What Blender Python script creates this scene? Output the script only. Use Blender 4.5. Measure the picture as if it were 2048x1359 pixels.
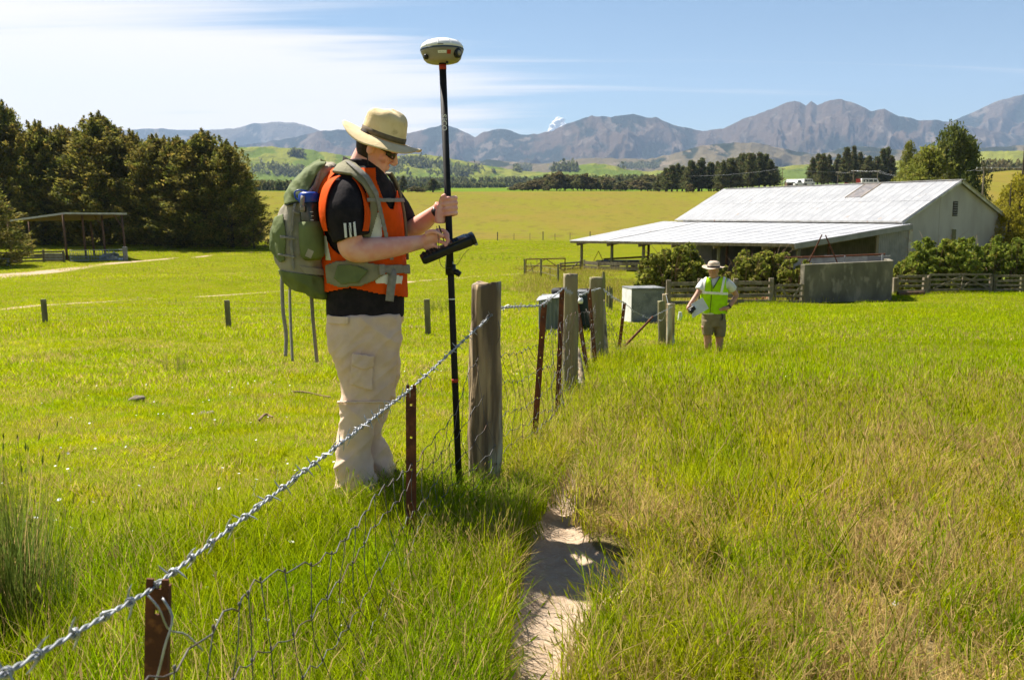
import bpy, bmesh, math, random
import numpy as np
from mathutils import Vector, Matrix, Euler

for o in list(bpy.data.objects):
    bpy.data.objects.remove(o)
scene = bpy.context.scene
C = scene.collection
random.seed(7)
R = math.radians
# ------------------------------------------------------------------ camera, sky, sun, exposure
PW, PH, F, HV, CZ = 2048, 1359, 1900.0, 430.0, 1.5      # photo frame, focal length in photo pixels, horizon row, eye height
PITCH = math.atan((PH / 2 - HV) / F)
cd = bpy.data.cameras.new('camera')
cam = bpy.data.objects.new('camera', cd); C.objects.link(cam)
cam.location = (0, 0, CZ); cam.rotation_euler = (math.pi / 2 - PITCH, 0, 0)
cd.sensor_width = 36; cd.lens = F / PW * 36; cd.clip_start = 0.05; cd.clip_end = 60000
cd.dof.use_dof = True; cd.dof.focus_distance = 5.2; cd.dof.aperture_fstop = 9.0
scene.camera = cam

SUN_AZ, SUN_EL = R(-46), R(54)       # azimuth measured from +Y towards +X: the sun stands behind and to the left of the worker
world = bpy.data.worlds.new('World'); scene.world = world; world.use_nodes = True
nt = world.node_tree; N = nt.nodes; L = nt.links
for n in list(N): N.remove(n)
out = N.new('ShaderNodeOutputWorld'); bg = N.new('ShaderNodeBackground')
sky = N.new('ShaderNodeTexSky'); sky.sky_type = 'NISHITA'; sky.sun_disc = False
sky.sun_elevation = SUN_EL; sky.sun_rotation = SUN_AZ; sky.altitude = 300; sky.air_density = 1.0; sky.dust_density = 0.1; sky.ozone_density = 2.4
def vmath(op, a, b=None):
    n = N.new('ShaderNodeMath'); n.operation = op
    for i, x in enumerate((a, b)):
        if x is None: continue
        if isinstance(x, (int, float)): n.inputs[i].default_value = x
        else: L.new(x, n.inputs[i])
    return n.outputs[0]
def smooth(x, lo, hi):
    n = N.new('ShaderNodeMapRange'); n.interpolation_type = 'SMOOTHSTEP'
    n.inputs['From Min'].default_value = lo; n.inputs['From Max'].default_value = hi
    L.new(x, n.inputs['Value']); return n.outputs[0]
tc = N.new('ShaderNodeTexCoord'); sep = N.new('ShaderNodeSeparateXYZ'); L.new(tc.outputs['Generated'], sep.inputs[0])
dx, dy, dz = sep.outputs
# thin cirrus sheet: a layer of cloud seen in perspective, streaked, lying over the left half of the sky
den = vmath('ADD', vmath('MAXIMUM', dz, 0.0), 0.10)
px = vmath('DIVIDE', dx, den); py = vmath('DIVIDE', dy, den)
comb = N.new('ShaderNodeCombineXYZ'); L.new(px, comb.inputs[0]); L.new(py, comb.inputs[1])
def noise(vec, scale, detail, rough, sx=1, sy=1, rot=0, off=(0, 0, 0), dist=0):
    m = N.new('ShaderNodeMapping'); m.inputs['Scale'].default_value = (sx, sy, 1); m.inputs['Rotation'].default_value = (0, 0, rot); m.inputs['Location'].default_value = off
    L.new(vec, m.inputs[0]); n = N.new('ShaderNodeTexNoise'); n.inputs['Scale'].default_value = scale; n.inputs['Detail'].default_value = detail
    n.inputs['Roughness'].default_value = rough; n.inputs['Distortion'].default_value = dist; L.new(m.outputs[0], n.inputs['Vector']); return n.outputs['Fac']
n1 = noise(comb.outputs[0], 0.85, 8, 0.58, 0.40, 1.0, R(7), (3.3, 1.7, 0), 0.8)
n2 = noise(comb.outputs[0], 0.25, 3, 0.5, 1, 1, 0, (9, 4, 0))
n3 = noise(comb.outputs[0], 2.2, 7, 0.62, 0.16, 1.5, R(5), (1.1, 6.2, 0), 0.6)
# a broad bank lies low over the left half and thins out to wisps to the right and overhead
side = smooth(dx, 0.16, -0.20)
tilt_ = vmath('ADD', dz, vmath('MULTIPLY', dx, 0.14))
bank = vmath('MULTIPLY', smooth(dz, -0.01, 0.05), smooth(tilt_, 0.225, 0.09))
cover = vmath('ADD', vmath('MULTIPLY', vmath('MULTIPLY', side, bank), 0.92), vmath('ADD', vmath('MULTIPLY', vmath('SUBTRACT', n1, 0.5), 1.15), vmath('MULTIPLY', vmath('SUBTRACT', n3, 0.5), 1.5)))
cover = vmath('ADD', cover, vmath('MULTIPLY', vmath('SUBTRACT', n2, 0.5), 0.4))
haze_low = vmath('MULTIPLY', smooth(dz, 0.14, 0.0), 0.10)
dens = vmath('MINIMUM', vmath('ADD', vmath('MULTIPLY', smooth(cover, 0.14, 0.84), 0.97), haze_low), 0.97)
mix = N.new('ShaderNodeMixRGB'); L.new(dens, mix.inputs[0]); mix.inputs[2].default_value = (8.2, 7.2, 6.35, 1)
hs = N.new('ShaderNodeHueSaturation'); hs.inputs['Saturation'].default_value = 1.12; hs.inputs['Value'].default_value = 0.62; L.new(sky.outputs[0], hs.inputs['Color'])
L.new(hs.outputs[0], mix.inputs[1]); L.new(mix.outputs[0], bg.inputs[0]); bg.inputs[1].default_value = 0.054
L.new(bg.outputs[0], out.inputs[0])

sl = bpy.data.lights.new('sun', 'SUN'); sl.energy = 4.4; sl.angle = R(0.53); sl.color = (1.0, 0.93, 0.82)
so = bpy.data.objects.new('sun', sl); C.objects.link(so); so.location = (-300, 300, 400)
SD = Vector((math.sin(SUN_AZ) * math.cos(SUN_EL), math.cos(SUN_AZ) * math.cos(SUN_EL), math.sin(SUN_EL)))
so.rotation_euler = SD.to_track_quat('Z', 'Y').to_euler()
vs = scene.view_settings
vs.view_transform = 'Standard'; vs.look = 'None'; vs.gamma = 1; vs.use_curve_mapping = False; vs.exposure = 1.54
scene.render.engine = 'CYCLES'
scene.cycles.max_bounces = 5; scene.cycles.diffuse_bounces = 4; scene.cycles.glossy_bounces = 2; scene.cycles.transmission_bounces = 4
scene.cycles.transparent_max_bounces = 8; scene.cycles.volume_bounces = 0
scene.cycles.caustics_reflective = False; scene.cycles.caustics_refractive = False

# ------------------------------------------------------------------ small maths
_cp, _sp = math.cos(PITCH), math.sin(PITCH)
def ray(u, v):
    xc = (u - PW / 2) / F; yc = -(v - PH / 2) / F
    return np.array([xc, _cp + yc * _sp, -_sp + yc * _cp])
def pix(u, v, Y):
    d = ray(u, v); t = Y / d[1]
    return Vector((d[0] * t, Y, CZ + d[2] * t))
def proj(P):
    P = np.asarray(P, float); x = P[..., 0]; y = P[..., 1]; z = P[..., 2] - CZ
    dep = y * _cp - z * _sp; up = y * _sp + z * _cp
    return PW / 2 + F * x / dep, PH / 2 - F * up / dep
def _hash(ix, iy, iz, seed):
    h = (ix * 374761393 + iy * 668265263 + iz * 2147483647 * 3 + seed * 1274126177) & 0xffffffff
    h = ((h ^ (h >> 13)) * 1274126177) & 0xffffffff
    return ((h ^ (h >> 16)) & 0xffff) / 65535.0
def vnoise(x, y, z=0.0, seed=0):
    x = np.asarray(x, float); y = np.asarray(y, float) + 0 * x; z = np.asarray(z, float) + 0 * x
    ix, iy, iz = np.floor(x).astype(np.int64), np.floor(y).astype(np.int64), np.floor(z).astype(np.int64)
    fx, fy, fz = x - ix, y - iy, z - iz
    fx, fy, fz = [f * f * (3 - 2 * f) for f in (fx, fy, fz)]
    r = 0
    for a in (0, 1):
        for b in (0, 1):
            for c in (0, 1):
                r = r + _hash(ix + a, iy + b, iz + c, seed) * (fx if a else 1 - fx) * (fy if b else 1 - fy) * (fz if c else 1 - fz)
    return r * 2 - 1
def fbm(x, y, z=0.0, o=4, seed=0, gain=0.5):
    s = 0; a = 1; t = 0; x = np.asarray(x, float); y = np.asarray(y, float); z = np.asarray(z, float)
    for i in range(o):
        s = s + a * vnoise(x, y, z, seed + i * 17); t += a; a *= gain; x, y, z = x * 2.03 + 5.2, y * 2.03 + 1.3, z * 2.03 + 2.1
    return s / t
def sstep(x, a, b):
    t = np.clip((np.asarray(x, float) - a) / (b - a), 0, 1); return t * t * (3 - 2 * t)

# ------------------------------------------------------------------ ground height
_pd = np.array([-400, -30, 0, 3.0, 5, 6.5, 9, 13.5, 17.5, 25, 33, 45, 60, 80, 103, 125, 150, 200, 300, 420, 600, 900, 1500, 3000, 6000.])
_pz = np.array([-1.3, -1.45, -1.5, -1.5, -1.44, -1.52, -1.66, -2.05, -2.5, -3.1, -3.6, -4.15, -4.75, -5.25, -5.75, -5.2, -4.2, -2.6, 1.8, 9.6, 14.6, 23.5, 41, 85, 170]) + CZ
_ld = np.sign(_pd) * np.log1p(np.abs(_pd))
_tt = np.linspace(_ld[0], _ld[-1], 6000); _tz = np.interp(_tt, _ld, _pz)
_k = np.hanning(161); _k /= _k.sum()
_tz = np.convolve(np.pad(_tz, 80, 'edge'), _k, 'valid')
FENCE = np.array([(-0.66, 0.6), (-0.62, 1.65), (-0.405, 3.8), (-0.147, 4.95), (0.18, 6.2), (0.39, 7.5), (0.54, 8.8), (1.17, 13.0), (2.2, 17.0), (3.05, 18.6), (5.0, 24.0)])
def fence_x(y): return np.interp(y, FENCE[:, 1], FENCE[:, 0])
TRACK_UV = [(1040, 1500), (1062, 1359), (1085, 1270), (1120, 1200), (1150, 1150), (1125, 1090), (1115, 1020), (1135, 960), (1165, 900), (1215, 840)]
TRACK = None
def track_dist(x, y):
    x = np.asarray(x, float); y = np.asarray(y, float); best = np.full(np.broadcast(x, y).shape, 9.0)
    if TRACK is None: return best
    for (a, b) in zip(TRACK[:-1], TRACK[1:]):
        ax, ay, aw = a; bx_, by_, bw = b
        ddx, ddy = bx_ - ax, by_ - ay
        t = np.clip(((x - ax) * ddx + (y - ay) * ddy) / (ddx * ddx + ddy * ddy), 0, 1)
        d = np.hypot(x - ax - t * ddx, y - ay - t * ddy) / (aw + t * (bw - aw))
        best = np.minimum(best, d)
    return best                                   # 1 = edge of the bare soil
def ground(x, y):
    x = np.asarray(x, float); y = np.asarray(y, float)
    z = np.interp(np.sign(y) * np.log1p(np.abs(y)), _tt, _tz)
    az = x / np.maximum(y, 1)
    z = z + 6.9 * sstep(az, 0.19, 0.31) * sstep(y, 140, 262) * (1 - .6 * sstep(y, 280, 430)) + 6.5 * sstep(az, 0.42, 0.52) * sstep(y, 170, 420)
    z = z - 1.2 * sstep(az, -0.2, -0.5) * sstep(y, 200, 500)
    near = sstep(y, 60, 20)
    z = z + 0.05 * sstep(fence_x(y) - x, 0.1, 1.0) * near * sstep(y, 2.5, 4.5)
    z = z + (0.025 * fbm(x * 1.3, y * 1.3, 0, 3, 3) + 0.012 * fbm(x * 5, y * 5, 0, 2, 4)) * sstep(y, 40, 10) + 0.12 * fbm(x * .11, y * .11, 0, 3, 9) * sstep(y, 8, 40)
    z = z + 0.9 * fbm(x * .012, y * .012, 0, 3, 19) * sstep(y, 90, 260)
    if TRACK is not None:
        z = z - 0.07 * sstep(track_dist(x, y), 1.3, 0.4)
    return z
def gz(x, y): return float(ground(np.array(float(x)), np.array(float(y))))
def hit(u, v, lo=1.0, hi=5000.0):
    d = ray(u, v); Y = np.geomspace(lo, hi, 4000); t = Y / d[1]
    f = CZ + d[2] * t - ground(d[0] * t, Y)
    i = np.argmax(f < 0)
    if not (f < 0).any(): i = len(Y) - 1
    if i == 0: i = 1
    a = f[i - 1] / (f[i - 1] - f[i] + 1e-9); y = Y[i - 1] + a * (Y[i] - Y[i - 1])
    x = d[0] * y / d[1]
    return Vector((x, y, gz(x, y)))
_tw = [0.11, 0.12, 0.14, 0.19, 0.23, 0.16, 0.085, 0.075, 0.06, 0.03]
_tmp = []
for (u, v), w in zip(TRACK_UV, _tw):
    p = hit(u, v); _tmp.append((p.x, p.y, w))
TRACK = _tmp

# ------------------------------------------------------------------ mesh helpers
def tag(o, label=None, cat=None, group=None, kind=None):
    if label: o['label'] = label
    if cat: o['category'] = cat
    if group: o['group'] = group
    if kind: o['kind'] = kind
    return o
def empty(name, loc, label=None, cat=None, group=None):
    o = bpy.data.objects.new(name, None); C.objects.link(o); o.location = loc; o.empty_display_size = 0.2
    return tag(o, label, cat, group)
def world_origin(o):
    v = Vector((0, 0, 0))
    while o is not None: v += o.location; o = o.parent
    return v
class MB:
    """collects vertices and faces in world space; build() links ONE mesh object"""
    def __init__(s): s.v = []; s.f = []; s.n = 0
    def add(s, V, Fc):
        V = np.asarray(V, float).reshape(-1, 3); s.v.append(V); s.f += [tuple(int(i) + s.n for i in f) for f in Fc]; s.n += len(V); return s
    def box(s, c, size, rot=None):
        hx, hy, hz = [q / 2 for q in size]
        P = [Vector((x * hx, y * hy, z * hz)) for x in (-1, 1) for y in (-1, 1) for z in (-1, 1)]
        if rot is not None: P = [rot @ p for p in P]
        P = [p + Vector(c) for p in P]
        return s.add([tuple(p) for p in P], [(0, 1, 3, 2), (4, 6, 7, 5), (0, 4, 5, 1), (2, 3, 7, 6), (0, 2, 6, 4), (1, 5, 7, 3)])
    def beam(s, a, b, w, h, up=(0, 0, 1)):
        a = Vector(a); b = Vector(b); d = (b - a); l = d.length; d.normalize(); upv = Vector(up)
        if abs(d.dot(upv)) > 0.99: upv = Vector((0, 1, 0))
        sx = d.cross(upv).normalized(); sz = sx.cross(d)
        rot = Matrix((sx, d, sz)).transposed()
        return s.box((a + b) / 2, (w, l, h), rot)
    def quad(s, *pts): return s.add([tuple(p) for p in pts], [tuple(range(len(pts)))])
    def tube(s, pts, rad, n=8, cap=True, ell=None, up=None):
        G = tube_grid(pts, rad, n, ell, up); return s.grid(G, cap)
    def grid(s, G, cap=True, closed=True):
        r, n, _ = G.shape; f = []
        m = n if closed else n - 1
        for i in range(r - 1):
            for j in range(m): f.append((i * n + j, i * n + (j + 1) % n, (i + 1) * n + (j + 1) % n, (i + 1) * n + j))
        if cap and closed: f.append(tuple(range(n - 1, -1, -1))); f.append(tuple((r - 1) * n + j for j in range(n)))
        return s.add(G.reshape(-1, 3), f)
    def ellipsoid(s, c, r, rot=None, nu=14, nv=9):
        G = []
        for i in range(nv + 1):
            t = math.pi * (i + .02) / (nv + .04); row = []
            for j in range(nu):
                p = Vector((r[0] * math.sin(t) * math.cos(2 * math.pi * j / nu), r[1] * math.sin(t) * math.sin(2 * math.pi * j / nu), r[2] * math.cos(t)))
                if rot is not None: p = rot @ p
                row.append(p + Vector(c))
            G.append(row)
        return s.grid(np.array(G)[::-1], True)
    def build(s, name, mat, parent=None, smooth=False, loc=None, bevel=0):
        V = np.concatenate(s.v) if s.v else np.zeros((0, 3))
        org = world_origin(parent) if parent is not None else Vector(loc) if loc is not None else Vector((0, 0, 0))
        V = V - np.array(org)
        me = bpy.data.meshes.new(name); me.from_pydata(V.tolist(), [], s.f); me.update()
        o = bpy.data.objects.new(name, me); C.objects.link(o)
        if parent is not None: o.parent = parent
        else: o.location = org
        if mat is not None: me.materials.append(mat)
        if smooth: me.polygons.foreach_set('use_smooth', [True] * len(me.polygons))
        if bevel:
            md = o.modifiers.new('bevel', 'BEVEL'); md.width = bevel; md.segments = 2; md.limit_method = 'ANGLE'
        return o
def spline(P, n):
    P = np.asarray(P, float); k = len(P)
    if k < 3: t = np.linspace(0, 1, n)[:, None]; return P[0] * (1 - t) + P[-1] * t
    t = np.linspace(0, k - 1, n); i = np.clip(t.astype(int), 0, k - 2); f = (t - i)[:, None]
    p0 = P[np.maximum(i - 1, 0)]; p1 = P[i]; p2 = P[i + 1]; p3 = P[np.minimum(i + 2, k - 1)]
    return 0.5 * (2 * p1 + (p2 - p0) * f + (2 * p0 - 5 * p1 + 4 * p2 - p3) * f * f + (3 * p1 - p0 - 3 * p2 + p3) * f ** 3)
def tube_grid(pts, rad, n=8, ell=None, up=None):
    P = np.asarray([tuple(p) for p in pts], float); k = len(P)
    rad = np.full(k, rad, float) if np.isscalar(rad) else np.asarray(rad, float)
    T = np.gradient(P, axis=0); T /= np.linalg.norm(T, axis=1)[:, None] + 1e-12
    u = np.array(up, float) if up is not None else (np.array([0, 0, 1.]) if abs(T[0][2]) < .9 else np.array([0, 1., 0]))
    G = []; a = 2 * np.pi * np.arange(n) / n; prev = u
    for i in range(k):
        b = prev - T[i] * prev.dot(T[i]); b /= np.linalg.norm(b) + 1e-12; prev = b; c = np.cross(T[i], b)
        e = 1.0 if ell is None else (ell if np.isscalar(ell) else ell[i])
        G.append(P[i] + rad[i] * (np.outer(np.cos(a), b) * e + np.outer(np.sin(a), c)))
    return np.array(G)
def obj_copy(o, parent=None, loc=None, rz=None, scale=None):
    c = o.copy(); C.objects.link(c)
    if parent is not None: c.parent = parent
    if loc is not None: c.location = loc
    if rz is not None: c.rotation_euler = (0, 0, rz)
    if scale is not None: c.scale = scale if not np.isscalar(scale) else (scale,) * 3
    return c

# ------------------------------------------------------------------ materials
def mat(name, c1, c2=None, scale=6.0, rough=0.8, bump=0.0, bscale=None, spec=0.3, metal=0.0, stretch=(1, 1, 1), lo=0.35, hi=0.65, c3=None, s3=40.0, trans=0.0, island=0.0, detail=6, t3=(0.55, 0.7), rand=True):
    m = bpy.data.materials.new(name); m.use_nodes = True; t = m.node_tree; n = t.nodes; l = t.links
    b = n['Principled BSDF']; b.inputs['Roughness'].default_value = rough; b.inputs['Metallic'].default_value = metal
    b.inputs['Specular IOR Level'].default_value = spec
    co = n.new('ShaderNodeTexCoord'); mp = n.new('ShaderNodeMapping'); mp.inputs['Scale'].default_value = stretch; l.new(co.outputs['Object'], mp.inputs[0])
    if rand:
        oi = n.new('ShaderNodeObjectInfo'); mu = n.new('ShaderNodeMath'); mu.operation = 'MULTIPLY'; mu.inputs[1].default_value = 37.0; l.new(oi.outputs['Random'], mu.inputs[0]); l.new(mu.outputs[0], mp.inputs['Location'])
    col = None
    def nz(sc, det=detail):
        q = n.new('ShaderNodeTexNoise'); q.inputs['Scale'].default_value = sc; q.inputs['Detail'].default_value = det; l.new(mp.outputs[0], q.inputs['Vector']); return q.outputs['Fac']
    def ramp(fac, lo_, hi_):
        q = n.new('ShaderNodeMapRange'); q.interpolation_type = 'SMOOTHSTEP'; q.inputs['From Min'].default_value = lo_; q.inputs['From Max'].default_value = hi_; l.new(fac, q.inputs['Value']); return q.outputs[0]
    def mixc(fac, a, bb):
        q = n.new('ShaderNodeMixRGB'); l.new(fac, q.inputs[0])
        for i, x in ((1, a), (2, bb)):
            if isinstance(x, tuple): q.inputs[i].default_value = (*x, 1)
            else: l.new(x, q.inputs[i])
        return q.outputs[0]
    if c2 is not None: col = mixc(ramp(nz(scale), lo, hi), c1, c2)
    if c3 is not None: col = mixc(ramp(nz(s3), *t3), col if col is not None else c1, c3)
    if island:
        g = n.new('ShaderNodeNewGeometry'); q = n.new('ShaderNodeHueSaturation')
        mr = n.new('ShaderNodeMapRange'); mr.inputs['To Min'].default_value = 1 - island; mr.inputs['To Max'].default_value = 1 + island; l.new(g.outputs['Random Per Island'], mr.inputs['Value']); l.new(mr.outputs[0], q.inputs['Value'])
        if col is None: q.inputs['Color'].default_value = (*c1, 1)
        else: l.new(col, q.inputs['Color'])
        col = q.outputs[0]
    if col is None: b.inputs['Base Color'].default_value = (*c1, 1)
    else: l.new(col, b.inputs['Base Color'])
    if bump:
        bp = n.new('ShaderNodeBump'); bp.inputs['Strength'].default_value = 1.0; bp.inputs['Distance'].default_value = bump
        l.new(nz(bscale or scale * 4), bp.inputs['Height']); l.new(bp.outputs[0], b.inputs['Normal'])
    if trans:
        tr = n.new('ShaderNodeBsdfTranslucent'); ms = n.new('ShaderNodeMixShader'); ms.inputs[0].default_value = trans
        if col is None: tr.inputs[0].default_value = (*c1, 1)
        else: l.new(col, tr.inputs[0])
        l.new(b.outputs[0], ms.inputs[1]); l.new(tr.outputs[0], ms.inputs[2]); l.new(ms.outputs[0], n['Material Output'].inputs[0])
    return m
M = {}
# ================================================================== THE SETTING: ground, hills, mountains
def gmat():
    m = bpy.data.materials.new('pasture'); m.use_nodes = True; t = m.node_tree; n = t.nodes; l = t.links; b = n['Principled BSDF']
    b.inputs['Roughness'].default_value = 1.0; b.inputs['Specular IOR Level'].default_value = 0.0
    geo = n.new('ShaderNodeNewGeometry')
    def nz(sc, det=6, st=(1, 1, 1)):
        mp = n.new('ShaderNodeMapping'); mp.inputs['Scale'].default_value = st; l.new(geo.outputs['Position'], mp.inputs[0])
        q = n.new('ShaderNodeTexNoise'); q.inputs['Scale'].default_value = sc; q.inputs['Detail'].default_value = det; q.inputs['Roughness'].default_value = 0.6; l.new(mp.outputs[0], q.inputs['Vector']); return q.outputs['Fac']
    def rg(f, a, c):
        q = n.new('ShaderNodeMapRange'); q.interpolation_type = 'SMOOTHSTEP'; q.inputs['From Min'].default_value = a; q.inputs['From Max'].default_value = c; l.new(f, q.inputs['Value']); return q.outputs[0]
    def mx(f, a, c):
        q = n.new('ShaderNodeMixRGB')
        for i, x in ((0, f), (1, a), (2, c)):
            if isinstance(x, tuple): q.inputs[i].default_value = (*x, 1)
            elif isinstance(x, float): q.inputs[i].default_value = x
            else: l.new(x, q.inputs[i])
        return q.outputs[0]
    def at(name):
        q = n.new('ShaderNodeAttribute'); q.attribute_name = name; return q.outputs['Fac']
    green = mx(rg(nz(0.35), .35, .68), (0.140, 0.155, 0.009), (0.175, 0.170, 0.012))
    green = mx(rg(nz(3.0), .38, .70), green, (0.115, 0.140, 0.009))
    gold = mx(rg(nz(0.05, 8, (1, 0.35, 1)), .38, .62), (0.180, 0.145, 0.026), (0.150, 0.152, 0.016))
    gold = mx(rg(nz(0.018, 9, (1, .5, 1)), .47, .60), gold, (0.155, 0.165, 0.012))
    gold = mx(rg(nz(0.35, 8, (1, .4, 1)), .52, .66), gold, (0.115, 0.105, 0.02))
    gold = mx(rg(nz(1.1, 6), .35, .75), gold, (0.185, 0.145, 0.045))
    col = mx(at('far_field'), green, gold)
    strip = mx(rg(nz(0.03), .4, .6), (0.09, 0.165, 0.018), (0.14, 0.18, 0.022))
    col = mx(at('green_strip'), col, strip)
    thatch = mx(rg(nz(7.0, 8), .35, .65), (0.20, 0.15, 0.075), (0.12, 0.105, 0.035))
    col = mx(at('thatch'), col, thatch)
    soil = mx(rg(nz(9.0, 8), .3, .7), (0.46, 0.35, 0.25), (0.35, 0.255, 0.175))
    thatch = mx(rg(nz(7.0, 8), .35, .65), (0.20, 0.15, 0.075), (0.12, 0.105, 0.035))
    col = mx(at('thatch'), col, thatch)
    soil = mx(rg(nz(60.0, 5), .52, .68), soil, (0.46, 0.38, 0.29))
    wr = n.new('ShaderNodeMath'); wr.operation = 'ADD'
    k = n.new('ShaderNodeMath'); k.operation = 'MULTIPLY_ADD'; l.new(nz(3.0, 8), k.inputs[0]); k.inputs[1].default_value = 1.3; k.inputs[2].default_value = -0.65
    l.new(at('bare'), wr.inputs[0]); l.new(k.outputs[0], wr.inputs[1])
    col = mx(rg(wr.outputs[0], .38, .62), col, soil)
    l.new(col, b.inputs['Base Color'])
    bp = n.new('ShaderNodeBump'); bp.inputs['Distance'].default_value = 0.02; bp.inputs['Strength'].default_value = 0.8; l.new(nz(14.0, 8), bp.inputs['Height']); l.new(bp.outputs[0], b.inputs['Normal'])
    return m
M['ground'] = gmat()
def line_dist(x, y, pts, widths):
    best = np.full(x.shape, 9.0)
    for i in range(len(pts) - 1):
        a, b = pts[i], pts[i + 1]; dx_, dy_ = b.x - a.x, b.y - a.y
        t = np.clip(((x - a.x) * dx_ + (y - a.y) * dy_) / (dx_ * dx_ + dy_ * dy_ + 1e-9), 0, 1)
        best = np.minimum(best, np.hypot(x - a.x - t * dx_, y - a.y - t * dy_) / (widths[i] + t * (widths[i + 1] - widths[i])))
    return best
PATHS = [([hit(u, v) for u, v in ((-250, 585), (0, 552), (120, 540), (220, 527), (330, 518), (420, 512))], [2.6, 2.2, 1.8, 1.1, .8, .4]),
         ([hit(u, v) for u, v in ((-150, 632), (60, 612), (200, 603), (420, 592), (560, 582), (800, 565), (1060, 545), (1180, 538))], [.35, .5, .5, .45, .4, .5, .7, 1.2]),
         ([hit(u, v) for u, v in ((250, 552), (420, 548), (560, 545))], [.3, .5, .3])]
def path_bare(x, y):
    b = np.zeros(x.shape)
    for p, w in PATHS: b = np.maximum(b, 0.85 * sstep(line_dist(x, y, p, w), 1.7, 0.3))
    return b
def far_field(x, y):
    edge = 152 + 6 * fbm(x * .02, y * .02, 0, 2, 5)
    return sstep(y, edge, edge + 5)
def build_ground():
    n = 230
    a = 1.1; t = np.linspace(-1, 1, 2 * n + 1)
    xs = a * np.sinh(t * math.asinh(4200 / a))
    a2 = 1.3; ys = a2 * np.sinh(np.linspace(-math.asinh(160 / a2), math.asinh(5200 / a2), 430)) + 3.6
    X, Y = np.meshgrid(xs, ys); Z = ground(X, Y)
    r, c = X.shape; idx = np.arange(r * c).reshape(r, c)
    Fq = np.stack([idx[:-1, :-1], idx[:-1, 1:], idx[1:, 1:], idx[1:, :-1]], -1).reshape(-1, 4)
    me = bpy.data.meshes.new('ground'); V = np.stack([X, Y, Z], -1).reshape(-1, 3)
    me.vertices.add(len(V)); me.vertices.foreach_set('co', V.ravel())
    me.loops.add(Fq.size); me.loops.foreach_set('vertex_index', Fq.ravel()); me.polygons.add(len(Fq)); me.polygons.foreach_set('loop_start', np.arange(0, Fq.size, 4)); me.update(calc_edges=True)
    me.polygons.foreach_set('use_smooth', [True] * len(Fq))
    x, y = V[:, 0], V[:, 1]
    bare = np.maximum(sstep(track_dist(x, y), 1.25, 0.75), path_bare(x, y))
    ff = far_field(x, y); u, v = proj(np.stack([x, np.maximum(y, .5), V[:, 2]], -1))
    gs = sstep(y, 520, 560) * sstep(y, 2600, 900)
    th_ = sstep(y, 9.5, 5.5) * sstep(x - fence_x(y), .15, .55) * sstep(y, 1, 2)
    for nm, val in (('thatch', th_), ('bare', bare), ('far_field', ff), ('green_strip', gs)):
        at = me.attributes.new(nm, 'FLOAT', 'POINT'); at.data.foreach_set('value', val.astype(np.float32))
    o = bpy.data.objects.new('ground', me); C.objects.link(o); me.materials.append(M['ground']); tag(o, kind='structure')
build_ground()

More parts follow.
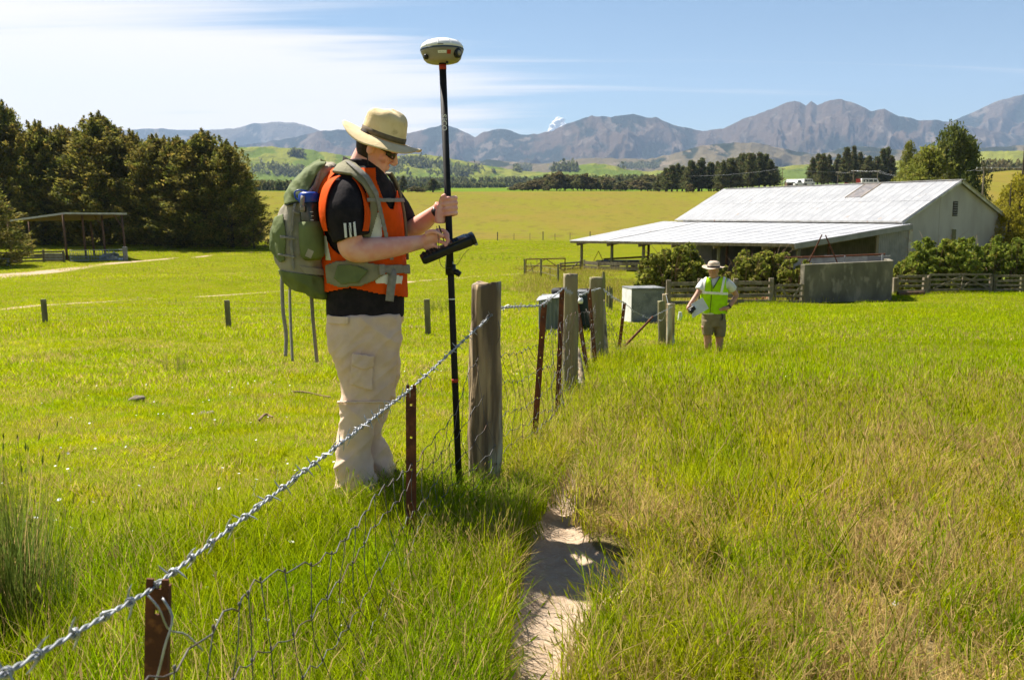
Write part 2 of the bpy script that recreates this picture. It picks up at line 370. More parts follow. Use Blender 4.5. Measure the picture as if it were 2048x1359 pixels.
# ---- hills and mountains: real relief at its own distance; the crest follows the skyline of the range
def range_mesh(name, sky_uv, d0, d1, d2, base_rel, seed, mtl, nu=420, nt=70, spur=0.5, rough=0.06, usp=60.):
    us = np.linspace(sky_uv[0][0], sky_uv[-1][0], nu); vs_ = np.interp(us, [p[0] for p in sky_uv], [p[1] for p in sky_uv])
    vs_ = vs_ + 2.2 * fbm(us / 13., 0 * us, 0, 4, seed + 5)
    T = np.concatenate([np.linspace(0, 1, nt), np.linspace(1, 2, 12)[1:]])
    U, TT = np.meshgrid(us, T); crest_v = np.tile(vs_, (len(T), 1))
    dmid = d1 * (1 + 0.06 * fbm(U / 300., 0 * U, 0, 2, seed + 9))
    Yd = np.where(TT <= 1, d0 + (dmid - d0) * TT, dmid + (d2 - dmid) * (TT - 1))
    azx = (U - PW / 2) / F / (_cp + -(crest_v - PH / 2) / F * _sp)
    crest = (HV - crest_v) / F * dmid * 1.0
    base = base_rel + 0 * U
    warp = U + 26 * fbm(U / 90., TT * 2.2, 0, 2, seed + 31)
    wx = U / 1000. * 9 + .35 * fbm(U / 120., TT * 2.5, 0, 3, seed + 2); wy = TT * 1.9 + .35 * fbm(U / 100., TT * 2.5, 0, 3, seed + 4); rm = 0; am = .5; fq = usp / 30.; wgt = 1.0
    for oc in range(6):
        q_ = (1 - np.abs(vnoise(wx * fq + 3.1 * oc, wy * fq + 1.7 * oc, 0, seed + 7 * oc))) ** 2.2; rm = rm + am * q_ * wgt; wgt = np.clip(q_ * 1.5, 0, 1); am *= .52; fq *= 2.05
    rm = np.clip(rm, 0, 1)
    rid = 1 - 2 * np.abs(vnoise(warp / usp, TT * 0.9, 0, seed)); rid2 = 1 - 2 * np.abs(vnoise(warp / (usp * .37), TT * 2.2, 0, seed + 3)); rid3 = 1 - 2 * np.abs(vnoise(warp / (usp * .14), TT * 5., 0, seed + 8))
    p = 1.0 * np.exp(-spur * (0.75 * rid + 0.32 * rid2 + .13 * rid3))
    tf = np.clip(TT, 0, 1)
    z = base + (crest - base) * tf ** (1 + .25 * (p - 1)) * (1 - (1 - tf ** 3) * spur * 1.05 * (1 - rm))
    z = z + (crest - base) * rough * .5 * fbm(U / 16., TT * 9, 0, 4, seed + 40) * np.sin(np.pi * tf) ** .8
    z = np.minimum(z, base + (crest - base) * (Yd / dmid) ** 1.0 * 0.985 + 0 * z) if False else z
    lim = crest / dmid * Yd                               # stays below the skyline
    z = np.where(TT < 1, np.minimum(z, lim - 0.004 * Yd * (1 - tf)), z)
    back = np.clip(TT - 1, 0, 1); z = np.where(TT > 1, crest + (base - crest) * back ** 1.2, z)
    X = azx * Yd; V = np.stack([X, Yd, z + CZ], -1)
    r, c = X.shape; idx = np.arange(r * c).reshape(r, c)
    Fq = np.stack([idx[:-1, :-1], idx[:-1, 1:], idx[1:, 1:], idx[1:, :-1]], -1).reshape(-1, 4)
    me = bpy.data.meshes.new(name); me.from_pydata(V.reshape(-1, 3).tolist(), [], Fq.tolist()); me.update(); me.materials.append(mtl)
    me.polygons.foreach_set('use_smooth', [True] * len(Fq))
    at = me.attributes.new('hgt', 'FLOAT', 'POINT'); at.data.foreach_set('value', tf.ravel().astype(np.float32))
    at = me.attributes.new('spur', 'FLOAT', 'POINT'); at.data.foreach_set('value', (rm * 2.2 - .9).ravel().astype(np.float32))
    o = bpy.data.objects.new(name, me); C.objects.link(o); tag(o, kind='structure'); return o
def hillmat(name, low, high, rock, gully, sc, lo=.35, hi=.75, scree=True):
    m = bpy.data.materials.new(name); m.use_nodes = True; t = m.node_tree; n = t.nodes; l = t.links; b = n['Principled BSDF']; b.inputs['Roughness'].default_value = 1; b.inputs['Specular IOR Level'].default_value = 0.0
    geo = n.new('ShaderNodeNewGeometry')
    def nz(s, det=8, st=(1, 1, 1)):
        mp = n.new('ShaderNodeMapping'); mp.inputs['Scale'].default_value = st; l.new(geo.outputs['Position'], mp.inputs[0]); q = n.new('ShaderNodeTexNoise'); q.inputs['Scale'].default_value = s; q.inputs['Detail'].default_value = det; q.inputs['Roughness'].default_value = 0.62; l.new(mp.outputs[0], q.inputs['Vector']); return q.outputs['Fac']
    def rg(f, a, c):
        q = n.new('ShaderNodeMapRange'); q.interpolation_type = 'SMOOTHSTEP'; q.inputs['From Min'].default_value = a; q.inputs['From Max'].default_value = c; l.new(f, q.inputs['Value']); return q.outputs[0]
    def mx(f, a, c):
        q = n.new('ShaderNodeMixRGB'); l.new(f, q.inputs[0])
        for i, x in ((1, a), (2, c)):
            if isinstance(x, tuple): q.inputs[i].default_value = (*x, 1)
            else: l.new(x, q.inputs[i])
        return q.outputs[0]
    def at(nm):
        q = n.new('ShaderNodeAttribute'); q.attribute_name = nm; return q.outputs['Fac']
    def add(a, c, k):
        q = n.new('ShaderNodeMath'); q.operation = 'MULTIPLY_ADD'; l.new(c, q.inputs[0]); q.inputs[1].default_value = k; l.new(a, q.inputs[2]); return q.outputs[0]
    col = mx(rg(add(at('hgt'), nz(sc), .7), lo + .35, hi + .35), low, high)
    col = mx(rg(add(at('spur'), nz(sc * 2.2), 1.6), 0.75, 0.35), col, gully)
    if scree: col = mx(rg(nz(sc * 3.4, 8, (1, .5, .35)), .55, .63), col, rock)
    bp_ = n.new('ShaderNodeBump'); bp_.inputs['Strength'].default_value = 1.0; bp_.inputs['Distance'].default_value = 0.10 / sc; l.new(nz(sc * 5, 9, (1, .8, 1)), bp_.inputs['Height']); l.new(bp_.outputs[0], b.inputs['Normal'])
    l.new(col, b.inputs['Base Color']); return m
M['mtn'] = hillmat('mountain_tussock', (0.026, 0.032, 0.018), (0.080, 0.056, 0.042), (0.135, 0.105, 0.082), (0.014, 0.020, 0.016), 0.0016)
M['mtn2'] = hillmat('mountain_far', (0.045, 0.045, 0.03), (0.10, 0.08, 0.062), (0.14, 0.115, 0.095), (0.026, 0.027, 0.022), 0.0014)
M['foot'] = hillmat('foothill', (0.085, 0.09, 0.03), (0.125, 0.10, 0.055), (0.18, 0.14, 0.09), (0.025, 0.032, 0.018), 0.003, .25, .8)
M['hill'] = hillmat('green_hill', (0.13, 0.175, 0.022), (0.185, 0.195, 0.036), (0.21, 0.18, 0.07), (0.105, 0.145, 0.022), 0.006, .2, .9, False)
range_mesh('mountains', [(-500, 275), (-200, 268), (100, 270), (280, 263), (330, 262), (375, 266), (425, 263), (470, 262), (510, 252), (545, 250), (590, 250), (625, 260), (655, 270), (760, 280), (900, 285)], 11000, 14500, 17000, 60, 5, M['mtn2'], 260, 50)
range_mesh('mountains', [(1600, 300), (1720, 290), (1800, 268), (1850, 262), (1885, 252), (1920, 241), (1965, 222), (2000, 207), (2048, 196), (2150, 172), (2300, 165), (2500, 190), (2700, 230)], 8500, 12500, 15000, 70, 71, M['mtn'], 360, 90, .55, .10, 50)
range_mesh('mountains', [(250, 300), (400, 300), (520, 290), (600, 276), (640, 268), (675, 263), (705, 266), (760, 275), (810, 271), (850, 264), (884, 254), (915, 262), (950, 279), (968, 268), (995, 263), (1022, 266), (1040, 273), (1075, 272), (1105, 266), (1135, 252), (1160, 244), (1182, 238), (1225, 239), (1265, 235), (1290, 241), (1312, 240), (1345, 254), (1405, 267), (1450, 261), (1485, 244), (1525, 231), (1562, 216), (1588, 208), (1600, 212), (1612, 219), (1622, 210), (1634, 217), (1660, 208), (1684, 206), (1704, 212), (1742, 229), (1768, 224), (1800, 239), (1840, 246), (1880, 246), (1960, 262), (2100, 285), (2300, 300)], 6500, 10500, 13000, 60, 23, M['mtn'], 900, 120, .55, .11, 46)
range_mesh('foothills', [(700, 345), (820, 335), (980, 322), (1080, 330), (1180, 318), (1290, 322), (1340, 312), (1400, 296), (1450, 290), (1520, 290), (1580, 304), (1640, 312), (1700, 296), (1780, 300), (1860, 312), (1960, 300), (2048, 294), (2300, 290), (2600, 320)], 4300, 6200, 7000, 90, 51, M['foot'], 460, 60, .5, .05, 48)
range_mesh('green_hills', [(-400, 330), (-100, 318), (200, 315), (400, 302), (480, 297), (540, 297), (600, 300), (650, 308), (720, 318), (790, 316), (830, 311), (880, 316), (930, 325), (985, 336), (1040, 343), (1110, 348), (1200, 352), (1320, 356), (1500, 358)], 2400, 3300, 3900, 62, 61, M['hill'], 420, 60, .45, .05, 75)
range_mesh('green_hills', [(1040, 352), (1100, 347), (1150, 334), (1190, 329), (1220, 333), (1260, 342), (1290, 345), (1340, 340), (1400, 345), (1480, 338), (1560, 336), (1620, 330), (1700, 336), (1850, 318), (1950, 306), (2048, 305), (2250, 300), (2500, 320)], 2300, 3000, 3500, 60, 91, M['hill'], 360, 50, .4, .04, 55)
# ---- the air between here and the mountains
def build_haze():
    x0, x1, y0, y1, z0, z1 = -9500, 9500, -400, 19000, -120, 2600
    b = MB().box(((x0 + x1) / 2, (y0 + y1) / 2, (z0 + z1) / 2), (x1 - x0, y1 - y0, z1 - z0))
    m = bpy.data.materials.new('haze'); m.use_nodes = True; t = m.node_tree; n = t.nodes
    n.remove(n['Principled BSDF']); v = n.new('ShaderNodeVolumePrincipled')
    v.inputs['Color'].default_value = (0.50, 0.70, 1.0, 1); v.inputs['Density'].default_value = HAZE; v.inputs['Anisotropy'].default_value = 0.1
    t.links.new(v.outputs[0], n['Material Output'].inputs['Volume'])
    m.cycles.homogeneous_volume = True if hasattr(m.cycles, 'homogeneous_volume') else None
    tag(b.build('haze', m), kind='stuff')
HAZE = 4.2e-5
build_haze()

# ================================================================== MATERIALS FOR BUILDINGS AND FENCES
M['iron_roof'] = mat('galvanised_roof', (0.42, 0.43, 0.445), (0.35, 0.36, 0.38), 0.9, 0.62, 0, spec=0.3, c3=(0.40, 0.29, 0.20), s3=1.3, t3=(0.64, 0.80))
M['roof_trim'] = mat('roof_trim', (0.50, 0.50, 0.49), (0.36, 0.35, 0.33), 2, 0.6, c3=(0.30, 0.17, 0.10), s3=3, t3=(.6, .75))
M['iron_wall'] = mat('iron_wall', (0.26, 0.255, 0.26), (0.19, 0.19, 0.195), 1.2, 0.6, 0.004, 20, c3=(0.21, 0.215, 0.225), s3=3.0)
M['concrete_wall'] = mat('cement_wall', (0.40, 0.385, 0.385), (0.33, 0.315, 0.31), 0.8, 0.9, 0.012, 9, stretch=(1, 1, .35))
M['timber'] = mat('weathered_timber', (0.27, 0.225, 0.165), (0.16, 0.13, 0.09), 5, 0.9, 0.01, 40, stretch=(1, 1, .15))
M['timber_red'] = mat('reddish_post', (0.16, 0.085, 0.05), (0.10, 0.06, 0.04), 5, 0.9, 0.01, 40, stretch=(1, 1, .15))
M['timber_green'] = mat('mossy_timber', (0.20, 0.185, 0.10), (0.12, 0.105, 0.065), 6, 0.95, 0.008, 60, stretch=(1, 1, .3), c3=(0.20, 0.215, 0.09), s3=12, t3=(.5, .65))
M['rail'] = mat('grey_rail', (0.235, 0.20, 0.145), (0.14, 0.115, 0.075), 4, 0.95, 0.006, 50, c3=(0.20, 0.21, 0.10), s3=7)
M['rust'] = mat('rusty_steel', (0.165, 0.055, 0.024), (0.085, 0.032, 0.018), 14, 0.85, 0.0015, 120, spec=0.25, c3=(0.19, 0.075, 0.03), s3=40, t3=(.55, .7))
M['wire'] = mat('galvanised_wire', (0.42, 0.44, 0.47), (0.29, 0.30, 0.32), 30, 0.5, spec=0.5, metal=0.35, c3=(0.17, 0.09, 0.05), s3=12, t3=(.62, .74))
M['mesh_wire'] = mat('netting_wire', (0.155, 0.15, 0.15), (0.085, 0.075, 0.07), 9, 0.6, metal=0.3, c3=(0.15, 0.07, 0.035), s3=5, t3=(.5, .7))
M['black_metal'] = mat('dark_metal', (0.03, 0.03, 0.03), (0.05, 0.035, 0.03), 9, 0.6)
M['rubber'] = mat('tyre_rubber', (0.018, 0.018, 0.019), (0.03, 0.03, 0.03), 20, 0.75)
M['old_concrete'] = mat('stained_concrete', (0.20, 0.18, 0.13), (0.125, 0.115, 0.085), 1.1, 0.95, 0.02, 8, c3=(0.28, 0.25, 0.19), s3=2.5, stretch=(1, 1, .6), t3=(.52, .7))
M['tank'] = mat('grey_concrete', (0.22, 0.225, 0.225), (0.13, 0.14, 0.145), 3, 0.9, 0.01, 25, c3=(0.32, 0.33, 0.33), s3=30, t3=(.58, .68))
M['glass'] = mat('dark_glass', (0.03, 0.04, 0.05), None, rough=0.12, spec=0.6)
M['skylight'] = mat('skylight_sheet', (0.13, 0.12, 0.12), (0.22, 0.19, 0.17), 2.5, 0.35, spec=0.5)
M['white_paint'] = mat('white_paint', (0.75, 0.75, 0.74), (0.6, 0.6, 0.59), 4, 0.5)
M['steel'] = mat('galvanised_steel', (0.36, 0.38, 0.40), (0.27, 0.28, 0.30), 4, 0.5, metal=0.3)
M['dirt_red'] = mat('red_rubble', (0.30, 0.13, 0.07), (0.20, 0.10, 0.06), 4, 0.95, 0.02)

# ================================================================== BARN with lean-to (long axis A, gable direction B)
BA = Vector((-0.438, 0.899, 0)); BB = Vector((0.899, 0.438, 0))
B0 = Vector((31.9, 78.0, 0)); BL, BWID = 30.0, 12.4
EAVE, RIDGE = CZ - 0.45, CZ + 2.80
def bp(a, b, z): p = B0 + BA * a + BB * b; return Vector((p.x, p.y, z))
BG = min(gz(bp(0, 0, 0).x, bp(0, 0, 0).y), gz(bp(BL, BWID, 0).x, bp(BL, BWID, 0).y)) - 0.6
barn = empty('barn', bp(0, 0, gz(31.9, 78)), 'long grey barn with white iron roof and open lean-to on posts', 'barn')
def slab(mb, pts, n, th):
    n = Vector(n).normalized() * th
    P = [Vector(p) for p in pts]; k = len(P)
    mb.add([tuple(p) for p in P] + [tuple(p - n) for p in P], [tuple(range(k)), tuple(range(2 * k - 1, k - 1, -1))] + [(i, i + k, (i + 1) % k + k, (i + 1) % k) for i in range(k)])
    return mb
# walls
mid = BWID / 2
w = MB(); slab(w, [bp(0, 0, BG), bp(0, BWID, BG), bp(0, BWID, EAVE), bp(0, mid, RIDGE - .08), bp(0, 0, EAVE)], -BA, .15); w.build('wall', M['concrete_wall'], barn)
w = MB(); slab(w, [bp(BL, 0, BG), bp(BL, BWID, BG), bp(BL, BWID, EAVE), bp(BL, mid, RIDGE - .08), bp(BL, 0, EAVE)], BA, .15); w.build('wall', M['concrete_wall'], barn)
w = MB(); slab(w, [bp(.16, .02, BG), bp(BL - .16, .02, BG), bp(BL - .16, .02, EAVE), bp(.16, .02, EAVE)], -BB, .12); w.build('wall', M['iron_wall'], barn)
w = MB(); slab(w, [bp(.16, BWID - .02, BG), bp(BL - .16, BWID - .02, BG), bp(BL - .16, BWID - .02, EAVE), bp(.16, BWID - .02, EAVE)], BB, .12); w.build('wall', M['iron_wall'], barn)
# corrugated roof sheets, each an object, alike sheets share their mesh
def corr_sheet(name, width, run, waves=8, amp=0.018, rows=1):
    m = MB(); k = waves * 4; G = []
    for j in range(rows + 1):
        y = run * j / rows
        G.append([(width * i / k, y, amp * math.cos(2 * math.pi * i / 4)) for i in range(k + 1)])
    m.grid(np.array(G), cap=False, closed=False)
    me = bpy.data.meshes.new(name); me.from_pydata(np.concatenate(m.v).tolist(), [], m.f); me.update(); me.polygons.foreach_set('use_smooth', [True] * len(me.polygons)); return me
def place(me, name, mtl, parent, o, ex, ey, sag=0):
    ex = Vector(ex).normalized(); ey = Vector(ey).normalized(); ez = ex.cross(ey)
    ob = bpy.data.objects.new(name, me); C.objects.link(ob); ob.parent = parent
    if not me.materials: me.materials.append(mtl)
    m3 = Matrix((ex, ey, ez)).transposed().to_4x4(); m3.translation = Vector(o) - world_origin(parent)
    ob.matrix_local = m3; return ob
slope_len = math.hypot(mid, RIDGE - EAVE); ov = 0.45
sheet_a = corr_sheet('roof_sheet', BL / 36 + .02, slope_len / 2 + ov * .5 + .04)
rng = random.Random(3)
for side in (0, 1):
    b_e, b_r = (0, mid) if side == 0 else (BWID, mid)
    up = (bp(0, b_r, RIDGE) - bp(0, b_e, EAVE)).normalized()
    for i in range(37):
        for row in range(2):
            a = -0.45 + i * BL / 36 * 1.022
            st = bp(a, b_e, EAVE + .10) + up * (-ov + row * (slope_len + ov) / 2)
            ex = BA if side == 1 else -BA
            if side == 0: st = st + BA * (BL / 36)
            ob = place(sheet_a, 'roof_sheet', M['iron_roof'], barn, st + Vector((0, 0, row * .02 + rng.uniform(0, .008))), ex, up)
mb = MB(); mb.beam(bp(-.5, mid, RIDGE + .14), bp(BL + .5, mid, RIDGE + .14), .38, .06); mb.build('ridge_cap', M['roof_trim'], barn)
for b_e, sg in ((0, 1), (BWID, -1)):                       # barge boards on the gable
    mb = MB(); mb.beam(bp(-.32, b_e - sg * .5, EAVE - .5 * (RIDGE - EAVE) / mid * 1.0 + .10), bp(-.32, mid - sg * .09, RIDGE - .02), .05, .30); mb.build('barge_board', M['roof_trim'], barn)
mb = MB(); mb.beam(bp(-.4, -.36, EAVE - .10), bp(BL + .4, -.36, EAVE - .10), .1, .14); mb.build('gutter', M['roof_trim'], barn)
# skylight: two translucent sheets set into the near slope
up = (bp(0, mid, RIDGE) - bp(0, 0, EAVE)).normalized()
nrm = (-BA).cross(up)
for t0, a0 in ((4.15, 8.15), (5.65, 8.15)):
    mb = MB(); o0 = bp(a0, 0, EAVE + .10) + up * t0 + nrm * .05
    slab(mb, [o0, o0 + BA * 1.9, o0 + BA * 1.9 + up * 1.35, o0 + up * 1.35], nrm, .04); sk = mb.build('skylight', M['skylight'], barn)
    for e in (0, 1.9): mb = MB(); mb.beam(o0 + BA * e - up * .05 + nrm * .01, o0 + BA * e + up * 1.4 + nrm * .01, .1, .05, nrm); mb.build('frame', M['timber'], sk)
# gable louvre and window
vent = MB().box(bp(-.03, mid + .1, 0) + Vector((0, 0, (EAVE + .62))), (.1, .1, .1)); 
def wall_rect(b0, b1, z0, z1, a): return [bp(a, b0, z0), bp(a, b1, z0), bp(a, b1, z1), bp(a, b0, z1)]
mb = MB(); slab(mb, wall_rect(mid - .55, mid + .05, EAVE + .35, EAVE + 1.6, -.02), -BA, .03); lv = mb.build('louvre_vent', M['black_metal'], barn)
for k in range(6):
    mb = MB(); z = EAVE + .45 + k * .2; mb.beam(bp(-.06, mid - .52, z), bp(-.06, mid + .02, z), .10, .035); mb.build('slat', M['steel'], lv)
mb = MB(); slab(mb, wall_rect(mid - .6, mid + .06, EAVE - 1.75, EAVE - .65, -.02), -BA, .03); wd = mb.build('window', M['roof_trim'], barn)
mb = MB(); slab(mb, wall_rect(mid - .52, mid - .02, EAVE - 1.67, EAVE - .73, -.055), -BA, .02); mb.build('pane', M['glass'], wd)
for k in (4,):                                      # sheet joints on the gable wall
    mb = MB(); b_ = k * BWID / 12; top = EAVE + (RIDGE - EAVE) * (1 - abs(b_ - mid) / mid) - .3
    mb.beam(bp(-.012, b_, BG), bp(-.012, b_, top), .05, .024, BA); mb.build('batten', M['concrete_wall'], barn)
# ---- lean-to
LW = 11.9; LT = CZ - 0.82; LN, LF = CZ - 2.18, CZ - 2.78          # top edge, eave near end, eave far end
LA0, LA1 = -0.9, 33.6
def lp(a, b, dz=0.0):                                             # b = 0 at the barn wall, -LW at the eave
    t = (a - LA0) / (LA1 - LA0); ze = LN + (LF - LN) * t; s = -b / LW
    return bp(a, b, LT + (ze - LT) * s + dz)
nL = 32
for i in range(nL):
    a0 = LA0 + (LA1 - LA0) * i / nL; a1 = LA0 + (LA1 - LA0) * (i + 1) / nL + .02
    for r_ in range(2):
        b0, b1 = (-LW - .35, -LW / 2 + .1) if r_ == 0 else (-LW / 2, -.05)
        m = MB(); G = []
        for j in range(2):
            b_ = b0 if j == 0 else b1
            G.append([tuple(lp(a0 + (a1 - a0) * q / 24, b_, .10 + r_ * .02 + .016 * math.cos(q * math.pi / 2) + (0.008 if i % 2 else 0))) for q in range(25)])
        m.grid(np.array(G), cap=False, closed=False); m.build('lean_to_sheet', M['iron_roof'], barn, smooth=True)
mb = MB(); mb.beam(lp(26.4, -LW - .34, .15), lp(26.4, -.1, .17), .28, .03); mb.build('flashing_strip', M['roof_trim'], barn)
mb = MB(); mb.beam(lp(LA0 - .04, -LW - .36, -.10), lp(LA0 - .04, 0.0, -.10), .06, .42); mb.build('barge_board', M['iron_wall'], barn)
mb = MB(); mb.beam(lp(LA0, -LW - .2, -.06), lp(LA1, -LW - .2, -.06), .1, .22); mb.build('eave_beam', M['timber'], barn)
post_as = [32.4, 26.3, 20.6, 15.2, 9.2, 3.0, -.4]
for a in post_as:
    p = lp(a, -LW + .5, 0); g = gz(p.x, p.y)
    mb = MB(); mb.tube([(p.x, p.y, g - .5), (p.x, p.y, p.z - .25)], [.17, .15], 10); mb.build('post', M['timber_green'], barn, True)
    mb = MB(); mb.beam(lp(a, -LW - .1, -.28), lp(a, -.3, -.18), .16, .36); mb.build('rafter', M['timber'], barn)
for a in (28.5, 22.0, 15.5, 9.0, 2.5):
    p = lp(a, -LW * .46, 0); g = gz(p.x, p.y)
    mb = MB(); mb.tube([(p.x, p.y, g - .5), (p.x, p.y, p.z - .2)], [.15, .13], 8); mb.build('post', M['timber_red'], barn, True)
# corrugated wall of the lean-to: back part closed, near end half closed
for i in range(22):                                              # iron sheets of the barn's long wall, under the lean-to
    a0 = 0.1 + i * 1.2
    m = MB(); G = []
    for zz in (BG, LT - .1): G.append([tuple(bp(a0 + 1.2 * q / 24, -.10 - .012 * math.cos(q * math.pi / 2), zz)) for q in range(25)])
    m.grid(np.array(G), cap=False, closed=False); m.build('wall_sheet', M['iron_wall'], barn)
for i in range(3):
    b0 = -3.4 + i * 1.15
    m = MB(); G = []
    for zz in (0, 1): G.append([tuple(Vector((bp(-.6 - .02 * math.cos(q * math.pi / 2), b0 + 1.15 * q / 24, 0).x, bp(-.6 - .02 * math.cos(q * math.pi / 2), b0 + 1.15 * q / 24, 0).y, BG if zz == 0 else lp(-.6, b0 + 1.15 * q / 24, -.1).z))) for q in range(25)])
    m.grid(np.array(G), cap=False, closed=False); m.build('wall_sheet', M['iron_wall'], barn)
mb = MB(); p = lp(-.62, -3.5); mb.beam((p.x, p.y, BG), (p.x, p.y, p.z - .15), .2, .2); mb.build('post', M['timber'], barn)
mb = MB(); p = lp(-.62, .15); mb.beam((p.x, p.y, BG), (p.x, p.y, p.z - .15), .3, .2); mb.build('post', M['roof_trim'], barn)
# inner partition that keeps the shed dark
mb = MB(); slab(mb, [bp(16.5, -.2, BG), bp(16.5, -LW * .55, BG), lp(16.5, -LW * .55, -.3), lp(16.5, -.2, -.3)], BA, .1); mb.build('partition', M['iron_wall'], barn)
for k in range(3):
    z = LF - 2.2 + .45 * k
# hinged rails of the lean-to yard
def rail_fence(name, label, pts, rails, post_h, mtl, post_mtl, board=(.035, .13), post_w=.14, rail_lo=.18, rail_hi=None, cat='fence', lean=0.0, post_every=True):
    """timber fence: every post and every rail is an object; pts on the ground"""
    f = empty(name, pts[0], label, cat); rail_hi = rail_hi or post_h - .1; rr = random.Random(hash(label) % 999)
    for p in pts:
        mb = MB(); h = post_h + rr.uniform(-.05, .1); mb.beam((p.x, p.y, p.z - .3), (p.x + rr.uniform(-.03, .03), p.y, p.z + h), post_w, post_w); mb.build('post', post_mtl, f, bevel=.01)
    for a, b in zip(pts[:-1], pts[1:]):
        for k in range(rails):
            z = rail_lo + (rail_hi - rail_lo) * k / max(rails - 1, 1)
            off = Vector((0, -post_w / 2 - board[0] / 2 - .003, 0))
            mb = MB(); mb.beam(a + off + Vector((0, 0, z + rr.uniform(-.02, .02))), b + off + Vector((0, 0, z + rr.uniform(-.02, .02))), board[0], board[1]); mb.build('rail', mtl, f, bevel=.006)
    return f
def gpt(u, v): return hit(u, v)
def at_depth(u, Y):
    x = (u - PW / 2) / F * Y / 1.0
    for _ in range(3):
        z = gz(x, Y); dep = Y * _cp - (z - CZ) * _sp; x = (u - PW / 2) / F * dep
    return Vector((x, Y, gz(x, Y)))
rail_fence('yard_fence', 'low grey board fence beneath the far end of the barn lean-to', [at_depth(u, d) for u, d in ((1168, 99), (1197, 97), (1254, 94), (1320, 91))], 2, 1.0, M['rail'], M['timber_green'], (.05, .36), .2, .3, .75)
# sagging timber gate and long tubular gate at the end of the yard
def tube_gate(name, label, a, b, h, rails, mtl, brace=True, r=.022, cat='gate', stays=0):
    g = empty(name, a, label, cat); up = Vector((0, 0, 1))
    mb = MB(); 
    for p in (a, b):
        mb.tube([p + up * .12, p + up * h], r * 1.2, 6)
    mb.tube([a + up * h, b + up * h], r * 1.2, 6); mb.tube([a + up * .15, b + up * .15], r * 1.2, 6); mb.build('frame', mtl, g)
    for k in range(1, rails + 1):
        z = .15 + (h - .15) * k / (rails + 1); mb = MB(); mb.tube([a + up * z, b + up * z], r * .8, 6); mb.build('rail', mtl, g)
    for k in range(stays):
        p = a.lerp(b, (k + 1) / (stays + 1)); mb = MB(); mb.tube([p + up * .15, p + up * h], r * .7, 6); mb.build('bar', mtl, g)
    if brace:
        m_ = a.lerp(b, .5)
        for q0, q1 in ((a + up * .2, m_ + up * h), (m_ + up * h, b + up * .2)):
            mb = MB(); mb.tube([q0, q1], r * .8, 6); mb.build('brace', mtl, g)
    return g
tube_gate('field_gate', 'rusty tubular field gate left of the lean-to posts', at_depth(1052, 88), at_depth(1130, 90), 1.45, 1, M['rust'], True, .045)
f = empty('leaning_fence', at_depth(1050, 84), 'short broken row of weathered posts below the rusty field gate', 'fence')
for u, d, h, lean, w_ in ((1049, 84, 1.5, 0, .13), (1061, 84, 1.2, .35, .07), (1082, 80, 1.6, 0, .18), (1100, 72, 1.1, 0, .05), (1116, 70, 1.45, 0, .16)):
    p = at_depth(u, d); mb = MB(); mb.tube([p - Vector((lean, 0, .2)), p + Vector((0, 0, h))] if lean == 0 else [p + Vector((lean, 0, -.1)), p + Vector((0, 0, h))], w_ / 2, 7); mb.build('post', M['timber_green'], f)
for z in (.5, 1.0):
    mb = MB(); mb.tube([at_depth(1049, 84) + Vector((0, 0, z)), at_depth(1082, 80) + Vector((0, 0, z)), at_depth(1116, 70) + Vector((0, 0, z))], .012, 5); mb.build('wire', M['mesh_wire'], f)
g = rail_fence('timber_gate', 'sagging timber gate between the rusty gate and lean-to corner post', [at_depth(1121, 93), at_depth(1160, 98)], 3, .95, M['timber'], M['timber'], (.06, .15), .16, .25, .85, cat='gate')
mb = MB(); mb.beam(at_depth(1140, 95.5) + Vector((0, -.2, .2)), at_depth(1158, 98) + Vector((0, -.2, .9)), .05, .12); mb.build('brace', M['timber'], g)
# farm trailer parked under the lean-to
tp = at_depth(1252, 101); tr = empty('farm_trailer', tp, 'dark flat farm trailer with drawbar parked under the lean-to roof', 'trailer')
mb = MB(); mb.box(tp + Vector((0, 0, .82)), (6.0, 2.0, .14), Matrix.Rotation(R(8), 3, 'Z')); mb.build('deck', M['black_metal'], tr, bevel=.02)
for sx in (-1.2, 1.0):
    for sy in (-.9, .9):
        c = tp + Vector((sx, sy, .42)); mb = MB(); mb.tube([c + Vector((0, -.12, 0)), c + Vector((0, .12, 0))], .42, 18); w_ = mb.build('wheel', M['rubber'], tr); mb = MB(); mb.tube([c + Vector((0, -.125, 0)), c + Vector((0, .125, 0))], .2, 12); mb.build('rim', M['steel'], w_)
mb = MB(); mb.beam(tp + Vector((-3, 0, .8)), tp + Vector((-4.3, .2, .55)), .12, .12); mb.build('drawbar', M['black_metal'], tr)
mb = MB()
for s in (-.5, .5): mb.beam(tp + Vector((-3.0 + s, -.6, .85)), tp + Vector((-3.0, -.6, 1.9)), .06, .06)
mb.build('frame', M['rust'], tr)
mb = MB(); mb.tube([tp + Vector((-2.5, -1.0, 1.05)), tp + Vector((3.2, -.6, 1.35))], .1, 8); mb.build('pole', M['timber_red'], tr)
for k, (u, d, s) in enumerate(((1420, 96, .9), (1395, 95, .7))):
    p = at_depth(u, d); c = empty('oil_drum', p, ['rusty drum standing in the dark back of the lean-to', 'smaller rusty drum deep under the lean-to roof'][k], 'drum')
    mb = MB(); mb.tube([p + Vector((0, 0, z * s)) for z in (0, .02, .3, .32, .34, .6, .62, .64, .9)], [.29 * s, .3 * s, .3 * s, .315 * s, .3 * s, .3 * s, .315 * s, .3 * s, .29 * s], 16); mb.build('body', M['rust'], c, True)
    mb = MB(); mb.tube([p + Vector((.1, 0, .9 * s)), p + Vector((.1, 0, .93 * s))], .04, 8); mb.build('bung', M['steel'], c)
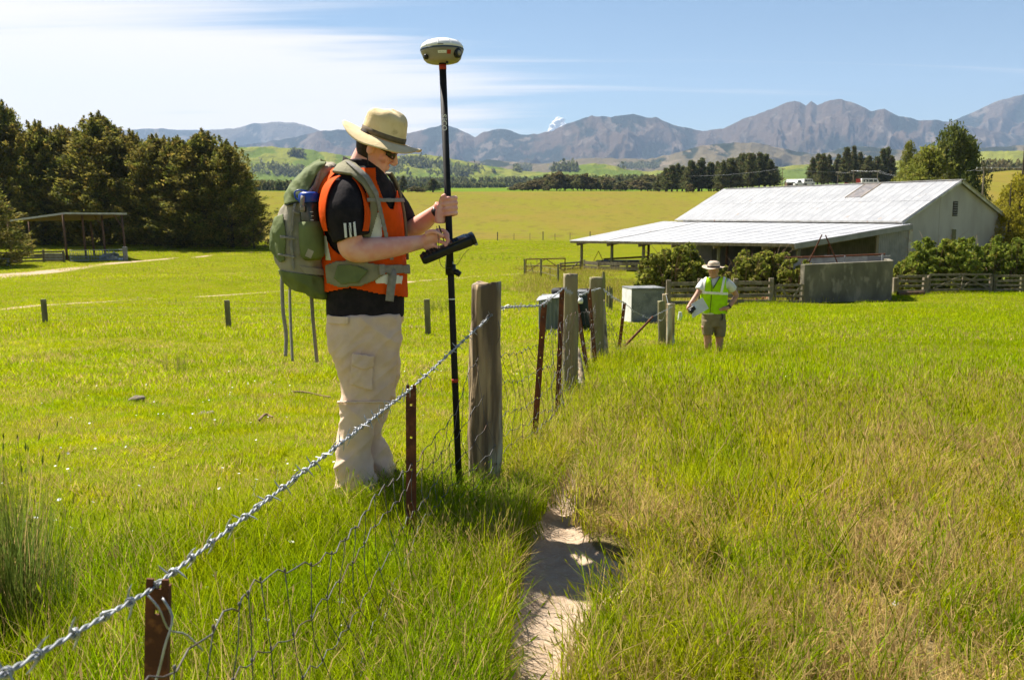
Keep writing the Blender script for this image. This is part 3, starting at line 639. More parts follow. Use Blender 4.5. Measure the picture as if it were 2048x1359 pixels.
# ---- stained concrete wall with steel race on it
cw0, cw1 = at_depth(1607, 45.2), at_depth(1783, 47.6)
cwall = empty('concrete_wall', cw0, 'tall stained concrete yard wall standing in front of the barn', 'wall')
mb = MB(); dirw = (cw1 - cw0).normalized(); nw = Vector((dirw.y, -dirw.x, 0)).normalized()
zt0, zt1 = pix(1607, 529, 45.2).z, pix(1783, 521, 47.6).z
slab(mb, [cw0 + Vector((0, 0, -.6)), cw1 + Vector((0, 0, -.6)), Vector((cw1.x, cw1.y, zt1)), Vector((cw0.x, cw0.y, zt0))], nw, .3); mb.build('slab', M['old_concrete'], cwall, bevel=.02)
mb = MB(); a = Vector((cw1.x, cw1.y, -.6 + cw1.z)); b2 = a + Vector((1.6, 5.5, 0)); slab(mb, [a, b2, Vector((b2.x, b2.y, zt1)), Vector((a.x, a.y, zt1))], (1, -.2, 0), .25); mb.build('slab', M['old_concrete'], cwall)
# steel loading race behind the wall: grey sheets and pipe rail showing above it
rc = empty('stock_race', at_depth(1640, 49), 'grey sheet steel stock race showing above the concrete wall', 'stock race')
for u0, u1, v0, v1, d, mt in ((1500, 1650, 515, 530, 49, 'steel'), (1650, 1735, 511, 527, 49.5, 'steel'), (1735, 1782, 513, 524, 50, 'iron_wall')):
    q = [pix(u0, v1 + 30, d), pix(u1, v1 + 26, d), pix(u1, v0 - 2 + (0 if u0 > 1600 else 0), d), pix(u0, v0, d)]
    mb = MB(); slab(mb, q, (0, -1, 0), .06); mb.build('side_sheet', M[mt], rc)
mb = MB(); mb.tube([pix(1490, 517, 48.8), pix(1660, 513, 48.8), pix(1770, 508, 49.2)], .045, 8); mb.build('top_rail', M['rust'], rc)
for u in (1500, 1560, 1620, 1690, 1765):
    mb = MB(); p = pix(u, 516 - (u - 1500) * .03, 48.8); mb.tube([p, (p.x, p.y, gz(p.x, p.y) - .2)], .04, 6); mb.build('post', M['steel'], rc)
tb = empty('rod_tripod', at_depth(1640, 48), 'two rusty steel rods leaning together above the concrete wall', 'steel rods')
for a_, b_ in (((1644, 469), (1620, 520)), ((1651, 470), (1676, 528))):
    mb = MB(); p0 = pix(*a_, 48); p1 = pix(*b_, 48.2); dd = p1 - p0; mb.tube([p0, p0 + dd * 2.2], .035, 6); mb.build('rod', M['rust'], tb)
# ---- rail fences and gates of the yards
rail_fence('rail_fence', 'mossy three rail timber fence behind the man in yellow vest', [at_depth(u, d) for u, d in ((1336, 43), (1400, 43.5), (1470, 44), (1541, 44))], 4, 1.12, M['rail'], M['timber'], (.05, .16), .2, .15, 1.0)
gt = rail_fence('timber_gate', 'old timber gate leaning on left end of the concrete wall', [at_depth(1549, 44), at_depth(1604, 44.2)], 4, .9, M['rail'], M['rail'], (.04, .11), .09, .12, .88, cat='gate')
for a_, b_ in ((.1, .55), (.55, .95)):
    p, q = at_depth(1549, 44), at_depth(1604, 44.2); mb = MB(); mb.beam(p.lerp(q, a_) + Vector((0, -.1, .95 if a_ < .5 else .1)), p.lerp(q, b_) + Vector((0, -.1, .1 if a_ < .5 else .95)), .03, .09); mb.build('brace', M['rail'], gt)
rail_fence('rail_fence', 'dark low rail fence between concrete wall and diagonal braced gate', [at_depth(u, d) for u, d in ((1790, 54), (1849, 54.5))], 4, 1.0, M['rail'], M['timber'], (.05, .13), .28, .2, 1.05)
g2 = rail_fence('farm_gate', 'wide timber farm gate with crossed diagonal braces under the hedge', [at_depth(u, d) for u, d in ((1856, 54.6), (1980, 56))], 4, 1.05, M['rail'], M['timber'], (.04, .12), .16, .25, 1.1, cat='gate')
pa, pb = at_depth(1856, 54.6), at_depth(1980, 56)
for s0, s1, z0_, z1_ in ((.05, .5, .3, 1.05), (.5, .95, 1.05, .3), (.5, .52, .2, 1.1), (.25, .5, 1.05, .3), (.5, .75, .3, 1.05)):
    mb = MB(); mb.beam(pa.lerp(pb, s0) + Vector((0, -.16, z0_)), pa.lerp(pb, s1) + Vector((0, -.16, z1_)), .03, .09); mb.build('brace', M['rail'], g2)
rail_fence('rail_fence', 'dark rail fence below the hedge at the right edge', [at_depth(u, d) for u, d in ((1988, 56), (2043, 56.5), (2130, 57))], 4, 1.05, M['rail'], M['timber_green'], (.05, .13), .2, .2, 1.0)
lg = hit(1810, 592); lgo = MB(); lgo.tube([lg + Vector((-.4, 0, .12)), lg + Vector((1.2, .4, .14))], [.13, .11], 9); tag(lgo.build('log', M['timber_red'], loc=lg), 'reddish log lying at the right foot of concrete wall', 'log')
rb = hit(1520, 604); ob = empty('rubble_heap', rb, 'small heap of broken red bricks by the rail fence', 'bricks')
for k in range(14):
    mb = MB(); mb.box(rb + Vector((random.uniform(-.7, .7), random.uniform(-.2, .3), .05 + random.random() * .12)), (.24, .12, .08), Euler((random.random(), random.random(), random.random() * 6)).to_matrix()); mb.build('brick', M['dirt_red'], ob)
# ---- grey concrete tank, iron kennel, trough with tyre
t0 = hit(1263, 644); tdir = Vector((.985, .17, 0)); tn = Vector((-.17, .985, 0)); tl, tw, th = 1.1, .9, 1.1
tank = empty('water_tank', t0, 'square grey concrete water tank in the grass near the fence', 'tank')
def tbx(a, b, z): return t0 + tdir * a + tn * b + Vector((0, 0, z))
th = pix(1263, 579, t0.y).z - t0.z; tl = (1331 - 1263) / F * t0.y * 1.0
side_dir = Vector((-.20, .98, 0)) * .95
mb = MB(); P = [tbx(0, 0, -.2), tbx(tl, 0, -.2), tbx(tl, 0, -.2) + side_dir, tbx(0, 0, -.2) + side_dir]
mb.add([tuple(p) for p in P] + [tuple(p + Vector((0, 0, th + .2))) for p in P], [(0, 1, 5, 4), (1, 2, 6, 5), (2, 3, 7, 6), (3, 0, 4, 7), (4, 5, 6, 7), (3, 2, 1, 0)]); mb.build('body', M['tank'], tank, bevel=.02)
mb = MB(); sn = Vector((-side_dir.y, side_dir.x, 0)).normalized(); slab(mb, [tbx(0, 0, -.2) + sn * .012 + side_dir * .01, tbx(0, 0, -.2) + sn * .012 + side_dir, tbx(0, 0, th) + sn * .012 + side_dir, tbx(0, 0, th) + sn * .012 + side_dir * .01], sn, .01); mb.build('painted_sunlit_side', M['white_paint'], tank)  # white slab stands in for sun on this face; body grey lowered for contrast
mb = MB(); P = [tbx(-.02, -.03, th), tbx(tl + .02, -.03, th), tbx(tl + .02, -.03, th) + side_dir * 1.04, tbx(-.02, -.03, th) + side_dir * 1.04]
mb.add([tuple(p) for p in P] + [tuple(p + Vector((0, 0, .05))) for p in P], [(0, 1, 5, 4), (1, 2, 6, 5), (2, 3, 7, 6), (3, 0, 4, 7), (4, 5, 6, 7), (3, 2, 1, 0)]); mb.build('lid', M['tank'], tank, bevel=.01)
M['kennel'] = mat('dull_iron', (0.15, 0.175, 0.18), (0.10, 0.12, 0.125), 3, 0.55, metal=.2, stretch=(1, 1, .3), c3=(0.22, 0.25, 0.255), s3=6)
k0 = hit(1078, 663); kw = (1138 - 1066) / F * k0.y; kh = 74 / F * k0.y
ken = empty('iron_hut', k0, 'small corrugated iron hut standing in paddock behind the fence', 'hut')
kx = Vector((.998, .06, 0)); ky = Vector((.10, .995, 0))
def corr_panel(parent, o, ex, ey, w_, h0, h1, nw_, mtl, name='panel', amp=.016):
    m = MB(); G = []; k = nw_ * 6; nn = ex.cross(ey)
    for j in (0, 1): G.append([tuple(o + ex * (w_ * q / k) + ey * (0 if j == 0 else h0 + (h1 - h0) * q / k) + nn * amp * math.cos(q * math.pi / 3)) for q in range(k + 1)])
    m.grid(np.array(G), cap=False, closed=False); return m.build(name, mtl, parent, True)
Z = Vector((0, 0, 1))
corr_panel(ken, k0 - Z * .1, kx, Z, kw, kh * .86 + .1, kh * 1.0 + .1, 9, M['kennel'], 'front_wall')
corr_panel(ken, k0 - Z * .1 + ky * .9, kx, Z, kw, kh * .86 + .1, kh * 1.0 + .1, 9, M['kennel'], 'rear_wall')
corr_panel(ken, k0 - Z * .1, ky, Z, .9, kh * .86 + .1, kh * .86 + .1, 8, M['kennel'], 'side_wall')
corr_panel(ken, k0 - Z * .1 + kx * kw, ky, Z, .9, kh + .1, kh + .1, 8, M['kennel'], 'side_wall')
corr_panel(ken, k0 + Z * (kh * .86 + .01) - ky * .08 - kx * .06, ky, (kx * kw + Z * kh * .14).normalized(), 1.06, kw * 1.08, kw * 1.08, 10, M['iron_roof'], 'roof')
tr0 = k0 + ky * 1.7 + kx * .55; tr0.z = gz(tr0.x, tr0.y)
tro = empty('water_trough', tr0, 'pale trough behind the iron hut carrying a tyre', 'trough')
zz = pix(1100, 590, tr0.y).z - tr0.z
mb = MB(); mb.box(tr0 + Z * (zz / 2 - .05), (1.15, .8, zz + .1), Matrix.Rotation(.06, 3, 'Z')); mb.build('body', M['tank'], tro, bevel=.03)
def tyre(c, Rr, r, label, tilt=None):
    o = empty('tyre', c, label, 'tyre'); G = []
    for i in range(28):
        a = 2 * math.pi * i / 28; row = []
        for j in range(14):
            b = 2 * math.pi * j / 14; rr = Rr + r * math.cos(b) * (1 if math.cos(b) > 0 else 1.1); row.append((c.x + rr * math.cos(a), c.y + rr * math.sin(a), c.z + r * .95 * math.copysign(abs(math.sin(b)) ** .7, math.sin(b))))
        G.append(row)
    G.append(G[0]); MB().grid(np.array(G), cap=False).build('tread', M['rubber'], o, True)
    return o
tyre(tr0 + Z * (zz + .1) + Vector((-.02, 0, 0)), .22, .1, 'black tyre lying flat on the trough behind iron hut')
tyre(tr0 + Z * (zz + .1) + Vector((.62, .1, -.02)), .17, .09, 'smaller black tyre behind the thick mossy fence post')
dr = at_depth(1166, 25.5); dm = empty('plastic_barrel', dr, 'dark green barrel standing between the two mossy fence posts', 'barrel')
mb = MB(); mb.tube([dr + Z * z for z in (-.05, 0, .2, .5, .8, .95, 1.0)], [.26, .29, .31, .32, .31, .29, .27], 20); mb.build('body', mat('dark_green_plastic', (.02, .035, .03), (.03, .045, .04), 5, .5), dm, True)
mb = MB(); mb.tube([dr + Z * 1.0, dr + Z * 1.04], .3, 20); mb.build('rim', M['tank'], dm, True)
for k, (u, d, h, r_, lb) in enumerate(((1206, 40, 1.6, .09, 'pointed'), (1214, 42, .9, .04, ''), (1219, 40, 1.0, .06, ''), (1223, 40, .95, .05, ''))):
    p = at_depth(u, d); mb = MB(); mb.tube([p - Z * .2, p + Z * h * .8, p + Z * h], [r_, r_, r_ * .5], 7)
    tag(mb.build('old_post', M['timber_green'], loc=p), ['pointed old post standing alone beyond the mossy strainer post', 'thin stake beside two short posts beyond the tank', 'left one of two short dark posts beyond the tank', 'right one of two short dark posts beyond the tank'][k], 'post')
# ================================================================== TREES AND BUSHES
def leaf_mat(name, c1, c2, c3, trans=0.35, island=.35, scale=0.5):
    return mat(name, c1, c2, scale, 0.75, spec=0.15, c3=c3, s3=scale * 3, t3=(.5, .7), trans=trans, island=island)
M['macro'] = leaf_mat('cypress_foliage', (0.145, 0.165, 0.026), (0.20, 0.175, 0.034), (0.36, 0.255, 0.055), .48, .65, .35)
M['pine'] = leaf_mat('pine_foliage', (0.095, 0.12, 0.040), (0.125, 0.135, 0.05), (0.19, 0.14, 0.065), .4, .55, .2)
M['poplar'] = leaf_mat('willow_foliage', (0.22, 0.235, 0.035), (0.165, 0.19, 0.03), (0.31, 0.27, 0.07), .5, .35, .4)
M['poplar_dark'] = leaf_mat('dark_poplar_foliage', (0.085, 0.115, 0.024), (0.12, 0.14, 0.028), (0.21, 0.20, 0.045), .45, .4, .4)
M['goldtree'] = leaf_mat('golden_foliage', (0.31, 0.27, 0.022), (0.24, 0.225, 0.022), (0.36, 0.30, 0.03), .5, .35, .6)
M['bramble'] = leaf_mat('bramble_leaves', (0.20, 0.235, 0.03), (0.24, 0.25, 0.038), (0.31, 0.24, 0.07), .45, .6, 1.2)
M['hedge'] = leaf_mat('hedge_leaves', (0.20, 0.25, 0.03), (0.16, 0.205, 0.026), (0.29, 0.26, 0.04), .45, .55, 1.0)
M['scrub'] = leaf_mat('far_tree_foliage', (0.125, 0.13, 0.042), (0.17, 0.13, 0.06), (0.20, 0.17, 0.06), .35, .4, .08)
M['bark'] = mat('bark', (0.085, 0.065, 0.048), (0.05, 0.038, 0.03), 5, 0.95, .03, 12, stretch=(1, 1, .25))
M['cane'] = mat('dry_canes', (0.25, 0.16, 0.09), (0.16, 0.10, 0.06), 9, 0.9)
def cards(P, D, ln, wd, rs, flat=0.0):
    """leaf sprays: pointed rhombic faces, slightly folded; P centres, D directions (N,3)"""
    n = len(P); D = D / (np.linalg.norm(D, axis=1)[:, None] + 1e-9)
    rv = rs.normal(size=(n, 3)); S = np.cross(D, rv); S /= np.linalg.norm(S, axis=1)[:, None] + 1e-9
    ln = np.asarray(ln) * np.ones(n); wd = np.asarray(wd) * np.ones(n); nn = np.cross(D, S)
    V = np.stack([P - D * ln[:, None] * .5, P + S * wd[:, None] * .5 + nn * wd[:, None] * .12, P + D * ln[:, None] * .5, P - S * wd[:, None] * .5 + nn * wd[:, None] * .12], 1)
    return V.reshape(-1, 3), np.arange(4 * n).reshape(n, 4)
def mesh_np(name, V, Fq, mtl):
    me = bpy.data.meshes.new(name); V = np.asarray(V, np.float32); Fq = np.asarray(Fq)
    me.vertices.add(len(V)); me.vertices.foreach_set('co', V.ravel()); me.loops.add(Fq.size); me.loops.foreach_set('vertex_index', Fq.ravel())
    me.polygons.add(len(Fq)); me.polygons.foreach_set('loop_start', np.arange(0, Fq.size, Fq.shape[1])); me.update(calc_edges=True)
    if mtl: me.materials.append(mtl)
    return me
def trunk_mesh(name, h, r, limbs, rs, mtl, spread=.35, lean=0):
    m = MB(); pts = [(0, 0, -.4), (0.02 * h * lean, 0, h * .3), (.03 * h * lean, .01 * h, h * .6), (.05 * h * lean, 0, h)]
    m.tube(spline(pts, 9), np.interp(np.linspace(0, 1, 9), [0, .1, 1], [r * 1.3, r, r * .15]), 8)
    for i in range(limbs):
        t = rs.uniform(.18, .85); a = rs.uniform(0, 2 * math.pi); l = h * spread * (1.1 - t) * rs.uniform(.7, 1.2); b = np.array([0.05 * h * lean * t, 0, h * t])
        e = b + np.array([math.cos(a) * l, math.sin(a) * l, l * rs.uniform(.15, .7)])
        m.tube(spline([b, b * .5 + e * .5 + np.array([0, 0, -.05 * l]), e], 5), np.linspace(r * .4 * (1.1 - t), r * .06, 5), 5)
    me = bpy.data.meshes.new(name); me.from_pydata(np.concatenate(m.v).tolist(), [], m.f); me.update(); me.materials.append(mtl); return me
def crown_mesh(name, kind, h, w, seed, mtl, n_br, per, ln, wd):
    rs = np.random.RandomState(seed); Ps = []; Ds = []
    sub = [(rs.uniform(-.34, .34) * w, rs.uniform(-.3, .3) * w, rs.uniform(.20, .33) * w, rs.uniform(.58, .98) * h) for _ in range(13)] if kind == 'bush' else []
    for i in range(n_br):
        a = rs.uniform(0, 2 * math.pi)
        if kind == 'bush':                                       # several uneven mounds, stray shoots above them
            cx, cy, sr, sh = sub[rs.randint(len(sub))]; t = rs.uniform(.06, 1.0); prof = (1 - t ** 2.4) ** .6 * (1.18 if rs.uniform() < .15 else 1); rr = sr * prof * rs.uniform(.4, 1.0) ** .4
            c = np.array([cx + rr * math.cos(a), cy + rr * math.sin(a), sh * t * (1.10 if rs.uniform() < .08 else .97)]); q = rs.normal(size=(per, 3)); q /= np.linalg.norm(q, axis=1)[:, None]; q *= rs.uniform(.2, 1, (per, 1)) ** .5
            lob = rs.uniform(.05, .11) * (h + w) / 2 * .8; Ps.append(c + q * lob * np.array([1, 1, .75])); Ds.append(q + rs.normal(size=(per, 3)) * .9 + np.array([0, 0, -.2])); continue
        if kind == 'cypress' and i < n_br * .07:                # pointed leaders
            rr = w * rs.uniform(0, .30); tip = np.array([rr * math.cos(a), rr * math.sin(a), h * (1.03 - .45 * (rr / w) ** 1.0 + rs.uniform(-.04, .05))]); dr = np.array([rs.normal() * .08, rs.normal() * .08, 1.]); s = rs.uniform(-1, 0, per)[:, None]
            P = tip + dr * s * h * .15 + rs.normal(size=(per, 3)) * h * .022 * (-s) ** .8; D = dr * .8 + rs.normal(size=(per, 3)) * .7
        elif kind == 'cypress':                                    # heavy plumes from the ground up, pointed leaders on top
            t = rs.uniform(0.02, 1.0) ** 0.85; prof = (1 - t ** 2.0) ** .8 * (0.55 + 0.45 * min(1, t / .15)) * (1 + .22 * math.sin(3 * a + seed) + .12 * math.sin(7 * a + 5 * t))
            rr = w / 2 * prof * (rs.uniform(.25, 1.0) ** .4); bz = h * t * .96
            tip = np.array([rr * math.cos(a), rr * math.sin(a), bz + .06 * h * rs.uniform(-.3, .6)])
            L_ = rs.uniform(.10, .18) * h * (1 - .4 * t); dr = np.array([math.cos(a) * .9, math.sin(a) * .9, rs.uniform(.05, .9) + 1.1 * t ** 3]); dr /= np.linalg.norm(dr)
            s = rs.uniform(-1, .35, per)[:, None]; sp = rs.normal(size=(per, 3)) * (0.030 * h) * (0.35 + .65 * np.abs(s - .3)) * np.array([1, 1, .75])
            P = tip + dr * s * L_ + sp; D = dr + rs.normal(size=(per, 3)) * .5 + np.array([0, 0, -.12])
        elif kind == 'pine':
            t = rs.uniform(.08, 1.0); prof = (1 - t) ** .75 * (0.6 + .4 * min(1, t / .25)) * rs.uniform(.6, 1.1)
            rr = w / 2 * prof; bz = h * t; dr = np.array([math.cos(a), math.sin(a), rs.uniform(.15, .55) + t * .6]); dr /= np.linalg.norm(dr)
            s = rs.uniform(.25, 1.05, per)[:, None]; P = np.array([0, 0, bz]) + dr * s * max(rr, .03 * h) * 1.05 + rs.normal(size=(per, 3)) * h * .016
            D = dr + rs.normal(size=(per, 3)) * .6 + np.array([0, 0, .4])
        else:                                                    # broadleaf: lobes of leaves round limb ends
            t = rs.uniform(.10 if kind == 'bush' else .18, 1.0)
            if kind == 'tall': prof = math.sin(math.pi * min(1, .12 + .86 * t)) ** .75 * (1 + .25 * math.sin(2 * a + 9 * t + seed))
            elif kind == 'bush': prof = (1 - t ** 2.8) ** .55 * (1 + .22 * math.sin(2 * a + seed) + .18 * math.sin(5 * a + 7 * t + seed)) * (1.25 if rs.uniform() < .2 else 1)
            else: prof = math.sin(math.pi * min(1, .15 + .84 * t)) ** .6 * (1 + .2 * math.sin(3 * a + seed))
            rr = w / 2 * prof * rs.uniform(.35, 1.0) ** .45; c = np.array([rr * math.cos(a), rr * math.sin(a), h * t * .95])
            q = rs.normal(size=(per, 3)); q /= np.linalg.norm(q, axis=1)[:, None]; q *= rs.uniform(.35, 1, (per, 1)) ** .5
            lob = rs.uniform(.06, .13) * (h + w) / 2 * (.8 if kind == 'bush' else 1.0 if kind != 'tall' else .75)
            P = c + q * lob * np.array([1, 1, 1.15 if kind == 'tall' else .75]); D = q + rs.normal(size=(per, 3)) * .8 + np.array([0, 0, .5 if kind == 'tall' else -.2])
        Ps.append(P); Ds.append(D)
    P = np.concatenate(Ps); D = np.concatenate(Ds); k = P[:, 2] > .02 * h; P, D = P[k], D[k]
    V, Fq = cards(P, D, ln * rs.uniform(.6, 1.4, len(P)), wd * rs.uniform(.6, 1.4, len(P)), rs)
    return mesh_np(name, V, Fq, mtl)
def plant_tree(name, label, cat, group, p, crown, trunk, sx, sz, rz, sy=None):
    o = empty(name, p, label, cat, group); o.rotation_euler = (0, 0, rz); o.scale = (sx, sy or sx, sz)
    for nm, me in (('trunk', trunk), ('crown', crown)):
        if me is None: continue
        c = bpy.data.objects.new(nm, me); C.objects.link(c); c.parent = o
    return o
rs0 = np.random.RandomState(11)
# --- big cypresses on the left (unit height 1 -> scaled); variants share meshes
cyp = [crown_mesh('crown', 'cypress', 20, 13, 100 + i, M['macro'], 360, 115, .50, .155) for i in range(4)]
cypt = [trunk_mesh('trunk', 17, .55, 14, np.random.RandomState(i), M['bark'], .3) for i in range(2)]
CY = [(-75, 486, 236, 20, 'dark cypress cut off by the left edge of the photograph'), (25, 487, 206, 15, 'tallest cypress with a thin pointed leader at far left'), (92, 489, 240, 14, 'cypress rising behind left end of the pole shed roof'),
      (140, 488, 246, 13, 'second cypress behind the pole shed, left of the broad double-topped one'), (212, 490, 228, 19, 'broad double-topped cypress rising above the right end of pole shed'), (268, 489, 262, 13, 'low-topped cypress just right of the broad double-topped one'),
      (318, 492, 266, 14, 'middle cypress with rounded crown, under the distant blue ridge'), (362, 492, 268, 13, 'narrow cypress left of the last big dark cypress'), (412, 493, 262, 17, 'big dark cypress with the highest crown near right end of the row'), (462, 496, 282, 12, 'last cypress at the right end of the dark row'),
      (-62, 512, 330, 12, 'shorter cypress whose boughs hang over the left end of pole shed')]
for i, (u, vb, vt, wm, lb) in enumerate(CY):
    p = hit(u, vb); d = p.y
    if i == 10: p = at_depth(u, 104); d = p.y
    h = (pix(u, vt, d).z - p.z)
    plant_tree('cypress_tree', lb, 'tree', 'row of big cypresses on the left', p - Z * .2, cyp[i % 4], cypt[i % 2], wm / 13, h / 20 * .97, rs0.uniform(0, 6))
dead = hit(508, 497); dcr = crown_mesh('crown', 'bush', 6, 6, 55, leaf_mat('dry_twigs', (.20, .13, .06), (.14, .10, .05), (.1, .1, .03), .2, .3), 60, 26, .35, .1)
plant_tree('shrub', 'brown half-dead shrub at the right end of the cypress row', 'shrub', None, dead, dcr, trunk_mesh('trunk', 5, .12, 22, np.random.RandomState(5), M['bark'], .6), .95, 1.05, 1)
# --- pines on the rise
pin = [crown_mesh('crown', 'pine', 16, 8.5, 200 + i, M['pine'], 170, 26, .95, .26) for i in range(4)]
pint = [trunk_mesh('trunk', 15, .28, 10, np.random.RandomState(40 + i), M['bark'], .2) for i in range(2)]
def grove(spec, label, group, name='pine_tree', crowns=pin, trunks=pint, hh=16, ww=8.5, base_w=8.5, dj=25):
    for k, (u, vb, vt, d, w_) in enumerate(spec):
        p = at_depth(u, d); h = pix(u, vt, d).z - p.z
        plant_tree(name, label, 'tree', group, p, crowns[k % len(crowns)], trunks[k % len(trunks)], w_ / ww, h / hh, rs0.uniform(0, 6))
gp = []
for k in range(30):
    u = 1322 + 226 * (k / 29.) + rs0.uniform(-5, 5); top = np.interp(u, [1320, 1350, 1400, 1450, 1490, 1530, 1552], [346, 332, 322, 320, 308, 308, 330]) + rs0.uniform(-4, 8)
    gp.append((u, 0, top, 415 + rs0.uniform(-8, 40) + (1550 - u) * .12, rs0.uniform(9, 13.5)))
grove(gp, 'dark pine in the long block of pines left of the white-roofed far shed', 'left block of dark pines')
gp = []
for k in range(18):
    u = 1620 + 165 * (k / 17.) + rs0.uniform(-5, 5); top = np.interp(u, [1615, 1630, 1665, 1690, 1715, 1740, 1772, 1790], [312, 298, 318, 298, 296, 318, 292, 330]) + rs0.uniform(-3, 12)
    gp.append((u, 0, top, 440 + rs0.uniform(-8, 30), rs0.uniform(8.5, 13)))
grove(gp, 'dark pine in the block of pines behind the white van', 'right block of dark pines')
# --- scrubby far trees along the plain
scr = [crown_mesh('crown', 'round', 9, 9, 300 + i, M['scrub'], 60, 26, 1.2, .7) for i in range(3)]
sct = [trunk_mesh('trunk', 6, .25, 8, np.random.RandomState(60 + i), M['bark'], .4) for i in range(2)]
gp = []
for k in range(34):
    u = 1030 + 290 * (k / 33.) + rs0.uniform(-6, 6); top = np.interp(u, [1030, 1080, 1120, 1160, 1195, 1230, 1260, 1320], [366, 352, 346, 350, 352, 360, 358, 348]) + rs0.uniform(-3, 9)
    gp.append((u, 0, top, 610 + rs0.uniform(-40, 60), rs0.uniform(9, 15)))
grove(gp, 'brownish scrub tree in the long belt along the plain beyond the gold field', 'scrub belt beyond the gold field', 'scrub_tree', scr, sct, 9, 9)
for u, top, d, w_, nm, lb, cr, tr_, hh, ww in ((806, 352, 500, 9, 'pine_tree', 'lone ragged pine seen just right of the worker', pin[0], pint[0], 16, 8.5), (866, 358, 520, 10, 'pine_tree', 'dark round conifer seen left of the gripping hand', pin[1], pint[1], 16, 6),
                              (830, 373, 490, 8, 'shrub', 'low bush left of the dark round conifer', scr[0], None, 9, 9), (842, 375, 495, 6, 'shrub', 'smallest bush beside the dark round conifer', scr[1], None, 9, 9), (1092, 372, 560, 5, 'shrub', 'single round bush on the edge of the gold field', scr[2], None, 9, 9),
                              (1437, 366, 400, 4, 'shrub', 'bright rounded bush in front of the left pine block', scr[1], None, 9, 9), (1380, 368, 402, 4, 'shrub', 'low bush at the foot of left pine block', scr[0], None, 9, 9)):
    p = at_depth(u, d); h = pix(u, top, d).z - p.z; plant_tree(nm, lb, 'tree' if 'tree' in nm else 'bush', None, p, cr, tr_, w_ / ww, h / hh, u)
# --- dark shelterbelts far out on the plain: a mass nobody could count
def belt(u0, u1, d, v_top, seed, n, name='shelterbelt', ln=5., slope=0, mtl='pine', vb=None):
    rs = np.random.RandomState(seed); U = rs.uniform(u0, u1, n); Dd = d + rs.uniform(-.03, .03, n) * d; k = np.array([tuple(at_depth(float(a), float(b))) for a, b in zip(U, Dd)])
    ht = np.array([pix(float(a), v_top + slope * (a - u0) / (u1 - u0), float(b)).z for a, b in zip(U, Dd)]) - k[:, 2]; ht = np.maximum(ht, 3) * (0.8 + .3 * rs.uniform(size=n)) ; P = []
    Dr = []
    for i in range(n):
        m_ = 26; t = rs.uniform(0.0, 1, m_) ; a = rs.uniform(0, 6.28, m_); rr = ht[i] * .33 * (1 - t) ** .6
        P.append(k[i] + np.stack([rr * np.cos(a), rr * np.sin(a), ht[i] * t], -1)); Dr.append(np.stack([np.cos(a) * .7, np.sin(a) * .7, np.ones(m_) * .8], -1))
    V, Fq = cards(np.concatenate(P), np.concatenate(Dr), ln, ln * .5, rs); me = mesh_np(name, V, Fq, M[mtl]); o = bpy.data.objects.new(name, me); C.objects.link(o); tag(o, kind='stuff')
belt(500, 640, 640, 363, 1, 90, ln=3.2); belt(640, 1010, 1250, 366, 2, 220, ln=5); belt(770, 1330, 1700, 355, 3, 330, ln=6.5)
belt(1180, 1330, 950, 352, 4, 110, ln=4.2); belt(1880, 2120, 900, 322, 5, 150, ln=4.5, mtl='scrub'); belt(1870, 2100, 560, 338, 6, 50, ln=3.4, mtl='scrub'); belt(-300, 520, 900, 372, 8, 200, ln=4)
# plantation patches and scattered scrub on the green hills
def hill_patch(name, uv, Y, n, ln, seed, mtl='pine'):
    rs = np.random.RandomState(seed); dg = bpy.context.evaluated_depsgraph_get(); P = []
    from mathutils.geometry import intersect_point_line
    pts = []
    for _ in range(n):
        a, b, c, d_ = uv; pts.append((rs.uniform(a, b), rs.uniform(c, d_)))
    for (u, v) in pts:
        dr = Vector(ray(u, v)).normalized(); ok, loc, nrm_, idx, ob, mt = scene.ray_cast(dg, Vector((0, 0, CZ)) + dr * 1500, dr)
        if ok and ob.name.startswith(('green_hills', 'foothills')): P.append(np.array(loc))
    if not P: return
    P = np.repeat(np.array(P), 8, 0) + rs.normal(size=(len(P) * 8, 3)) * ln * .5 + np.array([0, 0, ln * .5])
    V, Fq = cards(P, np.tile([0, 0, 1.], (len(P), 1)) + rs.normal(size=P.shape) * .6, ln, ln * .6, rs); me = mesh_np(name, V, Fq, M[mtl]); o = bpy.data.objects.new(name, me); C.objects.link(o); tag(o, kind='stuff')
bpy.context.view_layer.update()
for i, (uv, n) in enumerate((((800, 850, 322, 328), 45), ((830, 900, 331, 336), 40), ((560, 610, 342, 352), 60), ((585, 605, 309, 313), 30), ((770, 800, 332, 346), 40), ((900, 960, 340, 345), 22), ((500, 560, 330, 350), 25), ((1030, 1062, 333, 342), 120), ((1098, 1150, 337, 343), 90), ((1242, 1318, 328, 338), 160), ((640, 1000, 318, 350), 12), ((860, 940, 347, 352), 25))):
    hill_patch('plantation', uv, 3000, n, 14, 400 + i)
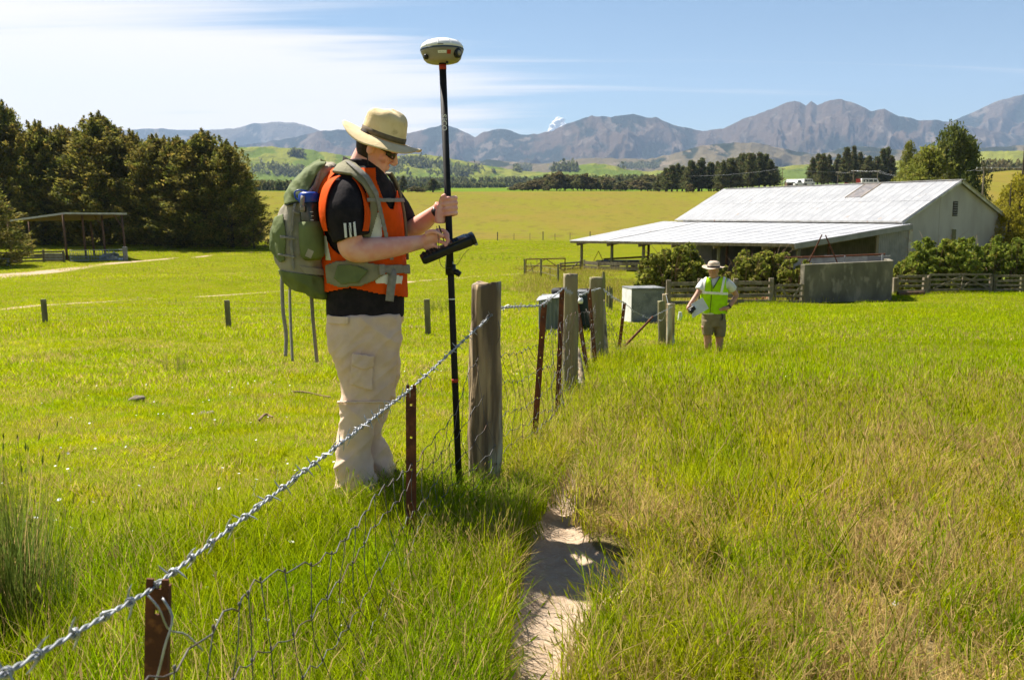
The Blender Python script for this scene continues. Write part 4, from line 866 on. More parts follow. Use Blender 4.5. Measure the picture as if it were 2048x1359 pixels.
# --- trees right of the barn roof
tall = [crown_mesh('crown', 'tall', 14, 8, 400 + i, M['poplar'], 170, 55, .42, .2) for i in range(2)]
talld = [crown_mesh('crown', 'tall', 14, 8, 410 + i, M['poplar_dark'], 190, 55, .42, .2) for i in range(2)]
tlt = trunk_mesh('trunk', 12, .3, 12, np.random.RandomState(77), M['bark'], .3)
for u, vt, d, w_, cr, rz, lb in ((1893, 250, 150, 9.0, talld[0], .4, 'tall dark poplar rising behind the barn ridge'), (1922, 268, 152, 6.5, talld[1], 2, 'dark poplar on the right of the tall one behind barn gable'),
                             (1850, 296, 148, 9.5, tall[0], 1, 'yellow-green willow left of the tall dark poplar'), (1832, 340, 146, 7, tall[1], 3, 'low yellow-green willow spilling left over the barn ridge'), (1812, 284, 190, 4.2, tall[1], 5, 'slender pale poplar standing apart left of the willow')):
    p = at_depth(u, d); h = pix(u, vt, d).z - p.z; plant_tree('poplar_tree' if 'poplar' in lb else 'willow_tree', lb, 'tree', None, p, cr, tlt, w_ / 8, h / 14 * 1.02, rz)
gold = crown_mesh('crown', 'tall', 9, 7, 430, M['goldtree'], 170, 60, .3, .16)
for u, vt, d, w_, lb in ((2032, 348, 86, 6.0, 'tall golden-green tree at right edge beside the barn gable'), (2085, 330, 88, 7, 'golden-green tree mostly beyond the right edge'), (2010, 412, 83, 4.0, 'low golden-green bush at the foot of the golden tree')):
    p = at_depth(u, d); h = pix(u, vt, d).z - p.z; plant_tree('golden_tree', lb, 'tree', None, p, gold, tlt, w_ / 7, h / 9, u)
p = at_depth(1818, 210); plant_tree('shrub', 'round light green bush behind barn ridge beside the willow', 'bush', None, p, tall[0], None, .9, (pix(1818, 322, 210).z - p.z) / 14, 0)
# --- brambles and hedge: leaf masses with dry canes, each a thing
def bush(label, u, v_base, v_top, d, w_, dep, mtl, seed, name='bramble_bush', n=150, per=52, ln=.21, wd=.14, canes=34):
    p = at_depth(u, d); h = pix(u, v_top, d).z - p.z; o = empty(name, p, label, 'bush')
    me = crown_mesh('crown', 'bush', h, w_, seed, M[mtl], n, per, ln, wd); c = bpy.data.objects.new('leaves', me); C.objects.link(c); c.parent = o; c.scale = (1, dep / w_, 1)
    rs = np.random.RandomState(seed); m = MB()
    for k in range(canes):
        a = rs.uniform(0, 6.28); r0 = rs.uniform(0, .3) * w_; e = Vector((math.cos(a) * w_ * .52 * rs.uniform(.4, 1), math.sin(a) * dep * .52, h * rs.uniform(.35, 1.08))); b = Vector((math.cos(a) * r0, math.sin(a) * r0 * dep / w_, 0))
        m.tube(spline([p + b, p + (b + e) / 2 + Z * h * .25, p + e], 6), np.linspace(.02, .006, 6), 4)
    m.build('canes', M['cane'], o)
    return o
bush('big bramble bush beside the man in yellow vest', 1342, 577, 490, 50, 3.9, 3.0, 'bramble', 501, n=360)
bush('lower bramble bush between the big bramble and the barn posts', 1420, 580, 520, 52, 2.6, 2.2, 'bramble', 502, n=110)
bush('straggly bramble growing along left side of concrete wall', 1530, 590, 492, 48.5, 3.4, 2.4, 'bramble', 503, n=290)
bush('thin bramble right behind the man in yellow vest', 1490, 590, 512, 47.5, 2.4, 1.8, 'bramble', 504, n=90)
bush('bramble sprawling over the left end of the concrete wall', 1592, 600, 512, 46.6, 2.0, 1.6, 'bramble', 505, n=90)
bush('large rounded hedge bush in front of barn gable', 1868, 560, 468, 58, 5.2, 4.0, 'hedge', 506, 'hedge_bush', 560, 60)
bush('hedge bush under the gable window, right of the large one', 1952, 560, 478, 59, 4.2, 3.4, 'hedge', 507, 'hedge_bush', 430, 60)
bush('hedge bush at the right edge above the rail fence', 2035, 560, 474, 59.5, 4.4, 3.4, 'hedge', 508, 'hedge_bush', 430, 60)
bush('small ragged bush at right end of concrete wall', 1806, 570, 528, 57, 2.6, 2.0, 'bramble', 509, n=70)
# ================================================================== NEAR FENCE: posts, standards, barbed wire, netting
M['old_post'] = mat('split_post', (0.46, 0.35, 0.21), (0.14, 0.105, 0.07), 13, 0.95, 0.016, 38, stretch=(1, 1, .09), c3=(0.44, 0.43, 0.36), s3=10, t3=(.54, .66), lo=.40, hi=.58)
M['mossy_post'] = mat('mossy_post', (0.28, 0.24, 0.145), (0.165, 0.135, 0.085), 9, 0.95, 0.010, 60, stretch=(1, 1, .14), c3=(0.215, 0.215, 0.10), s3=9, t3=(.52, .68))
fence = empty('wire_fence', (FENCE[3][0], FENCE[3][1], gz(*FENCE[3])), 'rusty wire fence of old posts, iron standards, barbed wire and netting', 'fence')
def split_post(u0, u1, vt, vb, d, seed, mtl, rough=.012, lean=0.0, taper=1.08):
    """old timber post: rough split section with grooves"""
    top = pix((u0 + u1) / 2, vt, d); x = top.x; bz = gz(x, d) - .35; h = top.z - bz; w_ = (u1 - u0) / F * d / 2
    n, k = 30, 46; G = []; a = 2 * np.pi * np.arange(n) / n
    for j in range(k):
        t = j / (k - 1); z = bz + h * t
        rad = w_ * (1 + (taper - 1) * (1 - t)) * (1 + .05 * np.sign(np.cos(a * 2 + seed)) * 0) * (1 + rough / w_ * (1.1 * vnoise(np.cos(a) * 3.1 + seed, np.sin(a) * 3.1, z * 2.6, seed) + .7 * vnoise(np.cos(a) * 9 + seed, np.sin(a) * 9, z * 1.6, seed + 1) + .4 * vnoise(np.cos(a) * 16, np.sin(a) * 16, z * 9, seed + 2)))
        sq = (np.abs(np.cos(a)) ** 4 + np.abs(np.sin(a)) ** 4) ** -.12
        cx = x + lean * (t - 1) * h * .0 + lean * (t - .7); zt = z + (0 if j < k - 1 else 0) + (.012 * vnoise(np.cos(a) * 2, np.sin(a) * 2, 0, seed + 5) if j == k - 1 else 0)
        G.append(np.stack([cx + rad * sq * np.cos(a), d + rad * sq * np.sin(a) * .95, zt + 0 * a], -1))
    m = MB(); m.grid(np.array(G), cap=True); return m.build('wooden_post', mtl, fence, True)
split_post(942, 999, 566, 975, 4.95, 3, M['old_post'], .017, 0.012)
split_post(1127, 1156, 548, 780, 8.8, 7, M['mossy_post'], .008, -.01)
split_post(1181, 1208, 555, 712, 13.0, 9, M['mossy_post'], .008, -.03)
split_post(1334, 1350, 607, 690, 18.6, 12, M['old_post'], .008, 0)
split_post(1317, 1331, 602, 672, 19.5, 14, M['timber_green'], .008, -.06)
split_post(1325, 1336, 588, 660, 21.5, 15, M['old_post'], .006, 0)
def prop(mtl, a, b, r0, r1, name='stay_post'):
    m = MB(); m.tube(spline([a, (Vector(a) + Vector(b)) / 2, b], 8), np.linspace(r0, r1, 8), 9); return m.build(name, mtl, fence, True)
prop(M['old_post'], pix(1150, 700, 9.3), pix(1166, 800, 8.6) - Z * .1, .05, .07)
prop(M['old_post'], pix(1203, 600, 13.6), pix(1208, 716, 13.2) - Z * .1, .05, .08)
prop(M['rust'], pix(1306, 633, 17.8), hit(1236, 700) - Z * .05, .022, .026, 'iron_stay')
def standard(u, vt, d, vb, ub, width_px, seed, hole0=.05):
    """flat iron standard with a row of holes: two side strips and bridges between the holes, plus the rear web"""
    top = pix(u, vt, d); b0 = pix(ub, vb, d + (0 if abs(ub - u) < 30 else .1)); dr = (b0 - top).normalized(); Lh = (b0 - top).length + .25
    w_ = width_px / F * d; m = MB(); side = Vector((1, 0, 0)); side = (side - dr * side.dot(dr)).normalized(); nrm_ = side.cross(dr).normalized(); th = .006
    if nrm_.y > 0: nrm_ = -nrm_
    rot = Matrix((side, dr, side.cross(dr))).transposed()
    hs = w_ * .22; pitch_ = .135
    for s in (-1, 1):
        c = top + dr * (Lh / 2) + side * s * (w_ / 2 + hs / 2) / 2 * 1.0
        m.box(c, ((w_ - hs) / 2, Lh, th), rot)
    y = 0; ys = [hole0 + i * pitch_ for i in range(int((Lh - hole0) / pitch_) + 1)]
    prev = 0
    for yh in ys + [Lh]:
        e = min(yh, Lh); 
        if e - prev > .002: m.box(top + dr * ((prev + e) / 2), (hs + .0005, e - prev, th * .96), rot)
        prev = yh + hs
    m.box(top + dr * (Lh / 2) + side * (w_ * .34) - nrm_ * (.014), (.005, Lh, .024), rot)
    # small notch ears on the top
    m.box(top - dr * .008 + side * w_ * .33, (w_ * .3, .02, th * 1.05), rot); m.box(top - dr * .008 - side * w_ * .33, (w_ * .3, .02, th * 1.05), rot)
    return m.build('iron_standard', M['rust'], fence)
standard(315, 1176, 1.65, 1560, 308, 48, 1, .04)
standard(822, 778, 3.8, 1235, 823, 21, 2, .06)
standard(1088, 614, 6.2, 900, 1067, 12, 3, .06)
standard(1124, 580, 7.5, 822, 1115, 10, 4, .06)
standard(1152, 596, 10.6, 738, 1174, 8.5, 5, .1)
standard(1178, 580, 11.8, 722, 1190, 8, 6, .1)
standard(1249, 607, 16.5, 698, 1238, 6.5, 7, .1)
# two-strand barbed wire with barbs
BW = [(-420, 1612, .92), (-10, 1357, 1.2), (296, 1182, 1.63), (822, 777, 3.79), (978, 634, 4.86), (1002, 615, 5.02), (1030, 613, 5.5), (1082, 611, 6.18), (1104, 595, 6.9), (1126, 577, 7.48), (1146, 588, 8.9), (1160, 591, 10.4), (1178, 582, 11.8), (1203, 576, 12.95), (1228, 596, 14.8), (1250, 606, 16.5), (1268, 622, 17.2), (1298, 637, 17.7), (1345, 613, 18.5)]
def densify(P, step):
    out_ = []
    for a, b in zip(P[:-1], P[1:]):
        n = max(2, int((b - a).length / step)); out_ += [a.lerp(b, i / n) for i in range(n)]
    return out_ + [P[-1]]
wp_ = [pix(*q) for q in BW]
def lay_wire(lo, hi, r, hel, step, name):
    pts = densify(wp_[lo:hi + 1], step); w_ = None; res = []
    s = 0; A = [[], []]
    for i, p in enumerate(pts):
        if i: s += (p - pts[i - 1]).length
        t = (pts[min(i + 1, len(pts) - 1)] - pts[max(i - 1, 0)]).normalized(); sd = t.cross(Z).normalized(); up_ = sd.cross(t)
        ph = s / .035 * math.pi
        for k in (0, 1): A[k].append(p + (sd * math.cos(ph + k * math.pi) + up_ * math.sin(ph + k * math.pi)) * hel)
    m = MB()
    for k in (0, 1): m.tube(A[k], r, 6)
    return m.build(name, M['wire'], fence, True), pts
wire_a, pts_a = lay_wire(0, 5, .0023, .0024, .006, 'barbed_wire')
wire_b, pts_b = lay_wire(5, 18, .0021, .0024, .012, 'barbed_wire')
rb_ = random.Random(5)
def barb_mesh():
    m = MB(); th = np.linspace(0, 4.4 * math.pi, 22)
    m.tube([(.004 * (t / 8 - .8) + 0, .0052 * math.cos(t), .0052 * math.sin(t)) for t in th], .0014, 5)
    m.tube([(-.003, .005, 0), (-.004, .009, .012), (-.006, .010, .019)], [.0015, .0014, .0004], 5); m.tube([(.003, -.005, 0), (.004, -.009, -.012), (.006, -.010, -.019)], [.0015, .0014, .0004], 5)
    me = bpy.data.meshes.new('barb'); me.from_pydata((np.concatenate(m.v) * 1.35).tolist(), [], m.f); me.update(); me.materials.append(M['wire']); return me
bme = barb_mesh()
def barbs(wobj, pts, spacing):
    s = 0; nx = .04
    for a, b in zip(pts[:-1], pts[1:]):
        l = (b - a).length; s += l
        if s > nx:
            nx += spacing * rb_.uniform(.85, 1.15); t = (b - a).normalized(); q = t.to_track_quat('X', 'Z').to_matrix().to_4x4() @ Matrix.Rotation(rb_.uniform(0, 6.28), 4, 'X')
            o = bpy.data.objects.new('barb', bme); C.objects.link(o); o.parent = wobj; q.translation = a - world_origin(wobj); o.matrix_local = q
barbs(wire_a, pts_a, .085); barbs(wire_b, pts_b, .10)
# slumped netting: line wires and stays; each wire is an object
NET = [(0.9, -.66), (1.65, -.615), (2.4, -.52), (3.1, -.46), (3.8, -.40), (4.4, -.28), (4.95, -.13), (5.6, .05), (6.2, .20), (6.9, .30), (7.5, .40), (8.2, .47), (8.8, .56), (10, .72), (11.5, .95), (13, 1.19), (14.5, 1.5), (16.5, 1.98)]
ny = np.array([a for a, b in NET]); nx_ = np.array([b for a, b in NET])
def net_top(y): return np.interp(y, [1, 1.75, 2.4, 2.9, 3.8, 4.4, 4.95, 5.5, 6.2, 6.8, 7.4, 8.5, 9.5, 13, 15, 17], [.75, .70, .55, .48, .45, .52, .68, .61, .66, .68, .68, .74, .70, .75, .45, .1])
def net_pt(y, f, wob=1.0):
    x = float(np.interp(y, ny, nx_)); g = gz(x, y); z = g + .02 + net_top(y) * f
    z += wob * .035 * float(vnoise(y * 3.1, f * 5, 0, 71)); x += wob * (.05 * float(vnoise(y * 2.3, f * 3, 3, 72)) + .05 * (1 - f))
    return Vector((x, y - .012, z))
for j, f_ in enumerate((1.0, .76, .54, .36, .2, .07)):
    ysn = np.arange(1.0, 16.6, .05); m = MB(); m.tube([net_pt(y, f_) + Vector((0, 0, .012 * math.sin(y * 40 + j))) for y in ysn], .0016 if j else .0019, 5); m.build('line_wire', M['mesh_wire'], fence, True)
y = 1.1; k = 0
while y < 16.2:
    m = MB(); dj = rb_.uniform(-.05, .05); ff = np.linspace(1, .04, 9); m.tube([net_pt(y + dj * (1 - f_) + .012 * math.sin(9 * f_ + k), f_, 1.0) for f_ in ff], .0014, 5)
    for f_ in (1.0, .76, .54, .36, .2):
        c = net_pt(y + dj * (1 - f_) + .012 * math.sin(9 * f_ + k), f_); m.ellipsoid(c, (.0035, .005, .006), None, 6, 4)
    m.build('stay_wire', M['mesh_wire'], fence, True); y += .15 if y < 8 else .22; k += 1
m = MB(); m.tube(spline([pix(325, 1195, 1.64), pix(345, 1235, 1.63), pix(330, 1290, 1.62), pix(318, 1340, 1.62), pix(300, 1400, 1.62)], 14), .0024, 6); m.build('tie_wire', M['wire'], fence, True)
m = MB(); m.tube(spline([pix(292, 1186, 1.62), pix(318, 1216, 1.615), pix(338, 1258, 1.64), pix(372, 1268, 1.7), pix(405, 1300, 1.75)], 14), .002, 6); m.build('tie_wire', M['wire'], fence, True)
for pts_ in ([(988, 712, 4.9), (1000, 712, 5.0), (1010, 718, 5.1)], [(996, 640, 4.88), (1000, 668, 4.87), (992, 690, 4.87)]):
    m = MB(); m.tube(spline([pix(*q) for q in pts_], 10), .002, 5); m.build('tie_wire', M['mesh_wire'], fence, True)
m = MB(); c = pix(1161, 601, 10.3); m.tube([c + Vector((0, -.01, -.03)), c + Vector((0, -.01, .0)), c + Vector((0, -.01, .03))], [.022, .03, .02], 12); m.build('insulator', M['white_paint'], fence, True)
for a_, b_ in (((1334, 617, 18.5), (1318, 640, 19.2)), ((1332, 590, 21), (1345, 615, 18.6))):
    m = MB(); m.tube(spline([pix(*a_), (pix(*a_) + pix(*b_)) / 2 - Z * .1, pix(*b_)], 8), .004, 5); m.build('tie_wire', M['wire'], fence, True)
# ---- paddock fence further left: three short posts with thin wires
pf = empty('paddock_fence', hit(458, 656), 'low wire fence of short thin posts crossing left paddock', 'fence')
PP = [(-420, 648), (92, 652), (458, 656), (857, 670)]; tops = [596, 598, 600, 598]; pp = []
for i, ((u, v), vt) in enumerate(zip(PP, tops)):
    p = hit(u, v); h = pix(u, vt, p.y).z - p.z; m = MB(); m.beam(p - Z * .3, p + Z * h + Vector((-.03, 0, 0)), .135, .11); m.build('post', M['timber_green'], pf, bevel=.012); pp.append((p, h))
for f_ in (.25, .5, .75, .95):
    for (a, ha), (b, hb) in zip(pp[:-1], pp[1:]):
        m = MB(); q0, q1 = a + Z * ha * f_ + Vector((0, -.07, 0)), b + Z * hb * f_ + Vector((0, -.07, 0)); m.tube([q0, (q0 + q1) / 2 - Z * .05, q1], .0018, 4); m.build('wire', M['mesh_wire'], pf)
ff_ = empty('boundary_fence', at_depth(1085, 153), 'far thin post and wire fence along edge of the gold field', 'fence')
fp = [at_depth(u, d) for u, d in ((560, 150), (640, 150), (700, 150), (780, 151), (860, 151), (930, 152), (995, 152), (1028, 152), (1060, 153), (1086, 153), (1110, 153), (1140, 154), (1180, 154), (1220, 154), (1260, 155))]
for i, p in enumerate(fp):
    m = MB(); m.beam(p - Z * .2, p + Z * (1.35 if i % 3 == 0 else 1.1), .16 if i % 3 == 0 else .08, .12); m.build('post', M['timber'], ff_)
for z_ in (.4, .75, 1.05):
    m = MB(); m.tube([p + Z * z_ for p in fp], .006, 4); m.build('wire', M['mesh_wire'], ff_)

# ================================================================== POLE SHED AND YARD ON THE LEFT
sd = 118.0
def sp_(u, v, d=sd): return pix(u, v, d)
shed = empty('pole_shed', at_depth(200, sd), 'open pole shed with flat rusty iron roof under the cypresses', 'shed')
r0, r1, r2, r3 = sp_(131, 426, 113), sp_(254, 427, 118), sp_(200, 437, 127), sp_(20, 441, 124)
m = MB(); slab(m, [r0, r1, r2, r3], (0, 0, 1), .14); m.build('roof', M['timber_red'], shed)
for a_, b_ in ((r0, r1), (r0, r3)):
    m = MB(); m.beam(a_ - Z * .02 + Vector((0, -.06, 0)), b_ - Z * .02 + Vector((0, -.06, 0)), .08, .22); m.build('fascia', M['roof_trim'] if a_ is r0 and b_ is r1 else M['steel'], shed)
for u, d, lean in ((131, 113.4, .25), (169, 116, .3), (208, 117, .3), (248, 117.6, .25), (185, 124, .1), (62, 120, 0), (20, 122, 0)):
    t = r0.lerp(r1, (u - 131) / 123.) if u >= 131 and d < 120 else None
    p = at_depth(u + 4, d); top = (t.z if t else 4.0 + p.z) - .1; 
    if t is None: top = min(r2.z, r3.z) - .1
    q = at_depth(u, d); m = MB(); m.tube([Vector((p.x, p.y, p.z - .3)), Vector((q.x, q.y, top))], [.16, .12], 8); m.build('post', M['timber_red'], shed, True)
for u in (208, 248):
    p = at_depth(u, 117.3); m = MB(); t = r0.lerp(r1, (u - 131) / 123.); m.beam(Vector((p.x - 1.0, p.y, t.z - .1)), Vector((p.x + .1, p.y, t.z - 1.8)), .1, .1); m.build('brace', M['timber_red'], shed)
gl = ['pale blue tubular hurdle at the right end under the pole shed', 'rusty-ended tubular hurdle in the middle of the pole shed', 'pale tubular hurdle with many bars left of the shed post']
M['pale_pipe'] = mat('pale_blue_pipe', (0.30, 0.34, 0.38), (0.22, 0.25, 0.28), 3, .6)
for k, (ua, ub, d0_, d1_) in enumerate(((206, 250, 113.2, 114.2), (183, 218, 112.6, 113.3), (141, 178, 111.5, 112.5))):
    tube_gate('hurdle', gl[k], at_depth(ua, d0_), at_depth(ub, d1_), 1.35, 2, M['pale_pipe'], False, .035, 'hurdle', 9 if k == 2 else 5)
pb_ = MB(); p = at_depth(251, 113.8); pb_.beam(p - Z * .2, p + Z * 1.7, .5, .3); tag(pb_.build('gate_post', M['tank'], loc=p, bevel=.03), 'thick pale gate post at right corner of the pole shed', 'post')
for k, (u, d, w_, h, mt, lb, rz) in enumerate(((225, 116.5, 2.6, .7, 'steel', 'crumpled heap of iron sheets inside the pole shed', .2), (235, 114.8, 1.7, .45, 'white_paint', 'white plastic sacks piled at right of the pole shed', .5), (110, 113, 2.0, .9, 'pale_pipe', 'blue-grey crate beside the hurdle at the pole shed', .1), (32, 111, 1.2, .8, 'timber_red', 'small reddish crate near left edge by the pole shed', .2))):
    p = at_depth(u, d); o = empty('scrap_heap' if k < 2 else 'crate', p, lb, 'heap' if k < 2 else 'crate')
    if k < 2:
        for q in range(9):
            m = MB(); m.box(p + Vector((random.uniform(-.5, .5) * w_, random.uniform(-.5, .5), h * random.uniform(.1, .9))), (w_ * .4, .7, .05), Euler((random.uniform(-.7, .7), random.uniform(-.6, .6), random.random() * 3)).to_matrix()); m.build('sheet' if k == 0 else 'sack', M[mt], o)
    else:
        for q in range(5):
            for s in (-.5, .5): m = MB(); m.box(p + Vector((0, s * w_ * .5, h * (q + .5) / 5)), (w_, .05, h / 5 * .8)); m.build('slat', M[mt], o)
        for sx in (-.5, .5): m = MB(); m.box(p + Vector((sx * (w_ - .1), 0, h / 2)), (.08, w_ * .46, h)); m.build('end', M[mt], o)
rail_fence('rail_fence', 'collapsing grey rail fence running left of the pole shed hurdles', [at_depth(u, d) for u, d in ((-60, 108), (-10, 109), (40, 110), (88, 111), (128, 111.5))], 4, 1.35, M['timber'], M['timber'], (.06, .2), .2, .2, 1.2)
tb_ = at_depth(8, 104); o = empty('trestle_bench', tb_, 'pale trestle bench at the left edge before the rail fence', 'bench')
m = MB(); m.box(tb_ + Vector((-.6, 0, .85)), (2.4, .6, .08)); m.build('top', M['pale_pipe'], o)
for s in (-1.6, .45):
    m = MB(); m.beam(tb_ + Vector((s - .15, 0, -.1)), tb_ + Vector((s, 0, .82)), .08, .08); m.build('leg', M['pale_pipe'], o); m = MB(); m.beam(tb_ + Vector((s + .2, 0, -.1)), tb_ + Vector((s + .02, 0, .82)), .08, .08); m.build('leg', M['pale_pipe'], o)

# ================================================================== FAR ROAD: sheds, poles, vehicles
hs_ = at_depth(1588, 700); hz = pix(1588, 360, 700).z - hs_.z
fs = empty('far_shed', hs_, 'small far shed with a pale roof between the two pine blocks', 'shed')
m = MB(); m.box(hs_ + Z * 1.6, (12, 7, 3.8)); m.build('wall', M['timber_red'], fs)
m = MB(); slab(m, [hs_ + Vector((-7, -4.2, 2.9)), hs_ + Vector((6.6, -4.2, 3.4)), hs_ + Vector((7.2, 0, 5.6)), hs_ + Vector((-5.5, 0, 5.2))], (0, -.5, 1), .2); slab(m, [hs_ + Vector((7.2, 0, 5.6)), hs_ + Vector((-5.5, 0, 5.2)), hs_ + Vector((-7, 4.2, 3.0)), hs_ + Vector((6.6, 4.2, 3.2))], (0, .5, 1), .2); m.build('roof', M['white_paint'], fs)
def powerpole(u, d, vt, label, arm=1.0, r=.13, group=None):
    p = at_depth(u, d); h = pix(u, vt, d).z - p.z; o = empty('power_pole', p, label, 'pole', group)
    m = MB(); m.tube([p - Z * .3, p + Z * h], [r * 1.2, r * .8], 8); m.build('mast', M['timber'], o); 
    if arm:
        m = MB(); m.beam(p + Vector((-arm, 0, h - .35)), p + Vector((arm, 0, h - .35)), .12, .14); m.build('cross_arm', M['timber'], o)
        for s in (-.9, -.35, .35, .9):
            m = MB(); m.tube([p + Vector((s * arm, 0, h - .28)), p + Vector((s * arm, 0, h - .1))], .06, 6); m.build('insulator', M['white_paint'], o)
    return p + Z * (h - .12)
tA = powerpole(1958, 130, 333, 'timber power pole with crossarm right of the dark poplars', 1.1, .14)
q0 = powerpole(1564, 330, 336, 'distant power pole left of the far white-roofed shed', .8, .11); q1 = powerpole(1675, 330, 343, 'distant power pole rising behind the barn ridge, left of three', .8, .11); q2 = powerpole(1706, 300, 340, 'distant power pole between the two others behind the barn ridge', .8, .11); q3 = powerpole(1754, 290, 341, 'distant power pole beside the white van', .8, .11)
w0 = pix(1380, 352, 340); w9 = pix(1822, 352, 260)
for k, (a_, b_) in enumerate(((w0, q0), (q0, q1), (q1, q2), (q2, q3), (q3, w9), (tA, pix(2180, 325, 128)), (tA, pix(1925, 331, 160)))):
    for s in (-.7, .7):
        aa, bb = a_ + Vector((s, 0, 0)), b_ + Vector((s, 0, 0)); m = MB(); sag = .02 * (aa - bb).length; m.tube([aa.lerp(bb, t) - Z * sag * 4 * t * (1 - t) for t in np.linspace(0, 1, 9)], .016 if k < 5 else .014, 4)
        side_ = 'upper-left' if s < 0 else 'right-hand'
        tag(m.build('power_line', M['steel'], loc=aa), 'thin overhead power line crossing between the distant roadside poles' if k < 5 else 'thin overhead line leading from power pole by the dark poplars', 'power line', 'distant roadside power lines' if k < 5 else 'lines from the power pole by the poplars')
M['van_white'] = mat('white_car_paint', (.72, .73, .74), None, rough=.25, spec=.5); M['van_red'] = mat('red_paint', (.45, .06, .04), None, rough=.4)
def vehicle(name, label, u, d, L_, H_, van=True, stripe=None, cat='van', flip=1):
    p = at_depth(u, d); o = empty(name, p, label, cat)
    prof = [(-.5, .16), (.5, .16), (.5, .45), (.46, .52), (.36, .56), (.26, .98), (-.48, 1.0), (-.5, .9)] if van else [(-.5, .2), (.5, .2), (.5, .5), (.3, .56), (.22, 1.0), (-.08, 1.0), (-.1, .58), (-.5, .58)]
    m = MB(); P = [Vector((flip * a * L_, 0, b * H_)) for a, b in prof]; k = len(P); W_ = 1.8
    m.add([tuple(p + q + Vector((0, -W_ / 2, 0))) for q in P] + [tuple(p + q + Vector((0, W_ / 2, 0))) for q in P], [tuple(range(k)), tuple(range(2 * k - 1, k - 1, -1))] + [((i + 1) % k, i, i + k, (i + 1) % k + k) for i in range(k)]); m.build('body', M['van_white'], o, bevel=.06)
    for a in (-.32, .30):
        for s in (-1, 1):
            c = p + Vector((flip * a * L_, s * (W_ / 2 - .08), H_ * .17)); m = MB(); m.tube([c + Vector((0, -.11, 0)), c + Vector((0, .11, 0))], H_ * .17, 14); m.build('wheel', M['rubber'], o)
    for a0, a1 in (((-.42, -.18), (-.15, .05), (.08, .24)) if van else ((-.05, .2),)):
        m = MB(); m.box(p + Vector((flip * (a0 + a1) / 2 * L_, -W_ / 2 - .01, H_ * .76)), (abs(a1 - a0) * L_, .03, H_ * .26)); m.build('window', M['glass'], o)
    if stripe: m = MB(); m.box(p + Vector((0, -W_ / 2 - .012, H_ * .36)), (L_ * .98, .02, H_ * .1)); m.build('stripe', M[stripe], o)
    return o
vehicle('passenger_van', 'white passenger van parked behind the barn ridge before the pines', 1741, 262, 5.6, 2.5, True, 'rust')
vehicle('utility_truck', 'left of two small white trucks beyond left end of barn ridge', 1599, 300, 3.6, 2.0, False, None, 'truck', -1)
vehicle('utility_truck', 'right of two small white trucks beyond left end of barn ridge', 1617, 300, 3.4, 2.1, True, None, 'truck')
p = at_depth(1809, 250); o = empty('caravan', p, 'small pale caravan half hidden by the willow leaves', 'caravan'); m = MB(); m.tube([p + Vector((-1.6, 0, 1.3)), p + Vector((-1.45, 0, 1.3)), p + Vector((1.45, 0, 1.3)), p + Vector((1.6, 0, 1.3))], [.8, 1.2, 1.2, .8], 14); m.build('body', M['white_paint'], o); m = MB(); m.box(p + Vector((0, -1.2, 1.5)), (1.4, .06, .6)); m.build('window', M['glass'], o)
for k, (u, d, mt, h, lb) in enumerate(((1692, 265, 'van_red', 1.4, 'red road barrier left of the white van'), (1716, 262, 'van_red', 2.6, 'red and white marker sign left of the white van'), (1731, 260, 'white_paint', 2.2, 'thin white marker post beside the white van'))):
    p = at_depth(u, d); o = empty('road_sign', p, lb, 'sign'); m = MB(); m.box(p + Z * h * .75, (1.2 if k < 2 else .3, .06, h * .4)); m.build('panel', M[mt], o); m = MB(); m.beam(p - Z * .2, p + Z * h * .9 + Vector((0, .08, 0)), .1, .06); m.build('leg', M['white_paint'], o)
# cumulus peeping over the range, beyond the haze
rs_ = np.random.RandomState(8); cc = pix(1113, 262, 20500); m = MB()
for k in range(70):
    t = rs_.uniform(0, 1); c = cc + Vector((rs_.normal() * 190, rs_.uniform(-150, 150), -260 + 620 * t * rs_.uniform(.4, 1))); c.x *= 1; wv = (1 - t * .6); c = Vector((cc.x + (c.x - cc.x) * wv + 40 * t, c.y, c.z)); r_ = rs_.uniform(45, 120) * (1 - .45 * t); m.ellipsoid(c, (r_ * 1.2, r_, r_ * .85), None, 12, 8)
M['cloud'] = mat('cloud', (.95, .95, .95), None, rough=1, spec=0); tag(m.build('cloud', M['cloud'], None, True), kind='structure')
# ================================================================== PEOPLE
M['skin'] = mat('skin', (0.86, 0.47, 0.375), (0.79, 0.35, 0.275), 18, 0.5, 0.0006, 260, spec=0.35, rand=False)
M['skin_tan'] = mat('tanned_skin', (0.50, 0.27, 0.18), (0.42, 0.21, 0.135), 18, 0.5, spec=0.35, rand=False)
M['black_knit'] = mat('black_knit', (0.017, 0.015, 0.017), (0.026, 0.021, 0.023), 30, 0.9, 0.0015, 90, spec=.15, rand=False)
def hiviz(name, c, glow):
    return mat(name, c, tuple(q * .86 for q in c), 12, 0.75, 0.002, 40, spec=.1, trans=.25, rand=False)
M['orange'] = hiviz('hi_vis_orange', (1.0, 0.125, 0.008), .0)
M['lime'] = hiviz('hi_vis_lime', (0.55, 0.92, 0.012), .0)
M['tape'] = mat('reflective_tape', (0.86, 0.84, 0.78), (0.78, 0.76, 0.70), 30, 0.45, spec=.5, rand=False)
M['khaki'] = mat('khaki_cotton', (0.80, 0.60, 0.45), (0.72, 0.525, 0.385), 9, 0.9, 0.004, 26, spec=.1, rand=False)
M['shorts'] = mat('olive_cotton', (0.24, 0.195, 0.125), (0.20, 0.16, 0.10), 9, 0.9, 0.004, 30, spec=.1, rand=False)
M['hat'] = mat('tan_felt', (0.80, 0.65, 0.40), (0.72, 0.565, 0.325), 16, 0.95, 0.002, 60, spec=.1, rand=False, c3=(0.36, 0.255, 0.125), s3=9, t3=(.60, .74))
